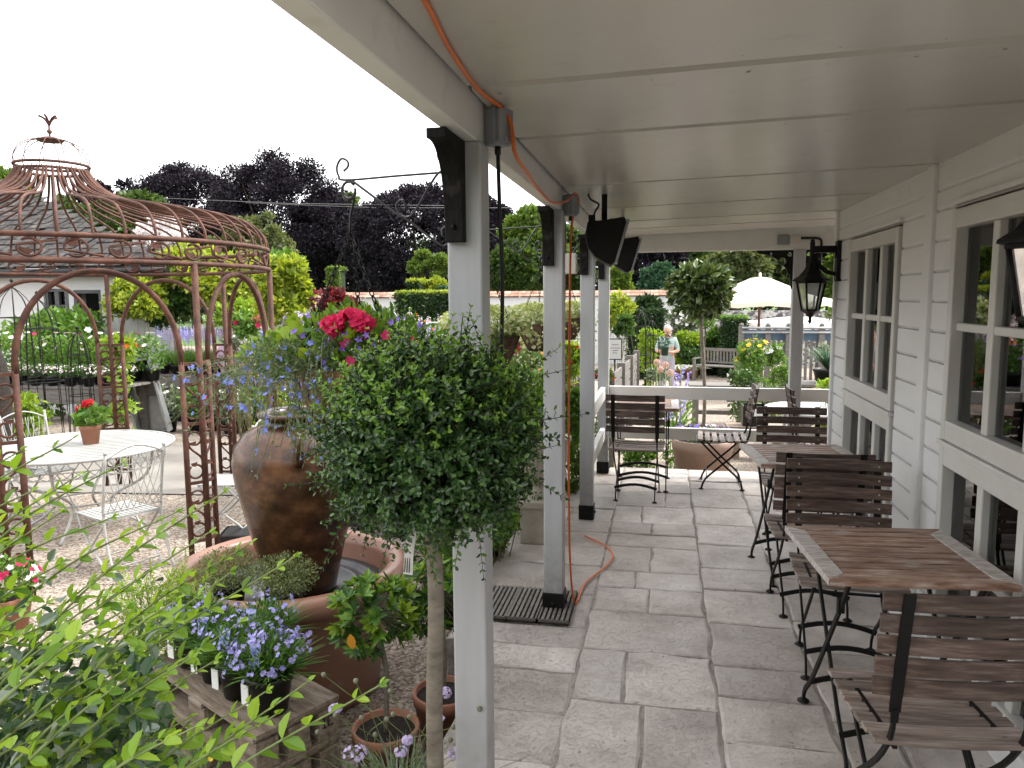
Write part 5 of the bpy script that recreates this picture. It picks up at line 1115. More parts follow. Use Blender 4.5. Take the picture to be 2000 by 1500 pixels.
# --- arching shrub at the lower left
def shoots_shrub():
    rng = np.random.default_rng(8); t = thing('arching_shrub', 'leafy shrub with long arching green shoots filling the lower left corner', 'shrub', (-1.25, .85, -.3)); o = np.array([-1.25, .85, -.3]); m = M(); st = M()
    tips = [(140, 858, 1.05, 430), (238, 905, 1.1, 470), (150, 930, 1.0, 380), (436, 962, 1.05, 640), (120, 1000, 1., 330), (408, 1040, 1.0, 600), (345, 1000, 1.1, 520), (490, 1060, 1.05, 560), (575, 1088, .98, 720), (450, 1118, .95, 560), (390, 1190, 1.0, 520), (600, 1332, .86, 560), (742, 1338, .84, 760), (520, 1350, .9, 480), (540, 1395, .85, 520), (330, 1170, 1.1, 420), (260, 1075, 1.1, 420), (120, 1100, 1.0, 300), (60, 960, .95, 300), (280, 1250, .95, 420), (420, 1290, .92, 520), (350, 1340, .88, 420), (200, 1165, .9, 340), (300, 1110, .95, 400), (30, 1050, 1., 260), (460, 1440, .82, 420), (90, 1180, .85, 300), (240, 1310, .85, 340), (380, 1420, .8, 360), (180, 1250, .95, 320), (40, 880, 1.1, 260), (330, 1255, 1.05, 420), (470, 1215, 1.05, 500), (220, 1010, 1.0, 420)]
    for _ in range(60): tips.append((rng.uniform(-60, 380), rng.uniform(1150, 1560), rng.uniform(.78, 1.15), rng.uniform(200, 380)))
    for px, py, y, Lp in tips:
        a = np.array(AT(px, py, y)); ang = R_(rng.uniform(30, 42)); b = np.array(AT(px-Lp*math.cos(ang), py+Lp*math.sin(ang)*1.05, y-rng.uniform(-.05, .18))); mid = (a+b)/2+np.array([-.0, 0, .02+.02*rng.random()])*np.linalg.norm(a-b)*2
        P = spline([b, mid, a], 22)-o; st.tube(P, np.linspace(.0026, .0011, len(P)), 5, cap=False); L_ = np.linalg.norm(a-b); k = max(6, int(L_/.030)); idx = np.linspace(0, len(P)-1, k); ph = rng.uniform(0, 3)
        for j in range(k):
            f = j/(k-1); i0 = min(int(idx[j]), len(P)-2); p = P[i0]+(P[i0+1]-P[i0])*(idx[j]-i0); d = nrm(P[i0+1]-P[i0]); s1 = nrm(np.cross(d, [0, .25, 1.])); s2 = np.cross(s1, d); an = ph+(j % 2)*math.pi/2+rng.normal(0, .25); s = s1*math.cos(an)+s2*math.sin(an)
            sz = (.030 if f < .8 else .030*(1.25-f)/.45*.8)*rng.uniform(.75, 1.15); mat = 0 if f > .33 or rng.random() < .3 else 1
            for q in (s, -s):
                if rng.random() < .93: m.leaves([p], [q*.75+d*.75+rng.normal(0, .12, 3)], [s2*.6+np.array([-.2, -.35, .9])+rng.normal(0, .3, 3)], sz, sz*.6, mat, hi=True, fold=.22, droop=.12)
        m.leaves([P[-1]], [nrm(P[-1]-P[-2])], [[0, -.5, .8]], .014, .006, 0, hi=True)
    n = 1700; P = np.array([AT(px, py, y) for px, py, y in zip(rng.uniform(-160, 320, n), 1530-np.abs(rng.normal(0, 130, n)), rng.uniform(.85, 1.35, n))])-o
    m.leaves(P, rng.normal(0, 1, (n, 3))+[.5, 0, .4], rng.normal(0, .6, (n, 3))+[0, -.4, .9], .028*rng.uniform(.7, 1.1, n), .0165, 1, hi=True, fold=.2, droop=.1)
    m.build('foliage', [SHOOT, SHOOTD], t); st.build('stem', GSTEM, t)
shoots_shrub()

# --- hanging baskets
def lobelia_basket():
    rng = np.random.default_rng(12); t = bk1; m = M(); fo = M(); fl = M(); zr = 1.45
    # upright leafy mound
    foliage(fo, rng, 900, (0.02, 0, zr+.06), (.20, .18, .12), .034, .016, 0, .3, hi=True, up=.5)
    foliage(fo, rng, 130, (-.03, 0, zr+.05), (.20, .18, .10), .055, .04, 1, .5, hi=True, up=.4)
    foliage(fo, rng, 800, (-.14, -.03, zr+.03), (.19, .15, .07), .026, .009, 0, .3, hi=True, up=.4); foliage(fo, rng, 260, (-.2, -.02, zr+.04), (.14, .12, .06), .03, .012, 1, .3, hi=True, up=.5)
    def trailing(n, dx, Lr, zdrop, leafm):
        for i in range(n):
            az = rng.normal(dx, .75); d = np.array([math.cos(az), math.sin(az), 0]); L_ = rng.uniform(*Lr); r0 = rng.uniform(.05, .17); a = d*r0+np.array([0, 0, zr+.0]); b = d*(r0+L_*.55)+np.array([0, 0, zr+rng.uniform(-.02, .09)]); c = d*(r0+L_)+np.array([0, 0, zr-rng.uniform(*zdrop)])+rng.normal(0, .03, 3)
            P = spline([a, b, c], 14); m.tube(P, .0011, 3, cap=False); k = len(P); D = nrm(np.gradient(P, axis=0)); sd = rng.normal(0, 1, (k, 3)); fo.leaves(P, D*.6+nrm(sd)*.8, rng.normal(0, .5, (k, 3))+[0, 0, .7], .02*rng.uniform(.6, 1.2, k), .0048, leafm); fo.leaves(P, D*.6-nrm(sd)*.8, rng.normal(0, .5, (k, 3))+[0, 0, .7], .02, .0045, leafm)
            q = rng.integers(k//2, k, 1 if rng.random() < .7 else 4); fp = P[q]+rng.normal(0, .008, (len(q), 3)); fl.flowers(fp, rng.normal(0, .5, (len(q), 3))+[-.3, -.8, .1], .021*rng.uniform(.7, 1.15, len(q)), 5, 0, .62)
    trailing(95, math.pi, (.14, .34), (-.02, .16), 2); trailing(22, math.pi, (.12, .32), (.12, .3), 2); trailing(60, -math.pi*.62, (.03, .15), (.05, .26), 2); trailing(26, -math.pi*.3, (.03, .12), (.03, .2), 2)
    fo.build('foliage', [FRESH, LIME, GREYG], t); m.build('stem', GSTEM, t); fl.build('lobelia_blossoms', F_BLUE, t)
    fl = M()
    for px, py in ((650, 634), (682, 622), (708, 628)):
        fl = M(); p = np.array(AT(px, py, 1.98))-np.array([-.9, YB[0], 0]); k = 26; q = sph(rng, k)*[.026, .022, .018]; fl.flowers(p+q, q*40+[0, -.5, .2], .036, 5, 0, 1.0, .5); fl.tube([p, (p[0], p[1]+.1, zr)], .0025, 4, 1, cap=False); fl.build('geranium_bloom', [F_PINK, GSTEM], t)
    fl = M(); n = 90; P = np.stack([rng.uniform(-.14, .23, n), rng.uniform(-.19, .0, n), zr+rng.uniform(.02, .15, n)], 1); fl.flowers(P, rng.normal(0, .4, (n, 3))+[0, -.8, .4], .026*rng.uniform(.7, 1.1, n), 5, 0, .6); fl.build('violet_blossoms', F_VIO, t)
    n = 9; P = np.stack([rng.uniform(.0, .24, n), rng.uniform(-.2, -.12, n), zr+rng.uniform(.02, .12, n)], 1)
    for p in P: fl = M(); fl.flowers([p], [[0, -.8, .4]], .036, 5, 0, 1.0); fl.build('crimson_flower', F_MAG, t)
lobelia_basket()
for i, b in enumerate(bk2):
    rng = np.random.default_rng(40+i); fo = M(); n = 1500; n = 2600; P, u = ballpts(rng, n, (0, 0, 1.525), (.24, .24, .075), .3); fo.leaves(P, nrm(u+[0, 0, -.1]+rng.normal(0, .4, (n, 3))), nrm(u*.6+[0, -.3, .7]+rng.normal(0, .4, (n, 3))), .027*rng.uniform(.6, 1.2, n), .022, 0)
    for k in range(15):
        a = rng.uniform(0, 6.28); d = np.array([math.cos(a), math.sin(a), 0]); P = spline([d*.17+[0, 0, 1.47], d*.26+[0, 0, 1.44], d*.27+[0, 0, 1.44-rng.uniform(.08, .3)]], 10); fo.leaves(P, rng.normal(0, .6, (len(P), 3))+d, d+rng.normal(0, .4, (len(P), 3)), .027, .022, 0)
    fo.build('foliage', IVY, b)

# --- pots on the pallet, around the bowl
def pallet_local(u, v): c, s = math.cos(PRZ), math.sin(PRZ); return (PX+c*u-s*v, PY+s*u+c*v)
def flower_pot(name, label, loc, r, h, potm, group=None, build=None, cat='potted plant', rz=0):
    t = thing(name, label, cat, loc, rz, group); m = M(); pot(m, r, h, n=28, lip=.006); m.build('pot', potm, t); m = M(); m.lathe([(0, h*.9), (r*.93, h*.9)], 20); m.build('soil', SOIL, t); return t
def scilla(label, loc, seed, nf, tags=True, r=.078, tall=1.0):
    rng = np.random.default_rng(seed); h = .145; t = flower_pot('potted_bluebell', label, loc, r, h, BPLAST, 'blue flowering plants in black pots on the pallet'); m = M(); n = 420; a = rng.uniform(0, 6.28, n); q = rng.random(n)**.6*r*.9; P = np.stack([q*np.cos(a), q*np.sin(a), np.full(n, h*.88)], 1)
    D = np.stack([np.cos(a)*q/r*.8, np.sin(a)*q/r*.8, np.full(n, 1.)], 1)+rng.normal(0, .18, (n, 3)); m.blades(P, D, rng.uniform(.09, .18, n)*tall, .0075, rng, bend=.45); foliage(m, rng, 500, (0, 0, h+.06), (.11, .11, .07), .035, .008, 0, .3, up=.6); m.build('foliage', LM('scilla_leaf_%d' % seed, [(.03, .09, .012), (.06, .15, .02), (.12, .22, .03)], trans=.3), t)
    m = M(); u = sph(rng, nf*3); u = u[u[:, 2] > -.15][:nf]; P = np.array([0, 0, h+.055])+u*[.125, .125, .085*tall]; P = P+rng.normal(0, .012, P.shape)
    for dq in range(3): m.flowers(P+rng.normal(0, .009, P.shape), u+rng.normal(0, .5, u.shape)+[0, -.3, .2], .023*rng.uniform(.7, 1.15, len(u)), 6, 0, .7)
    m.build('blossoms', F_LAV, t)
    if tags:
        m = M(); m.box((-.03, -.045, h+.075*tall), (.042, .0015, .085), Rm=np.array(Matrix.Rotation(R_(-14), 3, 'X'))); m.build('picture_label', PM('blue_label_%d' % seed, [(.10, .12, .38), (.45, .5, .75)], 60, rough=.3, lo=.4, hi=.6), t); m = M(); m.box((-.055, -r*.97, h*.62), (.036, .003, .075), rz=-.35); m.build('price_tag', TAGW, t)
ZP = .163
for u, v, lab, sd, nf, tl in ((.10, .23, 'black pot in fullest blue bloom at the front corner of the pallet, picture label above', 1, 70, 1.0), (.29, .24, 'black pot of narrow green leaves with few blue flowers on the pallet', 2, 16, 1.12), (.47, .23, 'black pot of blue flowers third along the pallet with a tilted picture label', 3, 22, 1.0), (.66, .23, 'black pot of blue flowers at the far left end of the pallet', 4, 34, 1.0), (.38, .08, 'black pot of blue flowers in the back row of the pallet against the terracotta bowl', 5, 30, 1.1)):
    x, y = pallet_local(u, -v+.0 if False else v); scilla(lab, (x, y, ZP), sd, nf, True, .08, tl)
def thyme(label, loc, seed, r=.09):
    rng = np.random.default_rng(seed); t = flower_pot('potted_thyme', label, loc, r, .13, BPLAST); m = M(); foliage(m, rng, 3800, (0, 0, .19), (.155, .15, .10), .0125, .006, 0, .25, up=.5); m.build('foliage', LM('thyme_leaf_%d' % seed, [(.08, .12, .04), (.16, .20, .08), (.28, .32, .16)], trans=.25), t); m = M(); m.box((-.06, -r, .10), (.04, .003, .1), rz=-.5); m.build('price_tag', TAGW, t)
thyme('black pot of fine grey-green thyme sitting inside the bowl before the urn', (BX+.15, BY-.36, .222), 21); thyme('smaller black pot of thyme inside the bowl at its left rim', (BX-.14, BY-.33, .222), 22, .075)
def azalea(label, loc, crown, R, seed, r=.13, h=.25, n=520):
    rng = np.random.default_rng(seed); t = flower_pot('standard_azalea', label, loc, r, h, TERRA, cat='small tree'); c = np.array(crown)-np.array(loc); m = M(); u = sph(rng, 95); tw = M()
    for q in u:
        p = c+q*np.array(R)*rng.uniform(.55, .95); d = nrm(q+[0, 0, .5]+rng.normal(0, .25, 3)); k = rng.integers(6, 11); a = np.linspace(0, 6.28, k, endpoint=False)+rng.uniform(0, 3); s1 = nrm(np.cross(d, [.3, .2, .9])); s2 = np.cross(d, s1); ring = np.cos(a)[:, None]*s1+np.sin(a)[:, None]*s2; opn = rng.uniform(.5, 1.3)
        m.leaves(np.repeat([p], k, 0), ring*opn+d*.8+rng.normal(0, .12, (k, 3)), d-ring*.5, .058*rng.uniform(.75, 1.1, k), .02, 1 if opn < .75 and q[2] > -.2 else 0, hi=True, fold=.15, droop=.08); tw.tube([c+q*.02, p], .0025, 3, cap=False)
    m.build('crown', [AZAL, LIME], t); tw.tube(spline([(0, 0, h*.85), (.008, 0, (h+c[2])/2), c*[1, 1, 1]], 10), [.011]*10 if False else .010, 6); tw.build('trunk', BARK, t); return t
t_ = azalea('small lollipop azalea in a terracotta pot right of the bowl, one orange leaf', (-1.07, 2.74, -.3), (-1.10, 2.72, .42), (.165, .16, .17), 31)
m = M(); p = np.array(AT(684, 1238, 2.56))-np.array([-1.07, 2.74, -.3]); m.leaves([p], [[.15, 0, -1]], [[.1, -1, .1]], .06, .036, hi=True, fold=.1); m.build('autumn_leaf', LM('orange_leaf', [(.62, .27, .03)]*2, trans=.3), t_)
azalea('small lollipop azalea half hidden behind the privet trunk', (-.92, 3.05, -.3), (-.955, 3.08, .37), (.17, .16, .17), 32)
def scabious():
    rng = np.random.default_rng(17); o = (-.86, 2.32, -.3); t = flower_pot('potted_scabious', 'wispy scabious with lilac pincushion flowers at the foot of the privet trunk', (o[0], o[1], -.3), .12, .2, BPLAST); m = M(); n = 420; a = rng.uniform(0, 6.28, n); P = np.stack([.09*np.cos(a), .09*np.sin(a), np.full(n, .18)], 1); m.blades(P, np.stack([np.cos(a)*.8, np.sin(a)*.8, np.ones(n)], 1)+rng.normal(0, .25, (n, 3)), rng.uniform(.12, .3, n), .006, rng, bend=.6); m.build('foliage', GREYG, t)
    st = M(); SEEDH = PM('seedhead', [(.12, .13, .08), (.2, .2, .14)], 90)
    for px, py, k in ((655, 1383, 1), (693, 1470, 2), (868, 1352, 1.2), (783, 1467, 1), (888, 1470, 1.2), (854, 1405, 1.1), (795, 1445, .8)):
        p = np.array(AT(px, py, rng.uniform(2.05, 2.25)))-np.array(o); q = np.array([rng.normal(0, .05), rng.normal(0, .05), .2]); st.tube(spline([q, (q+p)/2+[rng.normal(0, .04), 0, .04], p], 12), .0015, 3, cap=False); c = p; u = sph(rng, 34)*.017*k; fl = M(); fl.flowers(c+u*[1, 1, .6], u*50+[0, -.3, .5], .016, 5, 0, .7); fl.build('blossoms', F_LIL, t)
    for px, py in ((632, 1318), (762, 1350), (695, 1330), (655, 1397), (706, 1402), (755, 1405), (733, 1435), (620, 1430), (800, 1400), (886, 1420), (937, 1385), (768, 1395), (880, 1445)):
        p = np.array(AT(px, py, rng.uniform(2.05, 2.3)))-np.array(o); q = np.array([rng.normal(0, .05), rng.normal(0, .05), .2]); st.tube(spline([q, (q+p)/2+[rng.normal(0, .05), 0, .05], p], 12), .0013, 3, cap=False); sd = M(); sd.ball(p, .0085, 8); sd.build('seed_head', SEEDH, t)
    for k in range(90): q = np.array([rng.normal(0, .06), rng.normal(0, .06), .2]); p = q+rng.normal(0, .14, 3)*[1.3, .5, .6]+[0, -.05, .12]; st.tube(spline([q, (q+p)/2+[0, 0, .04], p], 8), .0013, 3, cap=False)
    st.build('stem', GSTEM, t)
scabious()
def fern_bed(label, loc, R, seed, n, mat, flowers=None, name='feathery_plant', group=None):
    rng = np.random.default_rng(seed); t = thing(name, label, 'plant', loc, group=group); m = M(); st = M()
    for k in range(n):
        a = rng.uniform(0, 6.28); q = rng.random()**.5*.5; b = np.array([R[0]*q*math.cos(a), R[1]*q*math.sin(a), 0]); tip = np.array([R[0]*1.0*math.cos(a)*rng.uniform(.3, 1), R[1]*math.sin(a)*rng.uniform(.3, 1), R[2]*rng.uniform(.5, 1)]); P = spline([b, (b+tip)/2+[0, 0, R[2]*.15], tip], 12); st.tube(P, .0014, 3, cap=False); k_ = len(P); D = nrm(np.gradient(P, axis=0)); sd = nrm(np.cross(D, [0, 0, 1.])+rng.normal(0, .2, (k_, 3)))
        for s in (1, -1):
            for f in (0, .5): m.leaves(P+D*f*.02, D*.6+sd*s*.8+rng.normal(0, .15, (k_, 3)), rng.normal(0, .3, (k_, 3))+[0, 0, 1], .05*R[2]/.35*rng.uniform(.5, 1, k_), .007*R[2]/.35, 0)
    m.build('foliage', mat, t); st.build('stem', GSTEM, t)
    if flowers: fm, nf, fs = flowers; m = M(); P = np.stack([rng.uniform(-R[0], R[0], nf)*.8, rng.uniform(-R[1], R[1], nf)*.8, R[2]*rng.uniform(.6, 1.05, nf)], 1); m.flowers(P, rng.normal(0, .4, (nf, 3))+[0, -.4, .8], fs, 7, 0, .8); m.build('blossoms', fm, t)
p = AT(310, 1150, 2.75); fern_bed('lime green feathery plant left of the bowl rim', (p[0], p[1], .17), (.26, .2, .36), 51, 60, LIME)
p = G(330, 1480, -.1); fern_bed('feathery green plant with yellow flowers below the pallet, at the bottom edge', (-1.62, 2.02, -.3), (.36, .26, .42), 52, 110, FRESH, (F_YEL, 26, .022))
fern_bed('feathery green plant with white flowers left of the pallet', (-2.0, 2.2, -.3), (.34, .26, .42), 53, 90, FRESH, (F_WHITE, 24, .03))
fern_bed('feathery green plant with cream flowers at the end of the pallet, farther left', (-2.35, 2.6, -.3), (.3, .26, .34), 54, 70, LIME, (F_WHITE, 16, .03))
# --- potted things by the table
p = G(178, 866, .42); t = flower_pot('potted_geranium', 'terracotta pot of red geranium standing on the round white table', (p[0], p[1], .421), .082, .16, TERRA); rng = np.random.default_rng(61); m = M(); foliage(m, rng, 170, (.02, 0, .23), (.13, .12, .09), .055, .05, 0, .4, hi=True); m.build('foliage', FRESH, t); m = M()
for c in ((-.03, 0, .33), (.02, -.02, .35), (-.06, -.03, .30), (-.01, .03, .34)): q = sph(rng, 22)*.034; m.flowers(np.array(c)+q, q*30, .034, 5, 0, 1, .4)
m.build('blossoms', F_RED, t); m = M(); stems(m, (0, 0, .14), np.array([(-.03, 0, .33), (.02, -.02, .35), (.06, 0, .25), (-.07, 0, .25)]), .005, rng); m.build('stem', GSTEM, t)
p = G(12, 1232, -.3); t = flower_pot('potted_petunia', 'terracotta pot of magenta and white petunias at the left edge', p, .15, .22, TERRA); rng = np.random.default_rng(62); m = M(); foliage(m, rng, 700, (0, 0, .3), (.2, .2, .13), .04, .024, 0, .4); m.build('foliage', FRESH, t)
m = M(); u = sph(rng, 60); u = u[u[:, 2] > -.2]; m.flowers(np.array([0, 0, .3])+u*[.2, .2, .14], u+[0, -.3, .2], .045, 5, 0, 1.1); m.build('magenta_blossoms', F_MAG, t); m = M(); u = sph(rng, 40); u = u[u[:, 2] > -.2]; m.flowers(np.array([0, 0, .3])+u*[.2, .2, .14], u+[0, -.3, .2], .045, 5, 0, 1.1); m.build('white_blossoms', F_WHITE, t)
def tray(label, loc, L_=.38, W_=.28, pots=6, rz=0, plant=MID, seed=1, fl=None, ht=.1):
    t = thing('plant_tray', label, 'plant tray', loc, rz, 'black nursery trays'); m = M(); m.box((0, 0, .006), (L_, W_, .012))
    for s in (-1, 1): m.box((s*L_/2, 0, .03), (.012, W_+.02, .06)); m.box((0, s*W_/2, .03), (L_-.01, .012, .06))
    m.box((0, 0, .058), (L_+.03, W_+.03, .004)) if not pots else None
    m.build('body', BPLAST, t); rng = np.random.default_rng(seed)
    if pots:
        m = M(); f = M(); b = M()
        for i in range(3):
            for j in range(2):
                c = np.array([-L_/3+i*L_/3, -W_/4+j*W_/2, .012]); pot(m, .055, .09, c, n=12, lip=.004); foliage(f, rng, 90, c+[0, 0, .09+ht*.5], (.07, .07, ht*.7), .035, .016, 0, .3, up=.5)
                if fl: u = sph(rng, 10); b.flowers(c+[0, 0, .09+ht]+u*[.06, .06, ht*.4], u+[0, 0, .6], .03, 5, 0, .9)
        m.build('pots', BPLAST, t); f.build('foliage', plant, t)
        if fl: b.build('blossoms', fl, t)
    return t
p = G(485, 1050, -.3); tray('empty black plant tray on the gravel left of the urn', p, pots=0, rz=.3)
for i, (px, py) in enumerate(((700, 1020), (745, 1040), (775, 1000), (720, 985), (800, 1030), (690, 1000), (735, 1012))): p = G(px, py, -.3); tray(('black tray of small plants nearest behind the bowl', 'black tray of small plants right behind the bowl rim', 'black tray of small plants behind the privet ball, by the posts', 'black tray of small plants farthest behind the bowl', 'black tray of small plants close to the first white post', 'black tray of small plants just right of the urn', 'black tray of small plants in the middle of the trays behind the bowl')[i], (p[0], p[1], -.295), rz=.2*i, seed=70+i, plant=(MID, GREYG, FRESH)[i % 3])

# --- generic nursery stock, each pot its own thing
def stock(kind, label, loc, seed, s=1.0, group=None, fm=None, lm=MID):
    rng = np.random.default_rng(seed); t = flower_pot({'spike': 'potted_lavender', 'mound': 'potted_flower', 'leafy': 'potted_plant', 'rose': 'potted_rose'}[kind], label, loc, .085*s, .13*s, BPLAST, group); h = .13*s
    if kind == 'spike':
        m = M(); n = 120; a = rng.uniform(0, 6.28, n); P = np.stack([.05*s*np.cos(a), .05*s*np.sin(a), np.full(n, h)], 1); D = np.stack([np.cos(a)*.35, np.sin(a)*.35, np.ones(n)], 1)+rng.normal(0, .12, (n, 3)); m.blades(P, D, rng.uniform(.16, .3, n)*s, .008, rng, bend=.12); m.build('foliage', lm, t)
        m = M(); k = 16; a = rng.uniform(0, 6.28, k); T = np.stack([np.cos(a)*.11*s*rng.uniform(.2, 1, k), np.sin(a)*.11*s*rng.uniform(.2, 1, k), h+rng.uniform(.28, .46, k)*s], 1)
        for q in T: z = np.linspace(0, .13*s, 9); P = q+np.stack([0*z, 0*z, z], 1); m.flowers(P, rng.normal(0, .3, (9, 3))+[0, -.6, .8], .026*s, 4, 0, .8)
        m.build('blossoms', fm, t)
    else:
        m = M(); R = {'mound': (.12, .12, .07), 'leafy': (.16, .16, .17), 'rose': (.15, .15, .22)}[kind]; R = tuple(x*s for x in R); c = (0, 0, h+R[2]*.75); foliage(m, rng, {'mound': 200, 'leafy': 330, 'rose': 330}[kind], c, R, .05*s, .028*s, 0, .3, up=.4); m.build('foliage', lm, t)
        if fm: m = M(); k = {'mound': 40, 'leafy': 14, 'rose': 7}[kind]; u = sph(rng, k*3); u = u[u[:, 2] > 0][:k]; m.flowers(np.array(c)+u*np.array(R)*1.05, u+[0, -.3, .3], {'mound': .035, 'leafy': .035, 'rose': .065}[kind]*s, 6, 0, 1); m.build('blossoms', fm, t)
    return t
def rowof(protos, spots, labf=None):
    for i, (loc, s) in enumerate(spots):
        c = dup(protos[i % len(protos)], loc, i*1.7, None, s)
gb = 'pink-white bedding plants massed on the braced timber bench'
pr = [stock('mound', 'low pink-white bedding plant in a black pot on the front of the braced bench', (-9.9, 9.4, .4), 80+i, 1.0, gb, F_PALEP, MID) for i in range(2)]
zb = gz(9.75)+.83
k = 0
for i in range(9):
    for j in range(3):
        loc = (-9.95+i*.29, 9.36+j*.22, zb)
        if k < 2: pr[k].location = loc
        else: dup(pr[k % 2], loc, k*1.3)
        k += 1
gr = 'rose bushes in black pots at the back of the braced bench'
pr = [stock('rose', 'rose bush in a black pot at the back of the braced bench', (-9.8, 10.1, zb), 84+i, 1.35, gr, f, FRESH) for i, f in enumerate((F_WHITE, F_PALEP, F_MAG))]
for i in range(10):
    loc = (-9.9+i*.27, 10.08+.04*(i % 2), zb)
    if i < 3: pr[i].location = loc
    else: dup(pr[i % 3], loc, i*1.1)
zl = gz(12.2)+.83; gl = 'lavender pots massed on the bench behind the gazebo'
pr = [stock('spike', 'lavender in a black pot on the bench behind the gazebo', (0, 0, 0), 88+i, 1.15, gl, f, FRESH) for i, f in enumerate((F_LAV, F_LIL))]
k = 0
for i in range(13):
    for j in range(3):
        loc = (-8.5+i*.25, 11.85+j*.28-i*.015, zl)
        if k < 2: pr[k].location = loc
        else: dup(pr[k % 2], loc, k*1.1)
        k += 1
gw = 'white flowering pots on the ground in front of the lavender bench'
pr = [stock('mound', 'white flowering plant in a black pot on the ground before the lavender bench', (0, 0, 0), 92+i, 1.5, gw, f, GREYG) for i, f in enumerate((F_WHITE, F_WHITE, F_PALEP))]
k = 0
for i in range(8):
    for j in range(3):
        p = G(330+i*16-j*4, 812-j*26, -.36); loc = (p[0], p[1], gz(p[1]))
        if k < 3: pr[k].location = loc
        else: dup(pr[k % 3], loc, k*1.1)
        k += 1
# crowded bench beside the veranda posts, seen between the posts
zb2 = -.3+.725; ga = 'leafy green potted plants crowded on the bench beside the veranda posts'
pr = [stock('leafy', 'leafy green potted plant on the bench beside the veranda posts', (0, 0, 0), 96+i, 1.25, ga, f, l) for i, (f, l) in enumerate(((None, FRESH), (F_WHITE, FRESH), (None, MID), (F_VIO, MID), (F_ORG, FRESH)))]
k = 0; cz, sz = math.cos(R_(80)), math.sin(R_(80))
for i in range(9):
    for j in range(3):
        u, v = -1.15+i*.29, -.27+j*.27; loc = (-1.55+cz*u-sz*v, 6.3+sz*u+cz*v, zb2)
        if k < 5: pr[k].location = loc
        else: dup(pr[k % 5], loc, k*1.1)
        k += 1
gm = 'mixed flowering pots on the low bench in the middle of the garden'
pr = [stock(kd, 'flowering pot on the low bench in the middle of the garden', (0, 0, 0), 110+i, 1.5, gm, f, l) for i, (kd, f, l) in enumerate((('spike', F_LAV, FRESH), ('leafy', F_WHITE, GREYG), ('rose', F_ORG, FRESH), ('leafy', F_VIO, MID), ('spike', F_WHITE, FRESH)))]
k = 0
for i in range(14):
    for j in range(2):
        loc = (-5.6+i*.3, 13.25+j*.35, gz(13.5)+.71)
        if k < 5: pr[k].location = loc
        else: dup(pr[k % 5], loc, k*1.1)
        k += 1
# --- shrubs of the left half
def B(name, label, px, py, y, wpx, hpx, n, L, mat, seed, **k):
    a = AT(px, py, y); l = AT(px-wpx/2, py, y); r = AT(px+wpx/2, py, y); t0 = AT(px, py-hpx/2, y); b0 = AT(px, py+hpx/2, y); rx = (r[0]-l[0])/2; rz = (t0[2]-b0[2])/2
    rx *= .82; rz *= .88
    return bush(name, label, a, (rx, rx*.8, rz), n, L, L*.6, mat, seed, **k)
B('golden_climber', 'golden-leaved climber on the cottage wall right of its door', 258, 592, 11.75, 130, 120, 3600, .10, GOLD, 201, nc=30)
B('golden_climber', 'yellow-green climber at the end of the cottage, behind the gazebo right arch', 372, 545, 12.6, 170, 150, 5000, .11, GOLD, 202, nc=40)
B('golden_climber', 'yellow-green climber covering the end wall of the cottage behind the gazebo', 440, 560, 13.2, 180, 150, 4200, .12, GOLD, 250, nc=40)
B('green_climber', 'mid-green leafy climber beside the golden column, behind the gazebo right side', 525, 560, 14.2, 170, 170, 4200, .12, FRESH, 251, nc=40)
B('golden_climber', 'yellow-green shrub low on the cottage end wall behind the mauve shirt', 470, 625, 12.2, 140, 90, 2200, .1, LIME, 252)
B('golden_tree', 'bright yellow-green shrub standing like a column right of the gazebo', 555, 575, 9.2, 120, 190, 3600, .095, GOLD, 203, nc=40, lowcut=-.9)
B('green_shrub', 'green leafy shrub below the cottage window behind the rose pots', 110, 655, 11.4, 240, 90, 2200, .13, FRESH, 204, flowers=(F_WHITE, 22, .12))
B('green_shrub', 'dark leafy shrub by the cottage corner left of the two people', 330, 610, 12.4, 110, 110, 1600, .14, MID, 205)
B('red_maple', 'small dark red maple behind the pink geranium basket', 655, 615, 8.4, 120, 110, 1500, .085, ACER, 206, cat='tree', nc=34, cl=.3)
B('white_shrub', 'white flowering shrub seen under the right arch of the gazebo', 462, 668, 10.2, 55, 40, 500, .07, GREYG, 207, flowers=(F_WHITE, 70, .07))
B('pink_shrub', 'green plant with mauve-pink blooms beside the gazebo right pilaster', 480, 640, 9.9, 70, 60, 600, .09, FRESH, 208, flowers=(F_MAG, 8, .12))
B('verbena', 'airy lilac verbena between the golden shrub and the maple', 585, 655, 8.0, 90, 110, 500, .05, GREYG, 209, flowers=(F_LIL, 60, .05))
B('rhododendron', 'small yellow-green rhododendron in front of the trough', 232, 680, 9.0, 62, 60, 420, .10, LIME, 210, flowers=(F_ORG, 3, .12))
B('fern', 'pale green fern behind the white chair at the left', 50, 830, 8.2, 90, 120, 700, .10, LIME, 211)
B('green_shrub', 'low green shrub below the maple behind the basket', 640, 690, 7.2, 120, 90, 1100, .08, FRESH, 212)
B('yellow_shrub', 'yellow-green euonymus below the gazebo right arch', 540, 715, 6.6, 110, 60, 800, .06, LIME, 213)
B('green_shrub', 'green shrub in the middle of the garden before the white wall', 745, 640, 16, 90, 70, 900, .13, GREYG, 214)
B('green_shrub', 'tall mixed border plants left of the first post, before the clipped hedge', 830, 655, 14.5, 110, 60, 1200, .1, FRESH, 215, flowers=(F_ORG, 16, .08))
B('green_shrub', 'leafy plants at the foot of the first post behind the privet ball', 965, 790, 4.6, 120, 110, 1100, .06, FRESH, 216, nc=30)
B('green_shrub', 'green leafy plant between the first and second posts, low', 1020, 790, 5.2, 90, 120, 1100, .06, FRESH, 217)
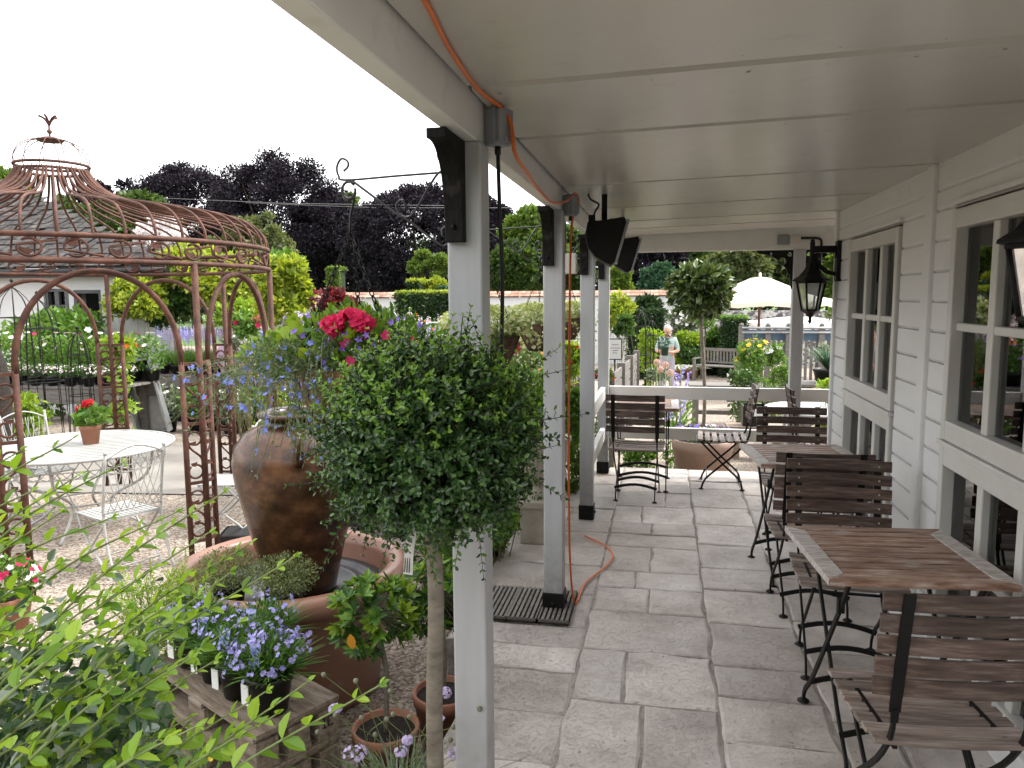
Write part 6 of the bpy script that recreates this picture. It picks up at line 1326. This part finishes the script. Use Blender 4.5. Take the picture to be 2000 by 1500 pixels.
B('dark_shrub', 'dark red-leaved plant with orange flowers between the first two posts', 985, 675, 8.8, 70, 55, 500, .07, ACER, 218, flowers=(F_ORG, 8, .09))
B('variegated_shrub', 'cream variegated shrub behind the second post', 1030, 665, 9.5, 100, 36, 1300, .05, IVY, 219)
B('variegated_shrub', 'variegated bush right of the second post', 1122, 625, 9.8, 50, 80, 700, .08, IVY, 220)
B('green_shrub', 'lime leafy plant with red flowers between the second and third posts', 1118, 715, 7.4, 50, 90, 700, .06, LIME, 221, flowers=(F_RED, 5, .07))
B('green_shrub', 'white-veined leafy plant low between the second and third posts', 1118, 790, 6.3, 50, 80, 700, .07, FRESH, 222)
# --- beyond the far rail
B('golden_shrub', 'tall golden shrub just right of the corner post', 1205, 615, 12.5, 70, 100, 1300, .09, GOLD, 230)
B('green_shrub', 'dense green shrub below the golden one near the notice', 1217, 640, 11.5, 48, 58, 900, .07, MID, 231)
B('wall_climber', 'dark climber on the far white wall behind the woman', 1265, 600, 27, 60, 44, 900, .2, DARKG, 232)
B('lime_shrub', 'lime shrub behind the iron obelisks', 1268, 668, 20.5, 60, 60, 900, .1, LIME, 233)
B('agapanthus', 'mass of white and lilac agapanthus right behind the woman', 1332, 632, 24.8, 95, 60, 900, .16, GREYG, 234, flowers=(F_WHITE, 150, .14))
B('lime_shrub', 'bright green shrub below the white agapanthus', 1345, 664, 24.0, 70, 40, 700, .12, LIME, 235)
B('green_shrub', 'green shrub left of the bench, behind the striped grasses', 1405, 668, 24.3, 80, 64, 900, .13, FRESH, 236, flowers=(F_WHITE, 14, .09))
B('green_shrub', 'green border plants behind the bay trunk', 1350, 692, 23.7, 70, 40, 700, .12, MID, 237)
B('yellow_rose', 'yellow rose bush in bloom before the grey plant stand', 1470, 700, 13.4, 84, 100, 900, .075, FRESH, 238, flowers=(F_YEL, 18, .12), nc=34, cat='rose bush')
B('white_rose', 'cream-white rose beside the yellow rose bush, nearer the end post', 1512, 700, 12.9, 50, 70, 500, .07, FRESH, 239, flowers=(F_WHITE, 9, .11), cat='rose bush')
B('green_shrub', 'small leafy shrub with pink flowers left of the end post', 1525, 735, 11.0, 55, 50, 600, .05, FRESH, 240, flowers=(F_PALEP, 14, .04))
B('green_shrub', 'low bush below the yellow roses', 1450, 740, 12.0, 80, 40, 700, .06, MID, 241, flowers=(F_WHITE, 14, .04))
B('green_shrub', 'bright green low plant just right of the end post at the rail', 1618, 752, 9.3, 50, 20, 300, .06, LIME, 242)
B('green_shrub', 'green plant spilling beside the bird bath', 1620, 690, 14.2, 60, 50, 500, .07, GREYG, 243)
B('hydrangea', 'begonia with red blooms left of the far corner post', 1176, 738, 8.3, 46, 40, 400, .05, MID, 244, flowers=(F_RED, 6, .10))
B('silver_shrub', 'silvery plant at the foot of the obelisk tub', 1285, 735, 10.6, 55, 40, 500, .05, GREYG, 245)
B('green_shrub', 'low leafy plants under the lower rail, left of the flower pot', 1245, 884, 7.75, 90, 36, 700, .05, FRESH, 246)
B('green_shrub', 'distant green shrubs by the flint wall right of the end post', 1640, 610, 22, 60, 40, 500, .15, TREE2, 247)
# striped grasses
for px, lab in ((1320, 'white-striped grass in a pot left of the bay trunk'), (1350, 'white-striped grass in a pot touching the bay trunk')):
    p = AT(px, 706, 23.0); rng = np.random.default_rng(px); t = flower_pot('striped_grass_plant', lab, (p[0], 23.0, gz(23)), .2, .3, TERRA); m = M(); n = 90; a = rng.uniform(0, 6.28, n); m.blades(np.tile([0, 0, .28], (n, 1)), np.stack([np.cos(a)*.6, np.sin(a)*.6, np.ones(n)], 1), rng.uniform(.4, .6, n), .035, rng, bend=1.1); m.build('foliage', LM('striped_%d' % px, [(.5, .55, .42), (.72, .74, .66)], trans=.2), t)
# blue grass clump
p = AT(1618, 690, 11.6); rng = np.random.default_rng(9); t = flower_pot('ornamental_grass_plant', 'spiky blue-green grass clump in a black pot right of the end post', (p[0], 11.6, p[2]-.42), .2, .2, BPLAST); m = M(); n = 260; a = rng.uniform(0, 6.28, n); m.blades(np.tile([0, 0, .18], (n, 1)), np.stack([np.cos(a)*.5, np.sin(a)*.5, np.ones(n)], 1)+rng.normal(0, .15, (n, 3)), rng.uniform(.3, .6, n), .012, rng, bend=.4); m.build('foliage', TREE4, t)
plain_table('potting_table', 'grey timber table carrying the blue-green grass pot', (p[0]+.15, 11.6, gz(11.6)), 1.1, .6, p[2]-.42-gz(11.6), OLDWOOD)
# topiary ball beyond
p = AT(1378, 622, 23.3); rng = np.random.default_rng(10); t = thing('topiary_ball', 'small clipped ball tree behind the bay trunk', 'tree', (p[0], 23.3, gz(23.3))); m = M(); foliage(m, rng, 900, (0, 0, p[2]-gz(23.3)), (.3, .3, .27), .08, .045, 0, .6); m.build('crown', FRESH, t); m = M(); m.tube([(0, 0, 0), (0, 0, p[2]-gz(23.3))], .025, 6); m.build('trunk', DBARK, t)
# bay tree in its pot
def bay():
    rng = np.random.default_rng(14); x, y = .40, 8.0; g = gz(y); t = flower_pot('standard_bay', 'lollipop bay tree in a big pale pot with purple and white petunias', (x, y, g), .31, .52, TERRAP, cat='tree'); cz = 1.70-g; m = M(); C, _ = clumpy(m, rng, 60, 1500, (-.06, 0, cz), (.30, .29, .25), .085, .05, 0, .26, -.9, up=.1, gap=.6)
    m2 = M(); foliage(m2, rng, 900, (-.06, 0, cz), (.31, .30, .265), .088, .046, 0, .5, hi=True, up=-.05); m2.build('crown', BAY, t); m.build('inner_foliage', BAY, t); m = M(); m.tube(spline([(0.0, 0, .45), (.01, 0, 1.0), (-.05, 0, cz-.2)], 14), .019, 8); stems(m, (-.05, 0, cz-.22), C[::4], .008, rng); m.build('trunk', BARK, t)
    m = M(); foliage(m, rng, 500, (0, 0, .56), (.31, .31, .07), .04, .022, 0, .3); m.build('petunia_foliage', MID, t); u = sph(rng, 120); u = u[u[:, 2] > -.1]
    for k, (fm, nm_) in enumerate(((F_PUR, 'purple_petunia_blossoms'), (F_WHITE, 'white_petunia_blossoms'), (F_VIO, 'violet_petunia_blossoms'))): m = M(); q = u[k::3]; m.flowers(np.array([0, 0, .57])+q*[.33, .33, .08], q+[0, -.4, .5], .06, 5, 0, 1.1); m.build(nm_, fm, t)
bay()
# alliums and delphiniums by the rail
rng = np.random.default_rng(15); ga = 'peach allium seed heads beyond the rail'
for i, (px, py, lab) in enumerate(((1283, 708, 'peach allium seed head on a stem, leftmost of the group by the woman'), (1300, 713, 'peach allium seed head overlapping the woman\'s leg'), (1289, 722, 'peach allium seed head below the leftmost one'), (1309, 728, 'peach allium seed head lowest and farthest right of the group'))):
    p = AT(px, py, 9.6+.1*i); t = thing('allium', lab, 'flower', (p[0], p[1], gz(p[1])), group=ga); m = M(); z = p[2]-gz(p[1]); u = sph(rng, 110); m.flowers(np.array([0, 0, z])+u*.042, u, .022, 5, 0, .6); m.build('seed_head', F_PEACH, t); m = M(); m.tube([(rng.normal(0, .04), 0, 0), (0, 0, z*.6), (0, 0, z)], .006, 5); m.build('stem', GSTEM, t)
for px, py, y, h_, lab in ((1330, 740, 9.4, .30, 'tall blue delphinium spike standing above the far rail'), (1322, 790, 8.5, .28, 'blue delphinium spikes between the two rails, left of the bay trunk')):
    p = AT(px, py, y); t = thing('delphinium', lab, 'flower', (p[0], y, gz(y))); m = M(); z0 = p[2]-gz(y); 
    for dx in (0, -.07, .06): z = np.linspace(z0-h_/2, z0+h_/2, 26); P = np.stack([dx+(z-z0)*.25+rng.normal(0, .015, 26), rng.normal(0, .02, 26), z-abs(dx)*1.2], 1); m.flowers(P, rng.normal(0, .5, (26, 3))+[0, -.7, .2], .036, 5, 0, .9)
    m.build('blossoms', F_LAV, t); m = M(); m.tube([(0, 0, 0), (0, 0, z0+h_/2)], .008, 5); m.build('stem', GSTEM, t); m = M(); foliage(m, rng, 160, (0, 0, z0*.5), (.14, .14, z0*.4), .09, .04); m.build('foliage', FRESH, t)
# white iron garden ornaments in the middle distance
for px, lab in ((768, 'white iron obelisk left of the other one, behind the basket flowers'), (800, 'white iron obelisk nearer the first post, behind the basket flowers')):
    p = AT(px, 615, 15); t = thing('white_obelisk', lab, 'plant support', (p[0], 15, gz(15))); h_ = AT(px, 600, 15)[2]-gz(15); m = M()
    for k in range(4): a = R_(20+90*k); u = np.array([math.cos(a), math.sin(a), 0]); m.tube([u*q+np.array([0, 0, z]) for q, z in spline([(.17, 0), (.17, h_*.78), (.12, h_*.86), (.02, h_*.95)], 12)], .012, 5)
    for z in (.3, .78): m.tube([(.17*math.cos(a), .17*math.sin(a), h_*z) for a in np.linspace(0, 6.28, 16, endpoint=False)], .010, 4, closed=True)
    m.tube([(0, 0, h_*.93), (0, 0, h_)], .012, 5); m.build('frame', WIRON, t)
p0 = AT(755, 632, 14.6); p1 = AT(905, 630, 14.6); t = thing('white_rail', 'white painted hurdle rail among the border plants left of the first post', 'rail', (0, 0, 0)); m = M(); m.tube([p0, p1], .025, 6); m.tube([(p0[0], 14.6, p0[2]-.25), (p1[0], 14.6, p1[2]-.25)], .02, 6); m.build('rail', WIRON, t)
for f in (0, .33, .66, 1): m = M(); x = p0[0]+(p1[0]-p0[0])*f; m.tube([(x, 14.62, gz(14.6)), (x, 14.62, p0[2]+.02)], .02, 6); m.build('post', WIRON, t)

p = AT(-34, 690, 7.4); m = M(); m.lathe([(0, 0), (.2, 0), (.24, .3), (.25, .8), (.23, 1.2), (.17, 1.42), (.08, 1.52), (0, 1.54)], 28, (p[0], 7.4, gz(7.4))); tag(m.build('water_butt', SOIL), 'black round-topped water butt at the left edge behind the gazebo pilaster', 'water butt')
# black wire supports and more stock among the benches on the left
for (px, top, y, r, lab) in ((72, 572, 8.6, .26, 'tall black wire obelisk in front of the braced bench at the left'), (22, 548, 9.0, .30, 'tall black wire obelisk at the left edge, behind the white chair'), (150, 640, 8.9, .16, 'short black wire obelisk before the braced bench, right of the tall one')):
    p = AT(px, top, y); obelisk((p[0], y, gz(y)), p[2]-gz(y), r, lab, 8)
def extra(proto_kind, group, label, spots, seed, s, cols):
    pr = [stock(proto_kind, label, (0, 0, 0), seed+i, s, group, f, l) for i, (f, l) in enumerate(cols)]
    for k, loc in enumerate(spots):
        if k < len(pr): pr[k].location = loc
        else: dup(pr[k % len(pr)], loc, k*1.3)
extra('leafy', 'leafy pots on the ground beside the path behind the round table', 'leafy pot on the ground along the path behind the round table', [(-7.6+.33*i+.1*(i % 2), 10.6+.12*(i % 3), gz(10.6)) for i in range(13)], 300, 1.7, ((F_WHITE, GREYG), (None, FRESH), (F_RED, MID)))
extra('spike', 'tall flower spikes before the white garden wall', 'tall flower spike in a pot in front of the white garden wall', [(-8.2+.42*i, 17.5+.5*(i % 3), gz(17.5)) for i in range(16)], 310, 2.6, ((F_WHITE, FRESH), (F_LIL, GREYG), (F_ORG, FRESH)))
extra('leafy', 'leafy pots on the gravel between the benches and the veranda', 'leafy pot on the gravel between the garden benches and the veranda', [(-4.2+.36*i, 9.4+.3*(i % 3), gz(9.5)) for i in range(9)], 320, 1.9, ((F_PALEP, MID), (None, FRESH), (F_LAV, GREYG)))
extra('rose', 'potted shrubs along the foot of the veranda', 'potted shrub on the gravel along the veranda edge', [(-1.25-.12*(i % 3), 4.3+.42*i, -.295) for i in range(8)], 330, 1.5, ((None, MID), (F_WHITE, FRESH), (None, DARKG)))
# petals and crumbs on the paving
rng = np.random.default_rng(77); m = M(); n = 95; P = np.stack([rng.uniform(-.4, 1.1, n), rng.uniform(1.9, 7.2, n), np.full(n, .006)], 1); P[:55, 0] = rng.uniform(.3, 1.1, 55); m.leaves(P, np.c_[rng.normal(size=(n, 2)), np.zeros(n)], np.tile([0, 0, 1.], (n, 1))+rng.normal(0, .15, (n, 3)), rng.uniform(.006, .016, n), .008, 0)
tag(m.build('petals', LM('fallen_petal', [(.65, .63, .6), (.3, .2, .1), (.75, .74, .72), (.12, .16, .05)], trans=.1)), 'scattered white petals and leaf scraps lying on the stone paving', 'litter', kind='stuff')
hedge('tall clipped hedge added unseen behind the viewpoint to cut low light on the veranda', -6, 5, -3.6, -.3, 2.7, 1.0, MID, 91, .10, 9000)  # added out of view to dim the light coming in from behind

# ------------------------------------------------------------------ people
SKIN = PM('skin', [(.48, .27, .19), (.55, .33, .24)], 20, rough=.5); HAIRW = PM('white_hair', [(.42, .40, .38), (.54, .53, .5)], 60, rough=.6, bump=.3); HAIRB = PM('brown_hair', [(.05, .03, .02), (.10, .065, .045)], 60, rough=.6, bump=.3)
def person(label, loc, rz, shirt, trousers, hair, joints, bones, sleeves=True):
    """joints: name -> ((x,y,z), radius); bones: (a, b, material index)"""
    t = thing('person', label, 'person', loc, rz); names = list(joints); me = bpy.data.meshes.new('body'); me.from_pydata([joints[n][0] for n in names], [(names.index(a), names.index(b)) for a, b, _ in bones], []); o = bpy.data.objects.new('body', me); COL.objects.link(o)
    sk = o.modifiers.new('skin', 'SKIN'); sk.use_smooth_shade = True; su = o.modifiers.new('sub', 'SUBSURF'); su.levels = 2; su.render_levels = 2
    if not me.skin_vertices: me.attributes.new('skin', 'FLOAT', 'POINT')
    for i, n in enumerate(names): r = joints[n][1]; r = r if isinstance(r, tuple) else (r, r); me.skin_vertices[0].data[i].radius = r; me.skin_vertices[0].data[i].use_root = (i == 0)
    dg = bpy.context.evaluated_depsgraph_get(); ev = o.evaluated_get(dg); b2 = bpy.data.meshes.new_from_object(ev); bpy.data.objects.remove(o)
    mats = [SKIN, shirt, trousers, BLACK]
    V = np.zeros(len(b2.vertices)*3); b2.vertices.foreach_get('co', V); V = V.reshape(-1, 3); F_ = [list(p.vertices) for p in b2.polygons]; C_ = np.array([V[f].mean(0) for f in F_]); best = np.full(len(C_), 1e9); mi = np.zeros(len(C_), int)
    for a, b, k in bones:
        A = np.array(joints[a][0]); Bq = np.array(joints[b][0]); d = Bq-A; u = np.clip(((C_-A)@d)/(d@d), 0, 1); dist = np.linalg.norm(C_-(A+u[:, None]*d), axis=1); q = dist < best; best[q] = dist[q]; mi[q] = k
    m = M()
    for k in range(4): fs = [f for f, q in zip(F_, mi) if q == k]; m.F += [(np.array([f for f in fs if len(f) == l]), k, True) for l in (3, 4) if any(len(f) == l for f in fs)]
    m.V = [V]; m.n = len(V); h = np.array(joints['head'][0]); m.ball(h, (.074, .088, .108), 16); m.ball(h+[0, -.092, -.012], (.013, .018, .022), 8)
    for s in (-1, 1): m.ball(h+[s*.076, .0, -.01], (.012, .02, .03), 8)
    for hn, el in (('handl', 'elbl'), ('handr', 'elbr')):
        if hn in joints:
            c = np.array(joints[hn][0]); d = nrm(c-np.array(joints[el][0])); s1 = nrm(np.cross(d, [0, .2, 1.])); s2 = np.cross(s1, d)
            for k in range(4): a0 = c+s1*(-.03+.02*k); L_ = (.062, .072, .068, .052)[k]; m.tube([a0-d*.02, a0+d*L_*.5, a0+d*L_*.75-s2*.025, a0+d*L_*.6-s2*.045], [.010, .009, .008, .006], 6, 0)
            m.tube([c+s1*.03-d*.03, c+s1*.055+d*.01, c+s1*.055+d*.04-s2*.02], [.011, .010, .007], 6, 0)
    m.build('body', mats, t)
    m = M(); m.ball(h+[0, .016, .03], (.084, .094, .095), 14)
    V = m.V[0]; f, a, sm = m.F[0]; cen = V[f].mean(1)-h; keep = (cen[:, 1] > -.045) | (cen[:, 2] > .055); m.F[0] = (f[keep], a, sm); m.build('hair', hair, t)
    m = M()
    for s in (-1, 1): m.ball(h+[s*.03, -.080, .008], (.011, .008, .007), 8)
    m.ball(h+[0, -.080, -.052], (.024, .009, .006), 8); m.build('face', PM('face_dark', [(.10, .04, .035)]*2), t); return t
J = {'hip': ((0, 0, .86), (.15, .11)), 'waist': ((.0, 0, 1.02), (.15, .11)), 'chest': ((0, 0, 1.22), (.16, .115)), 'neck0': ((0, 0, 1.36), (.07, .06)), 'neck': ((0, -.012, 1.43), .05), 'head': ((0, -.025, 1.51), (.07, .075)),
     'shl': ((.165, 0, 1.31), .065), 'elbl': ((.235, -.02, 1.06), .048), 'wrl': ((.10, -.22, 1.04), .03), 'handl': ((.03, -.26, 1.05), (.035, .02)), 'shr': ((-.165, 0, 1.31), .065), 'elbr': ((-.23, -.03, 1.06), .048), 'wrr': ((-.15, -.22, 1.06), .03), 'handr': ((-.12, -.27, 1.08), (.035, .02)),
     'hl': ((.09, 0, .80), .10), 'kl': ((.10, -.03, .46), .068), 'al': ((.10, .03, .09), .045), 'tl': ((.11, -.13, .035), .04), 'hr': ((-.09, 0, .80), .10), 'kr': ((-.10, -.10, .47), .068), 'ar': ((-.10, -.10, .09), .045), 'tr': ((-.11, -.26, .035), .04)}
BN = [('hip', 'waist', 1), ('waist', 'chest', 1), ('chest', 'neck0', 1), ('neck0', 'neck', 0), ('neck', 'head', 0), ('chest', 'shl', 1), ('shl', 'elbl', 1), ('elbl', 'wrl', 0), ('wrl', 'handl', 0), ('chest', 'shr', 1), ('shr', 'elbr', 1), ('elbr', 'wrr', 0), ('wrr', 'handr', 0), ('hip', 'hl', 2), ('hl', 'kl', 2), ('kl', 'al', 2), ('al', 'tl', 3), ('hip', 'hr', 2), ('hr', 'kr', 2), ('kr', 'ar', 2), ('ar', 'tr', 3)]
def cloth(n, c, c2=None): return PM(n, [c, c2 or tuple(x*1.15 for x in c)], 14, rough=.85)
LY = 17.2; lp = AT(1303, 700, LY)
person('white-haired woman in pale mint top and lilac trousers carrying a potted plant towards the veranda', (lp[0], LY, gz(LY)), 0, cloth('mint_cotton', (.30, .42, .40), (.44, .52, .49)), cloth('lilac_cotton', (.34, .32, .38)), HAIRW, J, BN)
t = flower_pot('held_plant', 'dark green pot of leafy plant held by the white-haired woman', (lp[0]-.055, LY-.33, gz(LY)+.98), .085, .19, PM('green_pot', [(.012, .04, .025), (.02, .055, .035)], 5)); rng = np.random.default_rng(3); m = M(); foliage(m, rng, 160, (-.03, 0, .28), (.13, .1, .11), .07, .03); m.build('foliage', TREE4, t)
def flip(jn, **k):
    j = dict(jn); j.update(k); return j
PY2 = 11.0; pp = AT(447, 640, PY2); hz_ = AT(447, 600, PY2)[2]
J2 = flip(J, elbl=((.22, .0, 1.06), .045), wrl=((.2, -.1, .86), .03), handl=((.19, -.13, .8), (.035, .02)), elbr=((-.22, .0, 1.06), .045), wrr=((-.2, -.1, .86), .03), handr=((-.19, -.13, .8), (.035, .02)))
person('person in a mauve shirt seen from behind through the gazebo, left of a companion', (pp[0], PY2, gz(PY2)), R_(170), cloth('mauve_cotton', (.32, .22, .30)), cloth('dark_cloth', (.03, .03, .04)), HAIRB, J2, BN)
pp = AT(476, 640, PY2+.2)
person('person in a pale pink top half hidden behind the gazebo right arch', (pp[0], PY2+.2, gz(PY2)-.05), R_(150), cloth('pink_cotton', (.5, .33, .38)), cloth('navy_cloth', (.03, .035, .06)), HAIRB, J2, BN)
